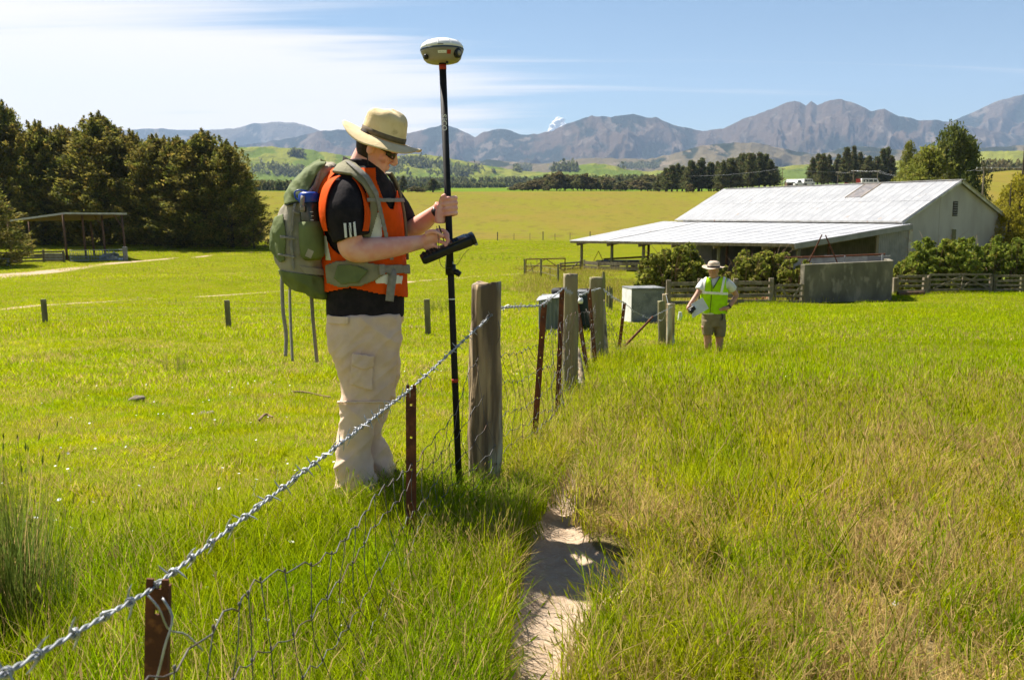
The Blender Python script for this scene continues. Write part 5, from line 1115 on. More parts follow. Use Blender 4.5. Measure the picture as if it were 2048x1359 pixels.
M['hat_band'] = mat('hat_band', (0.175, 0.135, 0.09), (0.13, 0.10, 0.065), 30, 0.9, rand=False)
M['hair'] = mat('brown_hair', (0.045, 0.025, 0.015), (0.02, 0.012, 0.008), 80, 0.7, rand=False)
M['plastic_black'] = mat('black_plastic', (0.012, 0.012, 0.013), (0.018, 0.018, 0.018), 20, 0.38, 0.0005, 200, rand=False)
M['pole_black'] = mat('carbon_pole', (0.014, 0.014, 0.016), (0.022, 0.022, 0.022), 20, 0.6, spec=.15, rand=False)
M['shades'] = mat('sunglass', (0.008, 0.008, 0.009), None, rough=.15, spec=.6, rand=False)
M['pack'] = mat('pack_grey', (0.40, 0.36, 0.28), (0.32, 0.285, 0.22), 8, 0.85, 0.004, 30, spec=.2, rand=False)
M['pack_green'] = mat('pack_green', (0.165, 0.20, 0.075), (0.12, 0.15, 0.06), 8, 0.8, 0.004, 30, spec=.25, rand=False)
M['webbing'] = mat('grey_webbing', (0.29, 0.275, 0.25), (0.24, 0.225, 0.20), 60, 0.85, 0.001, 300, spec=.2, rand=False)
M['strap_pad'] = mat('olive_pad', (0.27, 0.25, 0.16), (0.21, 0.20, 0.125), 14, 0.85, 0.003, 60, rand=False)
M['boot'] = mat('brown_boot', (0.11, 0.07, 0.04), (0.075, 0.05, 0.03), 12, .8, rand=False)
M['white_cloth'] = mat('white_cotton', (0.74, 0.74, 0.73), (0.66, 0.66, 0.66), 14, .9, .003, 30, rand=False)
def finish(obj, voxel, smooth_it=6, fold=None, sub=0):
    """fuse the pieces of a body or garment into one continuous skin"""
    md = obj.modifiers.new('r', 'REMESH'); md.mode = 'VOXEL'; md.voxel_size = voxel; md.use_smooth_shade = True
    if smooth_it: ms = obj.modifiers.new('s', 'SMOOTH'); ms.factor = .5; ms.iterations = smooth_it
    dg = bpy.context.evaluated_depsgraph_get(); me = bpy.data.meshes.new_from_object(obj.evaluated_get(dg)); mtl = obj.data.materials[0] if obj.data.materials else None
    old = obj.data; obj.modifiers.clear(); obj.data = me; bpy.data.meshes.remove(old)
    if not me.materials and mtl: me.materials.append(mtl)
    n = len(me.vertices); co = np.zeros(n * 3); me.vertices.foreach_get('co', co); co = co.reshape(-1, 3)
    if fold is not None:
        no = np.zeros(n * 3); me.vertices.foreach_get('normal', no); no = no.reshape(-1, 3)
        w_ = co + np.array(world_origin(obj.parent)) if obj.parent else co
        co = co + no * fold(w_)[:, None]; me.vertices.foreach_set('co', co.ravel()); me.update()
    me.polygons.foreach_set('use_smooth', [True] * len(me.polygons)); return obj
def ring_loft(levels, n=48, k=60, D=None, sq=2.3, dyc=None):
    """levels: (v, u_back, u_front, half depth in m, dy): horizontal rings traced at distance D"""
    Lv = spline(np.array([(l + (0,))[:5] if len(l) == 4 else l for l in levels], float), k); G = []; a = 2 * np.pi * np.arange(n) / n
    for v, u0, u1, hd, dy in Lv:
        p0, p1 = pix(u0, v, D + dy), pix(u1, v, D + dy); cx, rx = (p0.x + p1.x) / 2, (p1.x - p0.x) / 2
        c, s = np.cos(a), np.sin(a); e = 2 / sq
        G.append(np.stack([cx + rx * np.sign(c) * np.abs(c) ** e, D + dy + hd * np.sign(s) * np.abs(s) ** e, (p0.z + p1.z) / 2 + 0 * a], -1))
    return np.array(G)
def limb_grid(pts, D, n=22, k=30, ell=None):
    """pts: (u, v, dy, radius)"""
    P = np.array([(*pix(u, v, D + dy), r) for u, v, dy, r in pts]); S = spline(P, k); return tube_grid(S[:, :3], S[:, 3], n, ell)
def refine(G, r, n, closed=True):
    if closed: G = np.concatenate([G, G[:, :1]], 1)
    R0, N0, _ = G.shape; ti = np.linspace(0, R0 - 1, r); i = np.clip(ti.astype(int), 0, R0 - 2); f = (ti - i)[:, None, None]; A = G[i] * (1 - f) + G[i + 1] * f
    tj = np.linspace(0, N0 - 1, n); j = np.clip(tj.astype(int), 0, N0 - 2); g = (tj - j)[None, :, None]; return A[:, j] * (1 - g) + A[:, j + 1] * g
def grid_normals(G):
    du = np.gradient(G, axis=0); dv = np.gradient(G, axis=1); nn = np.cross(dv, du); nn /= np.linalg.norm(nn, axis=2)[:, :, None] + 1e-9
    c = G.mean(axis=1, keepdims=True); s = np.sign(((G - c) * nn).sum()); return nn * s
def in_poly(u, v, poly):
    r = np.zeros(u.shape, bool); P = poly; j = len(P) - 1
    for i in range(len(P)):
        (xi, yi), (xj, yj) = P[i], P[j]
        c = ((yi > v) != (yj > v)) & (u < (xj - xi) * (v - yi) / (yj - yi + 1e-12) + xi); r ^= c; j = i
    return r
def patch(G, cond, off, name, mtl, parent, r=220, n=260, thick=.004, fold=None, closed=True):
    """cloth patch lying on a traced surface: the fine cells for which cond(u,v,P) holds, raised by off, with thickness"""
    A = refine(G, r, n, closed); Nn = grid_normals(A); A = A + Nn * off
    if fold is not None: A = A + Nn * fold(A.reshape(-1, 3)).reshape(A.shape[:2])[:, :, None]
    cen = (A[:-1, :-1] + A[1:, 1:]) / 2; u, v = proj(cen); keep = cond(u, v, cen); ii, jj = np.nonzero(keep)
    if len(ii) == 0: return None
    idx = np.arange(r * n).reshape(r, n); Fq = np.stack([idx[ii, jj], idx[ii, jj + 1], idx[ii + 1, jj + 1], idx[ii + 1, jj]], -1)
    us, inv = np.unique(Fq, return_inverse=True); V = A.reshape(-1, 3)[us]; m = MB(); m.add(V, inv.reshape(-1, 4)); o = m.build(name, mtl, parent, True)
    if thick: md = o.modifiers.new('t', 'SOLIDIFY'); md.thickness = thick; md.offset = 0
    ms = o.modifiers.new('sm', 'SMOOTH'); ms.factor = .5; ms.iterations = 4
    return o
def ribbon(pts, w_, th, name, mtl, parent, D, k=30, up=(0, 1, 0)):
    P = spline(np.array([tuple(pix(u, v, D + dy)) for u, v, dy in pts]), k); T = np.gradient(P, axis=0); T /= np.linalg.norm(T, axis=1)[:, None]
    W_ = np.interp(np.linspace(0, 1, k), np.linspace(0, 1, len(w_)), w_) if not np.isscalar(w_) else np.full(k, w_); G = []
    for p, t, w1 in zip(P, T, W_):
        u_ = np.array(up, float); s = np.cross(t, u_); s /= np.linalg.norm(s) + 1e-9; q = np.cross(s, t); h = w1 / 2
        G.append([p + s * h + q * th / 2, p - s * h + q * th / 2, p - s * h - q * th / 2, p + s * h - q * th / 2])
    m = MB(); m.grid(np.array(G)); return m.build(name, mtl, parent, True, bevel=.0)
def make_head(mb, T, scale=1.0):
    """head with face in its own frame: x forward, z up; T maps local to world"""
    lv = [(-.122, .070, .020, .030), (-.110, .083, -.005, .046), (-.09, .086, -.040, .056), (-.065, .088, -.066, .065), (-.035, .090, -.088, .072), (-.005, .094, -.099, .077), (.03, .098, -.104, .079), (.065, .090, -.102, .075), (.095, .068, -.086, .062), (.113, .038, -.056, .042), (.122, .005, -.022, .012)]
    S = spline(np.array(lv), 40); a = 2 * np.pi * np.arange(36) / 36; G = []
    for z, xf, xb, hw in S:
        c, s = np.cos(a), np.sin(a); G.append([tuple(T @ (Vector(((xf + xb) / 2 + (xf - xb) / 2 * ci, hw * si * (1 - .10 * max(ci, 0) ** 2), z)) * scale)) for ci, si in zip(c, s)])
    mb.grid(np.array(G)); R3 = T.to_3x3()
    def tube(pts, r): mb.tube([T @ (Vector(p) * scale) for p in pts], [q * scale for q in r], 10)
    def ell(c, r): mb.ellipsoid(T @ (Vector(c) * scale), [q * scale for q in r], R3, 12, 8)
    tube([(.088, 0, .026), (.102, 0, .006), (.116, 0, -.018), (.119, 0, -.027)], [.009, .0105, .013, .0115])     # nose
    ell((.104, .011, -.031), (.012, .009, .008)); ell((.104, -.011, -.031), (.012, .009, .008)); ell((.110, 0, -.031), (.014, .008, .008))
    ell((.088, 0, -.054), (.013, .024, .0065)); ell((.087, 0, -.067), (.013, .021, .0075)); ell((.080, 0, -.098), (.018, .022, .016))
    for s in (-1, 1):
        ell((.086, s * .03, .024), (.015, .026, .008)); ell((.064, s * .046, -.022), (.026, .024, .022)); ell((-.004, s * .079, -.008), (.021, .010, .032)); ell((.006, s * .083, .010), (.012, .006, .012)); ell((.083, s * .031, .006), (.010, .013, .008))
def finger(mb, pts, r0, r1, D=None):
    P = spline(np.array([tuple(p) for p in pts]), 12); mb.tube(P, np.linspace(r0, r1, 12), 9)
# ------------------------------------------------------------------ the surveyor
WD = 4.78
wfoot = pix(722, 978, WD); wg = gz(wfoot.x, WD)
worker = empty('person', (wfoot.x, WD, wg), 'surveyor in orange vest, sun hat and khaki trousers reading a controller on a pole', 'person')
# pole geometry first: the hands close round it
PT, PB = pix(885, 126, 4.76), pix(919, 968, 4.72); PB.z = min(PB.z, gz(PB.x, PB.y) + .02)
pdir = (PT - PB).normalized(); PR = .0165
def on_pole(v, ):                                   # point of the pole axis at image row v
    t = (v - 126) / (968 - 126); return PT.lerp(PB, t)
tors = [(632, 655, 806, .180), (612, 655, 807, .185), (560, 655, 806, .185), (505, 650, 803, .182), (455, 645, 800, .185), (425, 643, 796, .195), (402, 643, 791, .205), (383, 645, 786, .203), (366, 651, 780, .188), (353, 661, 773, .160), (342, 674, 768, .122), (332, 685, 764, .088), (320, 689, 757, .078)]
TG = ring_loft(tors, 56, 70, WD, 2.35)
sl_n = [(688, 384, -.140, .085), (687, 402, -.185, .100), (691, 432, -.222, .107), (699, 462, -.240, .098), (703, 476, -.242, .092)]
sl_f = [(742, 378, .150, .095), (766, 396, .195, .092), (790, 420, .205, .080), (806, 442, .198, .070), (813, 450, .193, .064)]
SN = limb_grid(sl_n, WD, 36, 40); SF = limb_grid(sl_f, WD, 30, 34)
# body: head, neck, trunk, arms, hands in one skin
body = MB()
body.grid(ring_loft([(640, 668, 790, .15), (560, 668, 792, .16), (450, 660, 786, .165), (400, 660, 776, .17), (365, 668, 768, .15), (345, 690, 758, .09), (330, 696, 752, .072)], 32, 30, WD))
hp = Matrix.Rotation(R(27), 4, 'Y'); ho = pix(753, 297, WD - .01); HT = Matrix.Translation(ho) @ Matrix.Rotation(R(-7), 4, 'Z') @ hp
make_head(body, HT)
body.tube(spline([pix(716, 372, WD), pix(718, 345, WD), pix(728, 318, WD), pix(740, 296, WD)], 10), [.085, .070, .062, .062, .062, .061, .06, .06, .06, .055], 20)
body.grid(limb_grid([(690, 385, -.16, .06), (694, 430, -.235, .062), (699, 470, -.25, .060), (700, 492, -.252, .058), (712, 500, -.245, .060), (740, 499, -.215, .058), (785, 494, -.165, .050), (820, 488, -.125, .040), (842, 484, -.105, .034), (856, 481, -.095, .034)], WD, 22, 44))
body.grid(limb_grid([(742, 385, .15, .06), (775, 405, .2, .058), (806, 444, .195, .051), (817, 456, .185, .050), (828, 456, .168, .050), (848, 443, .115, .046), (866, 428, .065, .036), (876, 419, .04, .031), (882, 410, .03, .032)], WD, 20, 36))
# left hand: palm behind the pole, four fingers closing across its front, thumb on top
ax = pdir; sx_ = Vector((1, 0, 0)); sx_ = (sx_ - ax * sx_.dot(ax)).normalized(); sy_ = ax.cross(sx_)     # sy_ points away from the camera
def around(c, ang, r): return c + (sx_ * math.cos(ang) + sy_ * math.sin(ang)) * r
hc = on_pole(401)
palm = [around(on_pole(424), R(150), .040), around(on_pole(412), R(140), .040), around(on_pole(398), R(120), .040), around(on_pole(384), R(110), .038)]
body.tube(spline([tuple(p) for p in palm], 10), [.026, .028, .030, .031, .031, .031, .030, .029, .027, .022], 14)
body.tube(spline([tuple(around(on_pole(426), R(172), .045)), tuple(around(on_pole(410), R(178), .042)), tuple(around(on_pole(392), R(185), .040))], 8), [.027, .029, .028, .027, .025, .022, .018, .014], 12)
for k, v in enumerate((379, 388.5, 398.5, 408)):
    r = [.0118, .0122, .0120, .0112][k]; rr = PR + r * .95; e = [R(-178), R(-186), R(-184), R(-174)][k]
    P = [around(on_pole(v + 4), R(100), .040), around(on_pole(v + 1), R(45), .037 + .004), around(on_pole(v), R(5), rr + .010), around(on_pole(v + .5), R(-45), rr + .006), around(on_pole(v + 1.5), R(-95), rr + .002), around(on_pole(v + 2.5), R(-140), rr), around(on_pole(v + 2.5), e, rr + .002)]
    finger(body, P, r * 1.12, r * .82)
finger(body, [around(on_pole(408), R(-165), .040), around(on_pole(396), R(-172), .037), around(on_pole(384), R(-165), .034), around(on_pole(376), R(-135), .030), around(on_pole(373.5), R(-105), .029)], .0150, .0098)
# right hand: pinches a stylus in front of the pole above the controller
def hp_(u, v, dy): return pix(u, v, WD + dy)
body.tube(spline([tuple(hp_(846, 483, -.105)), tuple(hp_(858, 477, -.11)), tuple(hp_(870, 473, -.115)), tuple(hp_(878, 471, -.115))], 10), [.030, .031, .0325, .034, .034, .033, .031, .028, .024, .018], 14, ell=1.0)
body.tube(spline([tuple(hp_(850, 492, -.10)), tuple(hp_(862, 490, -.11)), tuple(hp_(872, 487, -.12))], 8), [.024, .026, .026, .025, .024, .022, .018, .014], 12)
for (a_, r_) in (([(872, 461, -.11), (884, 460, -.118), (893, 465, -.128), (896, 473, -.135), (891, 479, -.138)], .0100), ([(874, 471, -.115), (887, 472, -.13), (896, 477, -.142), (896, 485, -.146), (889, 489, -.142)], .0100), ([(872, 481, -.12), (884, 484, -.14), (893, 489, -.15), (890, 496, -.148), (882, 497, -.14)], .0095), ([(864, 489, -.12), (874, 494, -.14), (882, 499, -.146), (878, 504, -.14), (871, 502, -.13)], .0086)):
    finger(body, [hp_(*q) for q in a_], r_ * 1.12, r_ * .8)
finger(body, [hp_(852, 468, -.135), hp_(864, 463, -.15), hp_(877, 466, -.16), hp_(887, 474, -.158)], .0145, .0098)
bo = finish(body.build('body', M['skin'], worker), .0042, 3)
# hair below the hat brim
def hair_cap(T, name, parent, scale=1.0, zmin=-.055):
    m = MB(); S = spline(np.array([(-.06, .03, -.078, .070), (-.035, .03, -.094, .077), (-.005, .03, -.106, .081), (.03, .04, -.110, .083), (.065, .05, -.106, .079), (.095, .04, -.09, .066)]), 20); a = np.linspace(R(62), R(298), 30); G = []
    for z, xf, xb, hw in S: G.append([tuple(T @ (Vector(((xf + xb) / 2 + (xf - xb) / 2 * math.cos(q), hw * math.sin(q), z)) * scale)) for q in a])
    m.grid(np.array(G), cap=False, closed=False); o = m.build(name, M['hair'], parent, True); md = o.modifiers.new('t', 'SOLIDIFY'); md.thickness = .008; return o
hair_cap(HT, 'hair', worker)
# sunglasses
def shades(T, parent, scale=1.0):
    m = MB()
    for s in (-1, 1):
        G = []
        for i in range(9):
            y_ = s * (.006 + .052 * i / 8); x_ = .101 - .030 * (i / 8) ** 2.2; hh = .017 * (1 - .35 * (i / 8) ** 3)
            G.append([tuple(T @ (Vector((x_ + dx_, y_, .006 + dz_ * hh)) * scale)) for dx_, dz_ in ((.002, 1), (.005, .3), (.004, -.6), (-.001, -1), (-.004, 0))])
        m.grid(np.array(G))
    g = m.build('sunglasses', M['shades'], parent, True)
    for s in (-1, 1):
        m = MB(); m.tube([T @ (Vector((.073, s * .060, .012)) * scale), T @ (Vector((.04, s * .079, .013)) * scale), T @ (Vector((-.01, s * .083, .012)) * scale)], .0035 * scale, 6); m.build('temple', M['plastic_black'], g)
shades(HT, worker)
# hat
def make_hat(T, parent, name, brim_r, droop, crown_h, mats, seed=1, scale=1.0, cw=(.100, .083)):
    """T: frame at crown base, x forward; brim_r(angle), droop(angle) -> height of the rim"""
    a = 2 * np.pi * np.arange(72) / 72; hat = None; m = MB(); G = []
    for f_ in np.linspace(0, 1, 14):
        rx = np.array([cw[0] * 1.02 + (brim_r(q)[0] - cw[0]) * f_ for q in a]); ry = np.array([cw[1] * 1.02 + (brim_r(q)[1] - cw[1]) * f_ for q in a]); z = np.array([droop(q) for q in a]) * f_ ** 1.5 + .004 * np.sin(5 * a + seed) * f_
        G.append([tuple(T @ (Vector((x * math.cos(q), y * math.sin(q), zz)) * scale)) for x, y, zz, q in zip(rx, ry, z, a)])
    m.grid(np.array(G), cap=False); br = m.build(name, mats[0], parent, True); md = br.modifiers.new('t', 'SOLIDIFY'); md.thickness = .005 * scale; md.offset = 1
    m = MB(); G = []
    for t in np.linspace(0, 1, 26):
        if t < .45: s = 1 - .07 * (t / .45) ** 2; z = crown_h * (t / .45) * .60
        else:
            q_ = (t - .45) / .55; s = .93 * math.cos(q_ * math.pi / 2 * .985) ** .85; z = crown_h * (.60 + .40 * math.sin(q_ * math.pi / 2))
        G.append([tuple(T @ (Vector((cw[0] * s * math.cos(q) - .006 * z / crown_h, cw[1] * s * math.sin(q), z - (.010 * math.exp(-((math.sin(q) * s) / .35) ** 2) * (max(0, t - .6) / .4) if True else 0) + (.012 * math.cos(q - .3) if t > .5 else 0) * (t - .5) * 2 + .004 * math.sin(4 * q + 9 * t)))  * scale)) for q in a])
    m.grid(np.array(G)); m.build('hat_crown', mats[0], br, True)
    m = MB(); G = []
    for z in (.004, .030): G.append([tuple(T @ (Vector((cw[0] * (1.025 - z * .25) * math.cos(q), cw[1] * (1.025 - z * .25) * math.sin(q), z)) * scale)) for q in a])
    m.grid(np.array(G), cap=False); b2_ = m.build('hat_band', mats[1], br, True); md = b2_.modifiers.new('t', 'SOLIDIFY'); md.thickness = .003
    return br
HTT = Matrix.Translation(pix(766, 275, WD - .01)) @ Matrix.Rotation(R(-6), 4, 'Z') @ Matrix.Rotation(R(20), 4, 'Y') @ Matrix.Rotation(R(6), 4, 'X')
make_hat(HTT, worker, 'hat', lambda q: (.198 if math.cos(q) > 0 else .208, .172), lambda q: -.038 * abs(math.sin(q)) ** 1.6 + (.018 * max(0, -math.cos(q)) ** 3) + .006 * max(0, math.cos(q)) ** 4, .142, (M['hat'], M['hat_band']), 2, 1.0, (.112, .090))
ribbon([(734, 296, -.085), (735, 315, -.088), (737, 332, -.085), (745, 345, -.06), (752, 353, -.02)], .005, .004, 'chin_cord', M['plastic_black'], worker, WD, 20)
# garments
def folds(amp, sx=14., sz=6., seed=0):
    def f(P):
        x, y, z = P[:, 0], P[:, 1], P[:, 2]; return amp * ((1 - 2 * np.abs(vnoise(x * sx + z * 3, y * sx * .8, z * sz - x * 4, seed))) * .8 + .5 * fbm(x * 30, y * 30, z * 18, 2, seed + 3))
    return f
m = MB(); m.grid(TG); m.grid(SN); m.grid(SF); shirt = finish(m.build('polo_shirt', M['black_knit'], worker), .007, 6, folds(.005, 13, 9, 4))
m = MB(); m.tube(spline([tuple(pix(692, 330, WD - .06)), tuple(pix(687, 319, WD)), tuple(pix(692, 330, WD + .06))], 8), .011, 8); 
CG = []
for t, (dv, k_) in enumerate(((14, 1.12), (4, 1.04), (-6, 1.0))):
    CG.append([tuple(pix(724 + 38 * k_ * math.cos(q), 338 + dv + 20 * math.cos(q) * 1.0, WD + .075 * k_ * math.sin(q))) for q in np.linspace(0, 2 * math.pi, 40, endpoint=False)])
m = MB(); m.grid(np.array(CG), cap=False); co_ = m.build('collar', M['black_knit'], worker, True); md = co_.modifiers.new('t', 'SOLIDIFY'); md.thickness = .006
legn = [(628, 656, 798, .12, -.075), (660, 656, 797, .118, -.08), (700, 663, 795, .112, -.085), (745, 676, 790, .105, -.09), (790, 684, 782, .10, -.095), (822, 685, 768, .096, -.10), (840, 684, 754, .094, -.10), (865, 679, 742, .090, -.10), (905, 676, 738, .088, -.10), (945, 676, 748, .094, -.10), (972, 677, 756, .098, -.10), (984, 678, 757, .096, -.10)]
legf = [(628, 660, 804, .12, .075), (660, 662, 802, .118, .08), (700, 670, 799, .112, .085), (745, 682, 796, .105, .09), (790, 690, 786, .10, .095), (825, 694, 774, .096, .10), (850, 701, 762, .090, .10), (874, 710, 763, .088, .10), (898, 716, 774, .088, .10), (925, 720, 783, .092, .10), (960, 720, 791, .096, .10), (976, 719, 793, .096, .10)]
LNG = ring_loft(legn, 44, 80, WD, 2.2); LFG = ring_loft(legf, 44, 70, WD, 2.2)
def tfold(P):
    x, y, z = P[:, 0], P[:, 1], P[:, 2] - wg; low = np.exp(-((z - .12) / .16) ** 2) + .8 * np.exp(-((z - .42) / .13) ** 2) + .55 * np.exp(-((z - .82) / .14) ** 2) + .55
    r1 = 1 - 2 * np.abs(vnoise(x * 5 + z * 4 + y * 4, y * 5, z * 9 + x * 8, 21)); r2 = 1 - 2 * np.abs(vnoise(x * 13 - z * 9, y * 11, z * 17 - x * 12, 25)); return .014 * low * (.75 * r1 + .5 * r2) + .009 * fbm(x * 8, y * 8, z * 5, 3, 27)
m = MB(); m.grid(LNG); m.grid(LFG); tr_ = finish(m.build('trousers', M['khaki'], worker), .0075, 5, tfold)
# cargo pocket, knee seam, hem cuffs lying on the trouser leg
near_ = lambda P: P[..., 1] < WD - .08
patch(LNG, lambda u, v, P: near_(P) & in_poly(u, v, [(704, 706), (748, 712), (745, 782), (699, 768)]), .012, 'cargo_pocket', M['khaki'], worker, fold=tfold, thick=.008)
patch(LNG, lambda u, v, P: near_(P) & in_poly(u, v, [(705, 706), (749, 711), (748, 733), (727, 740), (703, 730)]), .022, 'pocket_flap', M['khaki'], worker, fold=tfold, thick=.006)
patch(LNG, lambda u, v, P: in_poly(u, v, [(660, 801), (800, 801), (800, 806), (660, 806)]), .008, 'knee_zip', M['khaki'], worker, thick=.006, fold=tfold)
patch(LNG, lambda u, v, P: near_(P) & in_poly(u, v, [(656, 622), (698, 628), (696, 650), (656, 646)]), .010, 'back_pocket', M['khaki'], worker, thick=.005, fold=tfold)
for dy, u0, u1, v in ((-.10, 680, 790, 990), (.10, 708, 806, 986)):
    m = MB(); a0, a1 = pix(u0, v, WD + dy), pix(u1, v, WD + dy); g_ = gz(a0.x, a0.y); P = [Vector((a0.x + .03, a0.y, g_ + .05)), Vector((a0.x + .10, a0.y, g_ + .06)), Vector((a0.x + .20, a0.y, g_ + .045)), Vector((a1.x, a1.y, g_ + .03))]
    m.tube(spline([tuple(q) for q in P], 12), [.03, .045, .052, .055, .055, .052, .050, .048, .046, .044, .038, .02], 14); m.build('boot', M['boot'], worker, True)
# vest: side pieces cut round the arm holes
def vest_cond(u, v, P):
    hole = (((u - 690) / 47) ** 2 + ((v - 424) / 86) ** 2) < 1
    vneck = in_poly(u, v, [(750, 300), (830, 300), (830, 372), (796, 372), (787, 418), (780, 418), (764, 392), (752, 360)])
    hem = v < np.interp(u, [640, 660, 700, 760, 812], [585, 583, 575, 588, 594])
    return ~hole & ~vneck & hem & (v > 336)
vest = patch(TG, vest_cond, .016, 'safety_vest', M['orange'], worker, 300, 360, .004, folds(.004, 11, 6, 8))
def band_cond(u, v, P):
    e1 = ((u - 689) / 52) ** 2 + ((v - 426) / 92) ** 2; e2 = ((u - 690) / 39) ** 2 + ((v - 427) / 77) ** 2
    return (e1 < 1) & (e2 > 1) & (v < 462) & (P[..., 1] < WD - .04)
patch(SN, band_cond, .013, 'armhole_band', M['orange'], vest, 260, 360, .004)
for nm, poly, off in (('reflective_strip', [(748, 430), (764, 420), (764, 484), (734, 484)], .0225), ('reflective_strip', [(750, 556), (778, 545), (806, 552), (803, 568), (772, 568), (750, 566)], .0225), ('reflective_strip', [(642, 470), (652, 470), (662, 520), (652, 520)], .0225)):
    patch(TG, lambda u, v, P, poly=poly: (P[..., 1] < WD + .02) & in_poly(u, v, poly), off, nm, M['tape'], vest, 300, 360, .003)
patch(SN, lambda u, v, P: (P[..., 1] < WD - .2) & (in_poly(u, v, [(687, 446), (692.5, 446), (694.5, 475), (689.5, 475.5)]) | in_poly(u, v, [(697, 445.5), (702, 445), (704, 474), (699.5, 474.5)]) | in_poly(u, v, [(706, 444), (710.5, 443), (713.5, 472.5), (708.5, 473)])), .0095, 'sleeve_stripes', M['white_cloth'], shirt, 260, 420, .002)
m = MB(); cw_ = pix(877, 425, WD + .035); wdir = (pix(866, 436, WD + .055) - pix(886, 414, WD + .02)).normalized(); m.tube([cw_ - wdir * .012, cw_ + wdir * .012], .0375, 24); m.build('watch', M['plastic_black'], worker, True)
m = MB(); fc = cw_ + Vector((.012, -.034, -.012)); m.tube([fc, fc + Vector((.002, -.009, -.002))], .018, 18); m.build('watch_face', M['plastic_black'], worker, True)
# ------------------------------------------------------------------ backpack worn by the surveyor
pk = pix(612, 480, WD); pack = empty('backpack', (pk.x, WD, pix(620, 598, WD).z), 'grey and green hiking backpack on the surveyor with dangling straps', 'backpack')
pl = [(330, 646, 664, .05), (338, 632, 668, .09), (354, 612, 664, .118), (376, 597, 656, .132), (400, 586, 650, .142), (420, 574, 647, .150), (445, 564, 648, .156), (475, 556, 651, .160), (505, 556, 655, .160), (530, 564, 658, .155), (552, 578, 662, .145), (572, 600, 666, .125), (588, 628, 669, .09), (596, 648, 669, .05)]
PG = ring_loft(pl, 48, 60, WD, 2.6)
def pfold(P): x, y, z = P[:, 0], P[:, 1], P[:, 2]; return .015 * (1 - 2 * np.abs(vnoise(x * 9 + 3, y * 8, z * 6 - x * 7, 41))) + .006 * (1 - 2 * np.abs(vnoise(x * 21 + 3, y * 17, z * 15 + x * 11, 47))) + .005 * fbm(x * 20, y * 20, z * 14, 2, 43)
m = MB(); m.grid(PG); finish(m.build('main_bag', M['pack'], pack), .008, 4, pfold)
patch(PG, lambda u, v, P: in_poly(u, v, [(560, 300), (660, 300), (650, 332), (632, 350), (618, 380), (600, 402), (570, 410)]), .012, 'lid', M['pack_green'], pack, thick=.012, fold=pfold)
patch(PG, lambda u, v, P: (v > np.interp(u, [560, 590, 640, 670], [540, 545, 552, 558])), .008, 'base_panel', M['pack_green'], pack, thick=.006, fold=pfold)
patch(PG, lambda u, v, P: in_poly(u, v, [(540, 438), (566, 428), (572, 470), (570, 520), (560, 525), (540, 500)]), .010, 'rear_panel', M['pack_green'], pack, thick=.008, fold=pfold)
patch(PG, lambda u, v, P: (P[..., 1] < WD) & (in_poly(u, v, [(588, 398), (594, 398), (585, 470), (590, 540), (584, 540), (578, 470)])), .012, 'side_seam', M['webbing'], pack, thick=.005, fold=pfold)
for poly in ([(560, 470), (592, 474), (592, 480), (560, 476)], [(556, 506), (590, 512), (590, 517), (556, 511)], [(586, 420), (600, 424), (600, 430), (585, 426)], [(640, 330), (646, 330), (634, 372), (612, 396), (606, 394), (628, 368)]):
    patch(PG, lambda u, v, P, poly=poly: in_poly(u, v, poly), .017, 'compression_strap', M['webbing'], pack, 260, 300, .004, pfold)
patch(PG, lambda u, v, P: in_poly(u, v, [(571, 409), (600, 401), (618, 379), (632, 349), (635, 350), (621, 381), (602, 404), (572, 412)]), .014, 'zip', M['plastic_black'], pack, 300, 360, .004, pfold)
patch(PG, lambda u, v, P: (P[..., 1] < WD) & in_poly(u, v, [(596, 530), (664, 540), (664, 552), (610, 548)]), .012, 'compression_strap', M['pack'], pack, thick=.006)
bt, bb_ = pix(618, 404, WD - .165), pix(625, 512, WD - .172); bo2 = empty('water_bottle', tuple(bb_), 'dark water bottle with blue cap in the backpack side pocket', 'bottle')
M['bottle'] = mat('smoked_plastic', (0.035, 0.04, 0.032), (0.05, 0.055, 0.045), 6, .22, spec=.5, rand=False); M['blue'] = mat('blue_cap', (0.02, 0.07, 0.42), None, rough=.4, rand=False)
bd = (bt - bb_).normalized()
m = MB(); m.tube([bb_, bb_ + bd * .012, bt - bd * .03, bt - bd * .008, bt], [.040, .047, .047, .044, .036], 26); m.build('body', M['bottle'], bo2, True)
m = MB(); m.tube([bt - bd * .004, bt + bd * .002, bt + bd * .038, bt + bd * .046], [.045, .049, .048, .040], 26); m.build('cap', M['blue'], bo2, True)
m = MB(); m.tube(spline([tuple(pix(600, 402, WD - .17)), tuple(pix(591, 396, WD - .18)), tuple(pix(590, 384, WD - .18)), tuple(pix(600, 380, WD - .18)), tuple(pix(614, 383, WD - .17))], 16), .004, 6); m.build('cap_loop', M['blue'], bo2, True)
for k in range(9):
    m = MB(); c = bb_.lerp(bt, .22 + k * .075) + Vector((.018 + .004 * (k % 2), -.0445, 0)); m.box(c, (.010 if k % 2 else .016, .002, .003)); m.build('scale_mark', M['white_paint'], bo2)
BG_ = tube_grid([bb_ - bd * .02, bb_, bb_ + bd * .06, bb_ + bd * .13, bb_ + bd * .165], [.035, .056, .060, .058, .056], 40)
m = MB(); m.grid(BG_, cap=False); sp = m.build('side_pocket', M['pack_green'], pack, True); md = sp.modifiers.new('t', 'SOLIDIFY'); md.thickness = .004
m = MB(); c = pix(619, 507, WD - .228); m.box(c, (.030, .003, .038), Matrix.Rotation(R(25), 3, 'Y')); m.build('badge', M['pack'], pack)
ribbon([(610, 376, -.12), (606, 392, -.21), (604, 410, -.222), (605, 424, -.222)], .020, .003, 'bottle_strap', M['webbing'], pack, WD)
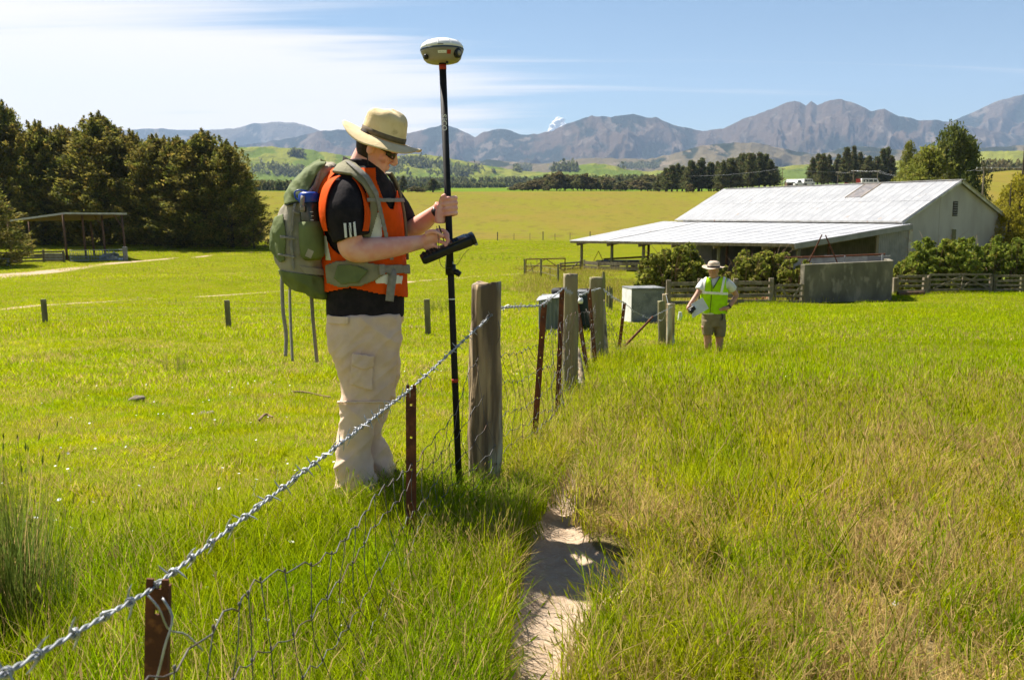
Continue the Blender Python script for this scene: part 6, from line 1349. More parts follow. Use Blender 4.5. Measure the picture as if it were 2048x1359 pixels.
m = MB(); m.box(pix(605, 417, WD - .226), (.024, .008, .022)); m.build('buckle', M['webbing'], pack, bevel=.003)
ribbon([(567, 540, .03), (564, 560, .02), (566, 620, .015), (572, 668, .025), (571, 712, .02)], .020, .003, 'loose_strap', M['webbing'], pack, WD, up=(.3, 1, 0)); ribbon([(588, 560, -.04), (580, 572, -.05), (581, 640, -.05), (585, 722, -.05)], .017, .003, 'loose_strap', M['webbing'], pack, WD, up=(.6, 1, 0)); ribbon([(612, 580, .05), (622, 590, .05), (626, 640, .05), (634, 724, .05)], .018, .003, 'loose_strap', M['webbing'], pack, WD, up=(-.5, 1, 0))
ribbon([(602, 398, -.08), (580, 415, -.09), (562, 432, -.06), (548, 450, -.02), (541, 462, 0)], [.02, .022, .016, .01], .004, 'lid_strap', M['pack'], pack, WD, up=(.2, 1, .2))
ribbon([(556, 440, -.02), (549, 452, -.01), (543, 468, 0.01), (552, 458, .01)], .008, .003, 'cord', M['webbing'], pack, WD)
ribbon([(560, 545, -.02), (572, 552, -.06), (590, 556, -.09)], .016, .008, 'haul_loop', M['webbing'], pack, WD)
# shoulder strap, sternum strap and hip belt follow the vest
patch(TG, lambda u, v, P: (P[..., 1] < WD) & in_poly(u, v, [(664, 344), (676, 330), (694, 320), (712, 328), (738, 352), (756, 384), (758, 408), (753, 434), (741, 476), (724, 476), (735, 436), (740, 405), (738, 392), (725, 370), (702, 350)]), .032, 'shoulder_strap', M['strap_pad'], pack, 300, 360, .016)
patch(TG, lambda u, v, P: (P[..., 1] < WD) & in_poly(u, v, [(690, 322), (700, 322), (736, 350), (757, 386), (767, 430), (788, 520), (780, 520), (760, 436), (750, 392), (730, 358)]), .046, 'strap_webbing', M['webbing'], pack, 300, 420, .004)
patch(TG, lambda u, v, P: (P[..., 1] > WD) & (P[..., 0] > pix(742, 400, WD).x) & (v > 345) & (v < 520) & (np.abs(P[..., 1] - WD - .10) < .03), .03, 'shoulder_strap', M['strap_pad'], pack, 300, 360, .014)
patch(TG, lambda u, v, P: (P[..., 0] > pix(748, 400, WD).x) & (v > 396) & (v < 404) & (P[..., 1] < WD + .13), .04, 'sternum_strap', M['webbing'], pack, 300, 360, .004)
patch(TG, lambda u, v, P: (P[..., 1] < WD) & in_poly(u, v, [(652, 530), (672, 522), (705, 519), (745, 526), (768, 530), (768, 549), (752, 560), (722, 572), (680, 575), (656, 566)]), .036, 'hip_belt', M['strap_pad'], pack, 300, 360, .022)
patch(TG, lambda u, v, P: (P[..., 1] < WD) & in_poly(u, v, [(676, 528), (712, 530), (738, 540), (716, 566), (682, 568), (668, 556)]), .054, 'belt_pocket', M['pack_green'], pack, 300, 360, .010)
patch(TG, lambda u, v, P: (v > 529) & (v < 547) & (P[..., 0] > pix(755, 540, WD).x), .034, 'belt_webbing', M['webbing'], pack, 300, 360, .006)
m = MB(); m.box(pix(764, 539, WD - .215), (.028, .03, .052), Matrix.Rotation(R(20), 3, 'Z')); m.build('buckle', M['webbing'], pack, bevel=.005)
ribbon([(783, 540, -.165), (785, 552, -.182), (782, 575, -.188), (779, 602, -.186)], .040, .003, 'belt_tail', M['webbing'], pack, WD)
ribbon([(668, 585, -.1), (684, 545, -.2), (690, 522, -.21)], .014, .003, 'load_strap', M['webbing'], pack, WD)
# ------------------------------------------------------------------ survey pole with receiver and controller
sp_o = empty('survey_pole', tuple(PB), 'black survey pole with round satellite receiver on top held upright', 'survey pole')
m = MB(); m.tube([PB + pdir * .07, PB + pdir * .9, PT - pdir * .0], [PR, PR, PR * 1.04], 22); pole = m.build('pole', M['pole_black'], sp_o, True)
m = MB(); m.tube([PB - pdir * .03, PB + pdir * .05, PB + pdir * .075], [.003, .013, .016], 16); m.build('point', M['steel'], sp_o, True)
M['red_band'] = mat('red_band', (.36, .035, .02), None, rough=.5, rand=False)
for v, mt, w_ in ((733, 'red_band', .018), (573, 'tape', .006)):
    c = on_pole(v); m = MB(); m.tube([c - pdir * w_ / 2, c + pdir * w_ / 2], PR + .0008, 22); m.build('band', M[mt], pole, True)
c = on_pole(134); m = MB(); m.tube([c - pdir * .012, c + pdir * .012], PR * .75 + .006, 18); m.build('collar', M['red_band'], sp_o, True)
# lettering on the pole, wrapped round its front
fc_ = bpy.data.curves.new('pole_lettering', 'FONT'); fc_.body = 'SECO'; fc_.size = .033; fc_.extrude = 0; fc_.space_character = .95; fc_.resolution_u = 4; fc_.offset = .0006
fo = bpy.data.objects.new('pole_lettering', fc_); C.objects.link(fo); bpy.context.view_layer.update()
fm = bpy.data.meshes.new_from_object(fo.evaluated_get(bpy.context.evaluated_depsgraph_get())); bpy.data.objects.remove(fo)
xs_ = [v.co.x for v in fm.vertices]; ys_ = [v.co.y for v in fm.vertices]; cyl = on_pole(222); x0_, y0_ = min(xs_), (min(ys_) + max(ys_)) / 2
side = sx_; front = -sy_
for v in fm.vertices:
    s_ = (v.co.x - x0_); t_ = (v.co.y - y0_) / PR - .12
    q = cyl - pdir * s_ + (side * math.sin(t_) + front * math.cos(t_)) * (PR + .0012); v.co = q - world_origin(pole)
fm.materials.append(M['white_paint']); lo_ = bpy.data.objects.new('lettering', fm); C.objects.link(lo_); lo_.parent = pole
# receiver
rc0 = PT + pdir * .0; rx_ = empty
def lathe(prof, c, ax_, n=48):
    s0 = sx_; s1 = sy_; return np.array([[tuple(c + ax_ * h + (s0 * math.cos(q) + s1 * math.sin(q)) * r) for q in 2 * np.pi * np.arange(n) / n] for h, r in prof])
M['rcv_grey'] = mat('receiver_grey', (0.30, 0.27, 0.215), (0.25, 0.225, 0.18), 14, .45, rand=False); M['rcv_white'] = mat('receiver_white', (.80, .80, .80), None, rough=.35, rand=False); M['navy'] = mat('navy_band', (.03, .06, .14), None, rough=.4, rand=False)
m = MB(); m.grid(lathe([(-.002, .03), (0, .066), (.004, .078), (.016, .090), (.034, .096), (.050, .1035), (.058, .1045)], rc0, pdir)); rcv = m.build('receiver', M['rcv_grey'], sp_o, True)
m = MB(); m.grid(lathe([(.0575, .1040), (.0585, .1062), (.0635, .1062), (.0645, .1040)], rc0, pdir)); m.build('seam_band', M['navy'], rcv, True)
m = MB(); m.grid(lathe([(.064, .1042), (.075, .1035), (.090, .094), (.102, .076), (.110, .050), (.114, .02), (.115, .002)], rc0, pdir)); m.build('dome', M['rcv_white'], rcv, True)
for k in range(10):
    q = 2 * math.pi * k / 10 + .2; m = MB(); c0 = rc0 + pdir * .076 + (sx_ * math.cos(q) + sy_ * math.sin(q)) * .1035; c1 = rc0 + pdir * .098 + (sx_ * math.cos(q) + sy_ * math.sin(q)) * .086; m.beam(c0, c1, .004, .003); m.build('dome_rib', M['rcv_white'], rcv)
def on_rcv(ang, h, r): return rc0 + pdir * h + (sx_ * math.cos(ang) + sy_ * math.sin(ang)) * r
for ang, h, rr, mt in ((R(-36), .034, .024, 'plastic_black'), (R(-140), .020, .012, 'plastic_black')):
    d_ = (sx_ * math.cos(ang) + sy_ * math.sin(ang)); c = on_rcv(ang, h, .090); m = MB(); m.tube([c, c + d_ * .014, c + d_ * .016], [rr, rr, rr * .8], 22); pt = m.build('port', M[mt], rcv, True)
    if rr > .02: m = MB(); m.tube([c + d_ * .0162, c + d_ * .020], [rr * .55, rr * .45], 18); m.build('port_cap', M['rcv_grey'], pt, True)
for a0, a1, h0, h1, mt, nm in ((R(-98), R(-74), .030, .042, 'rcv_white', 'sticker'), (R(-72), R(-61), .026, .044, 'red_band', 'red_label'), (R(-97), R(-82), .068, .073, 'rcv_grey', 'marking')):
    m = MB(); G = []
    for h in (h0, h1): 
        rr = np.interp(h, [.016, .034, .050, .064, .075], [.090, .096, .1035, .1042, .1035]) + .0012; G.append([tuple(on_rcv(q, h, rr)) for q in np.linspace(a0, a1, 8)])
    m.grid(np.array(G), cap=False, closed=False); lb_ = m.build(nm, M[mt], rcv)
    if nm == 'sticker':
        for k in range(5):
            q = a0 + (a1 - a0) * (.16 + k * .17); m = MB(); G = [[tuple(on_rcv(z, h, .0985)) for z in (q - .012, q + .018)] for h in (.0345, .0385)]; m.grid(np.array(G), cap=False, closed=False); m.build('mark', M['navy'], lb_)
m = MB(); m.tube([on_rcv(R(-60), .0, .05), on_rcv(R(-60), -.012, .05)], .006, 8); m.build('plug', M['plastic_black'], rcv)
# controller on its bracket
ca, cb = pix(843, 519, WD - .155), pix(946, 476, WD - .115); cdv = (cb - ca); cl = cdv.length; ex = cdv.normalized(); ey_ = Vector((-.15, -.30, .94)); ey_ = (ey_ - ex * ey_.dot(ex)).normalized(); ez_ = ex.cross(ey_); CM = Matrix((ex, ez_, ey_)).transposed()
ctl = None
m = MB(); prof = [(-.5, .034, .016), (-.46, .040, .021), (-.2, .040, .022), (.05, .036, .020), (.2, .040, .024), (.42, .040, .026), (.5, .034, .021)]; G = []
for t, w_, h in prof:
    c = ca + cdv * (.5 + t); G.append([tuple(c + CM @ Vector((0, w_ * math.copysign(abs(math.cos(q)) ** .45, math.cos(q)), h * math.copysign(abs(math.sin(q)) ** .45, math.sin(q))))) for q in 2 * np.pi * np.arange(24) / 24])
m.grid(np.array(G)); ctl = m.build('controller', M['plastic_black'], sp_o, True)
m = MB(); m.box(ca + cdv * .72 + ey_ * .0255, (cl * .34, .062, .003), CM); m.build('screen', M['glass'], ctl)
for r_ in range(4):
    for k in range(4): m = MB(); m.box(ca + cdv * (.08 + r_ * .075) + ez_ * (-.024 + .016 * k) + ey_ * .0225, (.013, .011, .004), CM); m.build('key', M['pole_black'], ctl)
m = MB(); G = []
for t, s_ in ((.955, 1.06), (.985, 1.08), (1.03, 1.05)): c = ca + cdv * t; G.append([tuple(c + CM @ Vector((0, .037 * s_ * math.copysign(abs(math.cos(q)) ** .5, math.cos(q)), .024 * s_ * math.copysign(abs(math.sin(q)) ** .5, math.sin(q))))) for q in 2 * np.pi * np.arange(20) / 20])
m.grid(np.array(G)); m.build('end_cap', M['plastic_black'], ctl, True)
m = MB(); m.box(ca + cdv * 1.0 - ey_ * .022 + Vector((.004, -.02, 0)), (.018, .03, .028), CM); m.build('end_trim', M['steel'], ctl, bevel=.003)
cl_ = on_pole(516); m = MB(); m.tube([cl_ - pdir * .026, cl_ + pdir * .026], PR + .010, 20); brk = m.build('bracket', M['plastic_black'], sp_o, True)
m = MB(); m.beam(cl_ + Vector((-.01, -.02, 0)), ca + cdv * .52 - ey_ * .02, .030, .026); m.build('bracket_arm', M['plastic_black'], brk)
m = MB(); kb = cl_ + Vector((.03, -.01, -.012)); m.tube([cl_, kb, kb + Vector((.018, -.004, -.012))], [.008, .016, .014], 14); m.build('clamp_knob', M['plastic_black'], brk, True)
m = MB(); m.tube([cl_ + pdir * .03 + Vector((-.02, -.012, 0)), cl_ + pdir * .03 + Vector((.016, -.014, .003))], .007, 10); m.build('clamp_screw', M['steel'], brk, True)
st0, st1 = pix(880, 457, WD - .17), pix(893, 497, WD - .135)
m = MB(); m.tube([st0 - (st1 - st0) * .15, st0, st1], [.0035, .0038, .0015], 10); sty = m.build('stylus', M['plastic_black'], loc=st1); tag(sty, 'thin black stylus pinched in the surveyor\'s fingers', 'stylus')
m = MB(); m.tube(spline([tuple(pix(873, 452, WD - .15)), tuple(pix(876, 470, WD - .17)), tuple(pix(877, 495, WD - .165)), tuple(pix(880, 525, WD - .15)), tuple(pix(889, 536, WD - .13)), tuple(pix(902, 535, WD - .1))], 24), .0013, 6); tag(m.build('cord', M['plastic_black'], loc=pix(877, 495, WD - .165)), 'thin black stylus cord hanging from the hand to controller', 'cord')
m = MB(); m.tube(spline([tuple(pix(938, 498, WD - .12)), tuple(pix(928, 508, WD - .12)), tuple(pix(915, 528, WD - .1)), tuple(pix(905, 532, WD - .08))], 16), .0012, 6); m.build('tether', M['plastic_black'], ctl)
# ------------------------------------------------------------------ second man
MD = hit(1426, 712).y; 
p2 = at_depth(1427, MD); man = empty('person', p2, 'man in lime yellow vest, shorts and sun hat standing by the fence end', 'person')
def lvl(v): return v
ms_ = F / MD
T2 = ring_loft([(634, 1406, 1450, .125), (618, 1404, 1451, .13), (600, 1404, 1452, .135), (583, 1404, 1453, .135), (572, 1404, 1455, .13), (564, 1406, 1455, .115), (558, 1411, 1450, .09), (554, 1418, 1441, .065)], 44, 46, MD, 2.3)
body = MB()
body.grid(ring_loft([(640, 1410, 1447, .10), (600, 1410, 1446, .11), (575, 1410, 1448, .10), (560, 1414, 1446, .08), (553, 1423, 1436, .055)], 24, 24, MD))
HT2 = Matrix.Translation(pix(1427, 540.5, MD - .03)) @ Matrix.Rotation(R(-114), 4, 'Z') @ Matrix.Rotation(R(4), 4, 'Y')
make_head(body, HT2)
body.tube(spline([tuple(pix(1430, 562, MD)), tuple(pix(1429.5, 552, MD - .01)), tuple(pix(1428, 543, MD - .01))], 6), .058, 16)
body.grid(limb_grid([(1408, 562, 0, .055), (1401, 576, -.02, .05), (1395, 588, -.06, .045), (1389, 597, -.09, .043), (1383, 605, -.13, .037), (1378.5, 611, -.16, .029), (1377, 614, -.17, .03)], MD, 16, 26))
body.grid(limb_grid([(1453, 563, 0, .055), (1463, 576, .04, .051), (1470, 586, .06, .047), (1472, 592, .06, .045), (1466, 602, .0, .041), (1459, 612, -.07, .034), (1455, 615.5, -.10, .029), (1451, 616.5, -.12, .03)], MD, 16, 28))
def q2(u, v, dy): return pix(u, v, MD + dy)
body.tube(spline([tuple(q2(1455, 616, -.10)), tuple(q2(1449, 616.5, -.13)), tuple(q2(1444, 618, -.15))], 7), [.029, .034, .036, .036, .034, .03, .022], 12)
for k, (e, f_) in enumerate((((1438.5, 617.2), (1441, 616.8)), ((1437.6, 618.8), (1441, 618)), ((1438.2, 620.4), (1442, 619.3)), ((1440, 621.8), (1444, 620.4)))): finger(body, [q2(1446, 616.5 + k * 1.1, -.14), q2(*f_, -.158), q2(*e, -.160)], .0105, .008)
finger(body, [q2(1453, 618, -.11), q2(1453.5, 621.5, -.10), q2(1452, 624, -.09)], .012, .009)
body.tube(spline([tuple(q2(1378, 612, -.165)), tuple(q2(1377, 616, -.18)), tuple(q2(1378, 620, -.19))], 7), [.029, .034, .036, .036, .034, .03, .02], 12)
for k in range(4): finger(body, [q2(1375 + k * .9, 618, -.19), q2(1376.5 + k * 1.2, 622, -.215), q2(1379 + k * 1.1, 623.5, -.225), q2(1380.5 + k, 622, -.225)], .0105, .008)
finger(body, [q2(1380, 614, -.19), q2(1383, 617, -.215), q2(1385, 619.5, -.225)], .012, .009)
for pts in ([(1412, 650, -.02, .085), (1415, 668, -.02, .070), (1415.5, 680, -.02, .062), (1416, 690, -.02, .060), (1416, 704, 0, .048), (1416, 716, .02, .042)], [(1438, 650, .02, .085), (1439, 670, .02, .070), (1439, 682, .02, .062), (1439, 692, .02, .060), (1438.5, 706, .03, .048), (1438, 717, .04, .042)]): body.grid(limb_grid(pts, MD, 16, 24))
finish(body.build('body', M['skin_tan'], man), .0085, 2)
hair_cap(HT2, 'hair', man)
HH2 = Matrix.Translation(pix(1427.2, 534.4, MD - .02)) @ Matrix.Rotation(R(-130), 4, 'Z') @ Matrix.Rotation(R(3), 4, 'Y') @ Matrix.Rotation(R(-3), 4, 'X')
M['hat2'] = mat('beige_hat', (.56, .46, .36), (.48, .38, .29), 14, .9, rand=False)
make_hat(HH2, man, 'hat', lambda q: (.188, .178), lambda q: -.008 * max(0, math.cos(q)) ** 1.5 + .02 * abs(math.sin(q)) ** 2, .105, (M['hat2'], M['plastic_black']), 4, 1.0, (.108, .098))
m = MB(); m.grid(ring_loft([(628, 1405, 1450, .128), (600, 1405, 1451, .132), (575, 1405, 1454, .128), (563, 1407, 1454, .11), (557, 1413, 1448, .08), (553.5, 1421, 1439, .06)], 36, 34, MD))
m.grid(limb_grid([(1411, 563, 0, .075), (1404, 572, -.01, .078), (1399, 580, -.03, .075)], MD, 18, 14)); m.grid(limb_grid([(1450, 563, 0, .075), (1459, 571, .02, .078), (1465, 579, .05, .076)], MD, 18, 14)); finish(m.build('tee_shirt', M['white_cloth'], man), .011, 3, folds(.006, 10, 7, 14))
def v2cond(u, v, P):
    vn = in_poly(u, v, [(1424, 548), (1441, 548), (1427, 576), (1422, 562)]) & (P[..., 1] < MD); arm = ((P[..., 2] > pix(1400, 577, MD).z) & ((((u - 1402) / 5.0) ** 2 + ((v - 567) / 11) ** 2 < 1) | (((u - 1458) / 6) ** 2 + ((v - 567) / 13) ** 2 < 1)))
    return ~vn & ~arm & (v > 554.5) & (v < np.interp(u, [1400, 1412, 1422, 1430, 1452], [623, 627, 625, 628, 627]))
vest2 = patch(T2, v2cond, .018, 'safety_vest', M['lime'], man, 200, 240, .006, folds(.006, 8, 5, 17))
fr = lambda P: P[..., 1] < MD
for poly in ([(1402, 582), (1456, 585), (1456, 590), (1402, 587)], [(1408, 553), (1413, 553), (1408.5, 584), (1405, 584)], [(1447, 553), (1451.5, 554), (1445, 586), (1440, 586)]):
    patch(T2, lambda u, v, P, poly=poly: fr(P) & in_poly(u, v, poly), .026, 'reflective_strip', M['tape'], vest2, 260, 320, .004)
for poly in ([(1440, 551), (1442, 551), (1426.5, 577.5), (1425, 577)], [(1422.2, 560), (1423.2, 560), (1424.5, 577), (1420.5, 626), (1419.3, 626), (1423.4, 577)]):
    patch(T2, lambda u, v, P, poly=poly: fr(P) & in_poly(u, v, poly), .024, 'trim', M['plastic_black'], vest2, 320, 480, .004)
m = MB(); m.grid(ring_loft([(620, 1406, 1450, .125), (640, 1404, 1450, .13), (652, 1404, 1450, .13)], 30, 12, MD)); m.grid(ring_loft([(640, 1404, 1428, .115, -.01), (655, 1403.5, 1427, .115, -.01), (669, 1405.5, 1425.5, .11, -.01)], 26, 14, MD)); m.grid(ring_loft([(640, 1427, 1451, .115, .01), (655, 1428, 1451, .115, .01), (672, 1429.5, 1449.5, .11, .01)], 26, 14, MD)); finish(m.build('shorts', M['shorts'], man), .011, 3, folds(.008, 9, 8, 31))
for u in (1416, 1438.5):
    b = pix(u, 716, MD + .02); g_ = gz(b.x, b.y); m = MB(); m.tube(spline([(b.x, b.y + .08, g_ + .05), (b.x - .01, b.y, g_ + .06), (b.x - .05, b.y - .17, g_ + .03)], 8), [.045, .055, .055, .052, .05, .048, .042, .02], 12); m.build('boot', M['boot'], man, True)
m = MB(); c = q2(1458, 613.2, -.08); m.tube([c + Vector((.018, 0, .012)), c - Vector((.018, 0, .012))], .036, 16); m.build('watch', M['plastic_black'], man, True)
cbq = [q2(1383, 607, -.20), q2(1405, 594.5, -.17), q2(1417.5, 616.5, -.20), q2(1385, 635.5, -.26)]; nn = (cbq[1] - cbq[0]).cross(cbq[3] - cbq[0]).normalized()
if nn.y > 0: nn = -nn
cbo = empty('clipboard', cbq[0], 'white clipboard held at the side of the man in lime vest', 'clipboard'); m = MB(); slab(m, cbq, nn, .012); m.build('board', M['white_paint'], cbo)
m = MB(); m.box((cbq[0] + cbq[3]) / 2 + nn * .01, (.06, .015, .05)); m.build('clip', M['steel'], cbo)
cmo = empty('hand_camera', q2(1384, 617, -.25), 'small black camera in the hand of the man in lime vest', 'camera'); m = MB(); rotc = Matrix.Rotation(R(-35), 3, 'Y'); m.box(q2(1384, 618, -.26), (.11, .05, .075), rotc); m.build('body', M['plastic_black'], cmo, bevel=.01); m = MB(); lc = q2(1381.5, 623, -.27); m.tube([lc + Vector((.02, -.01, .03)), lc + Vector((-.02, -.03, -.02))], [.036, .033], 16); m.build('lens', M['plastic_black'], cmo, True); m = MB(); m.tube([lc + Vector((-.02, -.03, -.02)), lc + Vector((-.022, -.032, -.023))], .024, 14); m.build('glass', M['steel'], cmo)
ribbon([(1444, 627, -.13), (1445, 634, -.14), (1443.5, 640, -.14)], .02, .006, 'belt_strap', M['plastic_black'], man, MD)
# ================================================================== GRASS (stuff): tufts scattered as instances
def grass_mat(name, rough=.6, trans=.5):
    m = bpy.data.materials.new(name); m.use_nodes = True; t = m.node_tree; n = t.nodes; l = t.links; b = n['Principled BSDF']; b.inputs['Roughness'].default_value = rough; b.inputs['Specular IOR Level'].default_value = 0.0
    at = n.new('ShaderNodeAttribute'); at.attribute_type = 'INSTANCER'; at.attribute_name = 'tint'
    dry = n.new('ShaderNodeAttribute'); dry.attribute_type = 'INSTANCER'; dry.attribute_name = 'dry'
    g = n.new('ShaderNodeNewGeometry')
    def nz(sc, det):
        q = n.new('ShaderNodeTexNoise'); q.inputs['Scale'].default_value = sc; q.inputs['Detail'].default_value = det; l.new(g.outputs['Position'], q.inputs['Vector']); return q.outputs['Fac']
    def mth(op, x, y):
        q = n.new('ShaderNodeMath'); q.operation = op
        for i, v in enumerate((x, y)):
            if isinstance(v, float): q.inputs[i].default_value = v
            else: l.new(v, q.inputs[i])
        return q.outputs[0]
    big = nz(1.3, 4)
    bm = n.new('ShaderNodeMapRange'); bm.inputs['From Min'].default_value = .38; bm.inputs['From Max'].default_value = .64; bm.inputs['To Min'].default_value = .25; bm.inputs['To Max'].default_value = 2.0; l.new(big, bm.inputs['Value'])
    deff = mth('MULTIPLY', dry.outputs['Fac'], bm.outputs[0])
    cmp = mth('LESS_THAN', g.outputs['Random Per Island'], deff)
    yl = n.new('ShaderNodeMapRange'); yl.inputs['From Min'].default_value = .3; yl.inputs['From Max'].default_value = .7; l.new(nz(3.1, 3), yl.inputs['Value'])
    tw = n.new('ShaderNodeMixRGB'); tw.blend_type = 'MULTIPLY'; tw.inputs[0].default_value = 1.0; l.new(at.outputs['Color'], tw.inputs[1])
    tc_ = n.new('ShaderNodeMixRGB'); l.new(yl.outputs[0], tc_.inputs[0]); tc_.inputs[1].default_value = (.80, .98, 1.0, 1); tc_.inputs[2].default_value = (1.22, 1.06, .95, 1); l.new(tc_.outputs[0], tw.inputs[2])
    mx = n.new('ShaderNodeMixRGB'); l.new(cmp, mx.inputs[0]); l.new(tw.outputs[0], mx.inputs[1]); mx.inputs[2].default_value = (0.54, 0.39, 0.16, 1)
    fr = mth('FRACT', mth('MULTIPLY', g.outputs['Random Per Island'], 7.31), 0.0)
    mr = n.new('ShaderNodeMapRange'); mr.inputs['To Min'].default_value = .62; mr.inputs['To Max'].default_value = 1.35; l.new(fr, mr.inputs['Value'])
    hs_ = n.new('ShaderNodeHueSaturation'); l.new(mx.outputs[0], hs_.inputs['Color']); l.new(mr.outputs[0], hs_.inputs['Value'])
    l.new(hs_.outputs[0], b.inputs['Base Color']); tr = n.new('ShaderNodeBsdfTranslucent'); l.new(hs_.outputs[0], tr.inputs[0])
    ms = n.new('ShaderNodeMixShader'); ms.inputs[0].default_value = trans; l.new(b.outputs[0], ms.inputs[1]); l.new(tr.outputs[0], ms.inputs[2]); l.new(ms.outputs[0], n['Material Output'].inputs[0]); return m
M['grass'] = grass_mat('grass_blades')
M['seed'] = grass_mat('seed_heads', .8, .3)
def blade_mesh(name, n, h, rad, wd, bend, seed, heads=0, seg=3, hv=.35, head_size=(.05, .006), stalk=1.25, up=.0):
    rs = np.random.RandomState(seed); V = []; Fq = []; mi = []
    for i in range(n + heads):
        hd = i >= n; a = rs.uniform(0, 6.283); r = rad * math.sqrt(rs.uniform()); x, y = r * math.cos(a), r * math.sin(a); L_ = h * (1 + rs.uniform(-hv, hv)) * (stalk if hd else 1); b_ = bend * rs.uniform(.3, 1.5) * (.5 if hd else 1); ba = rs.uniform(0, 6.283); w_ = wd * rs.uniform(.7, 1.3) * (.45 if hd else 1); fa = rs.uniform(0, 6.283); sx, sy = math.cos(fa) * w_ / 2, math.sin(fa) * w_ / 2
        base = len(V); S = seg + (1 if hd else 0)
        for k in range(S + 1):
            t = k / S; c = (x + math.cos(ba) * b_ * L_ * t * t, y + math.sin(ba) * b_ * L_ * t * t, L_ * t * (1 - .35 * b_ * t) - .02 * (k == 0)); ww = (1 - .75 * t) if not hd else .8
            if k == S and not hd: V.append(c)
            else: V += [(c[0] - sx * ww, c[1] - sy * ww, c[2]), (c[0] + sx * ww, c[1] + sy * ww, c[2])]
        for k in range(S):
            q = base + 2 * k
            if k == S - 1 and not hd: Fq.append((q, q + 1, q + 2))
            else: Fq.append((q, q + 1, q + 3, q + 2))
            mi.append(0)
        if hd:                                               # seed head: slim spindle of crossed faces
            d = np.array([math.cos(ba) * b_, math.sin(ba) * b_, 1.0]); d /= np.linalg.norm(d); c = np.array(c); hl, hw = head_size[0] * rs.uniform(.7, 1.3), head_size[1]
            for q_ in (0, 1):
                f2 = fa + q_ * 1.57; s = np.array([math.cos(f2), math.sin(f2), 0]) * hw; base = len(V); V += [tuple(c - d * .004), tuple(c + d * hl * .4 + s), tuple(c + d * hl), tuple(c + d * hl * .4 - s)]; Fq.append((base, base + 1, base + 2, base + 3)); mi.append(1)
    me = bpy.data.meshes.new(name); me.from_pydata(V, [], Fq); me.update(); me.materials.append(M['grass']); me.materials.append(M['seed']); me.polygons.foreach_set('material_index', mi)
    return bpy.data.objects.new(name, me)
def scatter(name, P, scl, tint, dry, sources, seed, tilt=.12, vi=None):
    n = len(P); rs = np.random.RandomState(seed); me = bpy.data.meshes.new(name); me.vertices.add(n); me.vertices.foreach_set('co', np.asarray(P, np.float32).ravel())
    rot = np.stack([rs.normal(size=n) * tilt, rs.normal(size=n) * tilt, rs.uniform(0, 6.283, n)], -1)
    for nm, ty, val, key in (('rot', 'FLOAT_VECTOR', rot, 'vector'), ('scl', 'FLOAT_VECTOR', scl if np.ndim(scl) == 2 else np.repeat(np.asarray(scl)[:, None], 3, 1), 'vector'), ('tint', 'FLOAT_COLOR', np.concatenate([tint, np.ones((n, 1))], 1), 'color'), ('dry', 'FLOAT', dry, 'value'), ('vi', 'INT', rs.randint(0, len(sources), n) if vi is None else vi, 'value')):
        a = me.attributes.new(nm, ty, 'POINT'); a.data.foreach_set(key, np.ascontiguousarray(val, np.int32 if ty == 'INT' else np.float32).ravel())
    o = bpy.data.objects.new(name, me); C.objects.link(o); tag(o, kind='stuff')
    g = bpy.data.node_groups.new(name, 'GeometryNodeTree'); g.interface.new_socket('Geometry', in_out='INPUT', socket_type='NodeSocketGeometry'); g.interface.new_socket('Geometry', in_out='OUTPUT', socket_type='NodeSocketGeometry')
    gi = g.nodes.new('NodeGroupInput'); go = g.nodes.new('NodeGroupOutput'); ip = g.nodes.new('GeometryNodeInstanceOnPoints'); jn = g.nodes.new('GeometryNodeJoinGeometry')
    for s in reversed(sources):
        oi = g.nodes.new('GeometryNodeObjectInfo'); oi.inputs['Object'].default_value = s; oi.inputs['As Instance'].default_value = True; g.links.new(oi.outputs['Geometry'], jn.inputs[0])
    def na(nm, ty):
        q = g.nodes.new('GeometryNodeInputNamedAttribute'); q.data_type = ty; q.inputs['Name'].default_value = nm; return q.outputs['Attribute']
    ip.inputs['Pick Instance'].default_value = True
    g.links.new(gi.outputs[0], ip.inputs['Points']); g.links.new(jn.outputs[0], ip.inputs['Instance']); g.links.new(na('vi', 'INT'), ip.inputs['Instance Index']); g.links.new(na('rot', 'FLOAT_VECTOR'), ip.inputs['Rotation']); g.links.new(na('scl', 'FLOAT_VECTOR'), ip.inputs['Scale']); g.links.new(ip.outputs[0], go.inputs[0])
    md = o.modifiers.new('scatter', 'NODES'); md.node_group = g; return o
rg = np.random.RandomState(2024)
def sample(n, d0, d1, a0=-.72, a1=.72, pw=0.0):
    """points in a wedge before the camera, denser near; returns x, y"""
    az = rg.uniform(a0, a1, n); t = rg.uniform(size=n); d = np.exp(np.log(d0) + (np.log(d1) - np.log(d0)) * t) if pw == 0 else (d0 ** pw + (d1 ** pw - d0 ** pw) * t) ** (1 / pw)
    return d * np.tan(az), d
def tiles(d0, d1, sp, a0=-.68, a1=.68, marg=1.0):
    """jittered grid of sward patches over the ground in and a little beyond the view"""
    X, Y = np.meshgrid(np.arange(-d1 * .85 - 2, d1 * .85 + 2, sp), np.arange(d0, d1, sp * .9)); X = X + rg.uniform(-.32, .32, X.shape) * sp; Y = Y + rg.uniform(-.32, .32, X.shape) * sp
    x, y = X.ravel(), Y.ravel(); k = (x > y * math.tan(a0) - marg) & (x < y * math.tan(a1) + marg); return x[k], y[k]
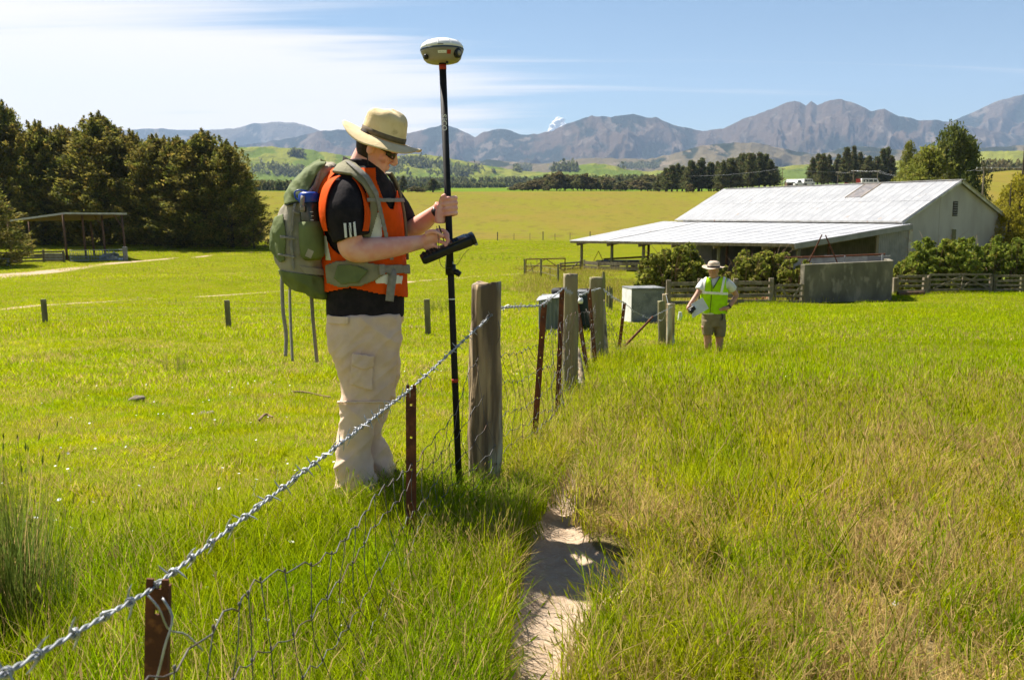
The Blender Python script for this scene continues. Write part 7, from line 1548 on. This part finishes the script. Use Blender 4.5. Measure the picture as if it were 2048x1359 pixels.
def tint_noise(x, y, cols, sc, seed, jit=.08):
    w_ = np.clip(.5 + 1.1 * fbm(x * sc, y * sc, 0, 4, seed), 0, 1)[:, None]; w2 = np.clip(.5 + 1.2 * fbm(x * sc * 4 + 9, y * sc * 4, 0, 3, seed + 5), 0, 1)[:, None]
    c = cols[0] * (1 - w_) + cols[1] * w_; c = c * (1 - .45 * w2) + cols[2] * .45 * w2; return np.clip(c * (1 + rg.normal(size=(len(x), 1)) * jit), 0.003, 1)
A_ = np.array
LUSH = (A_([0.260, 0.347, .004]), A_([0.360, 0.388, .005]), A_([0.185, 0.283, .004]))
PAD = (A_([0.356, 0.427, .004]), A_([0.436, 0.464, .005]), A_([0.262, 0.362, .004]))
TALL = (A_([0.334, 0.437, .005]), A_([0.403, 0.442, .006]), A_([0.424, 0.392, .025]))
FIELD = (A_([0.347, 0.440, .004]), A_([0.408, 0.457, .005]), A_([0.275, 0.380, .004]))
# sward patches (many blades in one mesh) and single tufts for the edges
sw_short = [blade_mesh('short_sward', 1700, .034, .36, .0056, 1.1, s, 0, 1) for s in (1, 2, 3)]
sw_short2 = [blade_mesh('short_sward', 1700, .042, .75, .0095, 1.1, 4 + s, 0, 1) for s in range(3)]
sw_far = [blade_mesh('short_sward', 1600, .06, 1.9, .020, .6, 8 + s, 0, 1) for s in range(3)]
sw_long = [blade_mesh('long_sward', 620, .26, .36, .0050, .42, 20 + s, 26, 3, .45, (.035, .0035), 1.1) for s in range(3)]
sw_field = [blade_mesh('field_sward', 560, .15, .38, .0048, .6, 30 + s, 60, 2, .5, (.035, .0046), 1.45) for s in range(3)]
sw_dry = [blade_mesh('dry_sward', 520, .13, .38, .0044, 1.0, 34 + s, 70, 3, .5, (.035, .0044), 1.6) for s in range(3)]
sw_field2 = [blade_mesh('field_sward', 1100, .078, .78, .0075, .5, 38 + s, 110, 2, .45, (.04, .004), 1.35) for s in range(3)]
sw_field3 = [blade_mesh('field_sward', 1300, .082, 1.9, .018, .5, 42 + s, 120, 1, .45, (.05, .010), 1.3) for s in range(3)]
tf_short = [blade_mesh('short_tuft', 34, .05, .07, .0044, .55, 50 + s, 0, 2) for s in range(3)]
tf_long = [blade_mesh('long_tuft', 26, .24, .06, .0050, .5, 54 + s, 2, 3, .4, (.035, .0035), 1.15) for s in range(3)]
tf_dry = [blade_mesh('dry_tuft', 18, .15, .08, .0042, .85, 58 + s, 4, 3, .4, (.04, .0035), 1.5) for s in range(3)]
rush = [blade_mesh('rush', 46, .75, .10, .0050, .12, 62 + s, 3, 3, .3, (.03, .005), 1.0) for s in range(3)]
def soil_gap(x, y): return (track_dist(x, y) - 1.0) * .17                # metres from the edge of the bare track
def clear(x, y):
    k = (soil_gap(x, y) > .01 + .05 * fbm(x * 4, y * 4, 0, 2, 77)); return k & (path_bare(x, y) < .45 + .3 * rg.uniform(size=x.shape))
def pts(x, y): return np.stack([x, y, ground(x, y)], -1)
def fs_(x, y): return x - fence_x(y)                                       # > 0: right of the fence
def strip_w(x, y): return np.interp(y, [2.0, 3.0, 3.6, 4.1, 4.5, 5.4, 9], [9, 4.0, 2.2, 1.1, .5, .3, .15]) * (1 + .4 * fbm(x * 1.7, y * 1.7, 0, 2, 85))
def z3(s, z): return np.stack([s, s, z], -1)
# -- left paddock, grazed short
x, y = tiles(3.2, 8.5, .40); f_ = fs_(x, y); k = (f_ < -.25) & (f_ < -strip_w(x, y) * .8); x, y = x[k], y[k]; n_ = len(x)
scatter('paddock_grass', pts(x, y), z3(np.ones(n_), .7 + .7 * np.clip(fbm(x * .9, y * .9, 0, 3, 81) + .5, 0, 1.2)), tint_noise(x, y, PAD, .35, 82), .16 + .10 * rg.uniform(size=n_), sw_short, 1, .03)
x, y = tiles(8.2, 21, .85); f_ = fs_(x, y); k = (f_ < -.45); x, y = x[k], y[k]; n_ = len(x)
scatter('paddock_grass', pts(x, y), z3(np.ones(n_), .7 + .7 * np.clip(fbm(x * .5, y * .5, 0, 3, 81) + .5, 0, 1.2)), tint_noise(x, y, PAD, .3, 82), .17 + .10 * rg.uniform(size=n_), sw_short2, 2, .03)
x, y = tiles(20, 74, 2.1); f_ = fs_(x, y); k = (f_ < -.9) & (path_bare(x, y) < .25); x, y = x[k], y[k]; n_ = len(x)
scatter('paddock_grass', pts(x, y) - A_([0, 0, .01]), z3(np.ones(n_), .8 + .7 * rg.uniform(size=n_)), tint_noise(x, y, PAD, .2, 82), .11 + .08 * rg.uniform(size=n_), sw_far, 3, .02)
x, y = tiles(72, 150, 4.3, -.62, .06); k = (path_bare(x, y) < .3); x, y = x[k], y[k]; n_ = len(x)
scatter('paddock_grass', pts(x, y) - A_([0, 0, .02]), z3(np.full(n_, 2.15), 1.5 + .8 * rg.uniform(size=n_)), tint_noise(x, y, PAD, .1, 82), .13 + .08 * rg.uniform(size=n_), sw_far, 13, .01)
# -- long lush strip along the fence and in the left foreground
x, y = tiles(2.0, 5.6, .30); f_ = fs_(x, y); k = (f_ < .32) & (f_ > -strip_w(x, y)) & (soil_gap(x, y) > .30); x, y = x[k], y[k]; n_ = len(x); hz_ = np.interp(y, [2.2, 3.2, 4.2, 5.4], [1.05, .95, .66, .42]) * (.75 + .5 * rg.uniform(size=n_))
scatter('fence_grass', pts(x, y), z3(np.ones(n_), hz_), tint_noise(x, y, LUSH, .9, 86), .10 + .08 * rg.uniform(size=n_), sw_long, 4, .06)
x, y = sample(5200, 2.3, 5.8, -.35, .2, 1.0); f_ = fs_(x, y); k = clear(x, y) & (f_ > -.1) & (soil_gap(x, y) < .42) & (x < np.interp(y, [2.5, 3.3, 3.8, 4.5, 5.4], [.03, .06, .10, .22, .42])); x, y = x[k], y[k]
scatter('fence_grass', pts(x, y), (.55 + .6 * rg.uniform(size=len(x))) * np.interp(y, [3, 5], [1.0, .6]), tint_noise(x, y, LUSH, .9, 86), .12 + .1 * rg.uniform(size=len(x)), tf_long, 5, .25)
x, y = sample(3600, 5.0, 20, -.1, .25); f_ = fs_(x, y); k = clear(x, y) & (np.abs(f_ - .05) < .45); x, y = x[k], y[k]
scatter('fence_grass', pts(x, y), .4 + .5 * rg.uniform(size=len(x)), tint_noise(x, y, TALL, .9, 87), .16 + .12 * rg.uniform(size=len(x)), tf_long + tf_dry, 6, .2)
# -- right field, long and partly dried off
x, y = tiles(2.1, 8.2, .40); f_ = fs_(x, y); k = (f_ > .25) & (soil_gap(x, y) > .34) & (f_ > np.interp(y, [5, 6, 8], [.5, .45, .3])); x, y, f_ = x[k], y[k], f_[k]; n_ = len(x)
dn = np.clip(np.interp(y, [2.5, 4.0, 5.5, 8], [.60, .55, .34, .16]) + .85 * fbm(x * .75, y * .75, 0, 3, 88), 0, 1); hz_ = np.interp(y, [2.5, 5, 8], [.75, .95, .85]) * np.interp(f_, [.2, .8, 1.5], [.55, .85, 1.0]) * (.6 + .8 * np.clip(fbm(x * 1.3, y * 1.3, 0, 3, 89) + .5, 0, 1))
vi_ = np.where(rg.uniform(size=n_) < dn, 3 + rg.randint(0, 3, n_), rg.randint(0, 3, n_))
scatter('field_grass', pts(x, y), z3(np.ones(n_), hz_), tint_noise(x, y, TALL, .5, 90), np.clip(.10 + dn * .55, .04, .65), sw_field + sw_dry, 7, .06, vi_)
x, y = sample(5600, 2.3, 8.0, -.3, .35, 1.0); sg = soil_gap(x, y); f_ = fs_(x, y); k = clear(x, y) & (f_ > .2) & (sg < .5) & (x > np.interp(y, [2.5, 3.3, 3.8, 4.5, 5.4], [.0, .10, .25, .24, .42])); x, y = x[k], y[k]; n_ = len(x)
scatter('field_grass', pts(x, y), .45 + .55 * rg.uniform(size=n_), tint_noise(x, y, TALL, .8, 95), .25 + .3 * rg.uniform(size=n_), tf_dry + tf_long, 8, .3, np.where(rg.uniform(size=n_) < .7, rg.randint(0, 3, n_), 3 + rg.randint(0, 3, n_)))
x, y = sample(700, 2.4, 9, -.05, .62, 1.0); k = clear(x, y) & (fs_(x, y) > .5); x, y = x[k], y[k]; n_ = len(x)
scatter('field_grass', pts(x, y), .8 + .5 * rg.uniform(size=n_), tint_noise(x, y, LUSH, .8, 96) * .8, .12 + .2 * rg.uniform(size=n_), tf_long, 9, .25)
x, y = tiles(7.9, 19, .88, -.1, .68); f_ = fs_(x, y); k = (f_ > .35); x, y = x[k], y[k]; n_ = len(x); dn = np.clip(np.interp(y, [8, 12, 19], [.20, .13, .10]) + .25 * fbm(x * .4, y * .4, 0, 3, 91), .02, .5)
scatter('field_grass', pts(x, y), z3(np.ones(n_), .75 + .6 * np.clip(fbm(x * .6, y * .6, 0, 2, 97) + .5, 0, 1)), tint_noise(x, y, FIELD, .35, 92), dn, sw_field2, 10, .04)
x, y = tiles(18, 58, 2.1, -.03, .68); f_ = fs_(x, y); k = (f_ > .8) & ((y < 42.5) | (x > 20.5)) & (y < 55); x, y = x[k], y[k]; n_ = len(x); dn = np.clip(.10 + .2 * fbm(x * .25, y * .25, 0, 3, 91), .02, .4)
scatter('field_grass', pts(x, y), z3(np.ones(n_), .7 + .5 * rg.uniform(size=n_)), tint_noise(x, y, FIELD, .2, 92), dn, sw_field3, 11, .03)
# -- rough grass round the yards
x, y = tiles(46, 104, 2.6, -.02, .27); k = (path_bare(x, y) < .2) & ~((y > 70) & (x / y > .10)) & (x / y > .045 + .05 * fbm(x * .05, y * .05, 0, 2, 7)); x, y = x[k], y[k]; n_ = len(x)
scatter('yard_grass', pts(x, y), z3(np.full(n_, 1.3), 1.8 + 1.6 * rg.uniform(size=n_)), tint_noise(x, y, (A_([.31, .35, .02]), A_([.36, .36, .03]), A_([.36, .32, .05])), .2, 93), .22 + .1 * rg.uniform(size=n_), sw_field3, 12, .03)
# -- rush clumps
RC = [(-20, 1330, 1.1), (30, 1345, 1.0), (75, 1350, .85), (110, 1300, .6), (0, 1270, .9), (50, 1250, .8), (345, 745, .35), (930, 515, 1.0), (1018, 517, 1.0), (958, 517, .8), (975, 516, .9), (1000, 518, .7), (880, 617, .8), (850, 622, .6), (870, 622, .7), (410, 530, .9), (300, 540, .7), (520, 533, .8), (980, 487, .8), (1060, 520, .8), (350, 607, .5)]
q = [(hit(u + du, v + dv), s) for (u, v, s) in RC for du, dv in ((0, 0), (14, 4), (-12, 3))]
P_ = A_([tuple(a) for a, b in q]); sc_ = A_([b * rg.uniform(.7, 1.1) for a, b in q]); P_[:, 0] += rg.normal(size=len(q)) * .03
scatter('rushes', P_, sc_, np.tile([.13, .165, .03], (len(q), 1)) * rg.uniform(.8, 1.2, (len(q), 1)), np.full(len(q), .12), rush, 8, .08)
# -- clover and daisy heads
def daisy(seed):
    rs = np.random.RandomState(seed); m = MB(); 
    for k in range(9):
        a = 6.283 * k / 9; d = Vector((math.cos(a), math.sin(a), .25)); s = Vector((-math.sin(a), math.cos(a), 0)) * .0035; m.quad(Vector((0, 0, .1)) + d * .002, Vector((0, 0, .1)) + d * .008 + s, Vector((0, 0, .1)) + d * .012, Vector((0, 0, .1)) + d * .008 - s)
    m.tube([(0, 0, 0), (.004, 0, .05), (0, 0, .1)], .001, 4); me = bpy.data.meshes.new('daisy'); me.from_pydata(np.concatenate(m.v).tolist(), [], m.f); me.update(); me.materials.append(M['white_paint']); return bpy.data.objects.new('daisy', me)
x, y = sample(700, 3.0, 14, -.6, .5); k = clear(x, y) & (rg.uniform(size=len(x)) < np.where(fs_(x, y) < 0, .8, .12)); x, y = x[k], y[k]; P_ = pts(x, y)
scatter('daisies', P_, np.interp(y, [3, 5, 14], [1.2, .6, .55]) * rg.uniform(.7, 1.3, len(x)), np.tile([.7, .7, .65], (len(x), 1)), np.zeros(len(x)), [daisy(1)], 9, .3)
# -- little things in the grass
for k, (pts_, lb) in enumerate((([(588, 788), (615, 792), (640, 795), (662, 801)], 'long thin dry stick lying on the paddock left of the surveyor'), ([(518, 846), (530, 837), (538, 836), (546, 842)], 'short bent stick lying on the paddock behind the surveyor'))):
    P_ = [hit(*q) + Z * (.022 + .012 * (i % 2)) for i, q in enumerate(pts_)]; m = MB(); m.tube(spline([tuple(p) for p in P_], 10), np.linspace(.011, .005, 10), 7); tag(m.build('stick', M['cane'], loc=P_[0]), lb, 'stick')
for k, (u, v, s, lb) in enumerate(((273, 802, .065, 'brown stone lying in the short grass at left'), (410, 832, .06, 'small dark clod on paddock between stone and sticks'), (275, 597, .12, 'dark clod on the far track between the paddock posts'))):
    p = hit(u, v); m = MB(); m.ellipsoid(p + Z * s * .25, (s, s * .7, s * .38), None, 12, 9); V = m.v[0]; V += (.25 * s * vnoise(V[:, 0] * 30, V[:, 1] * 30, V[:, 2] * 30, k))[:, None]; tag(m.build('stone', M['timber'], None, True, loc=p), lb, 'stone')
p = hit(1360, 641); m = MB(); m.tube([p, p + Z * .12, p + Z * .3], [.10, .08, .05], 10); tag(m.build('marker_cone', M['white_paint'], loc=p), 'small white marker cone in the grass beside the strainer post', 'cone')
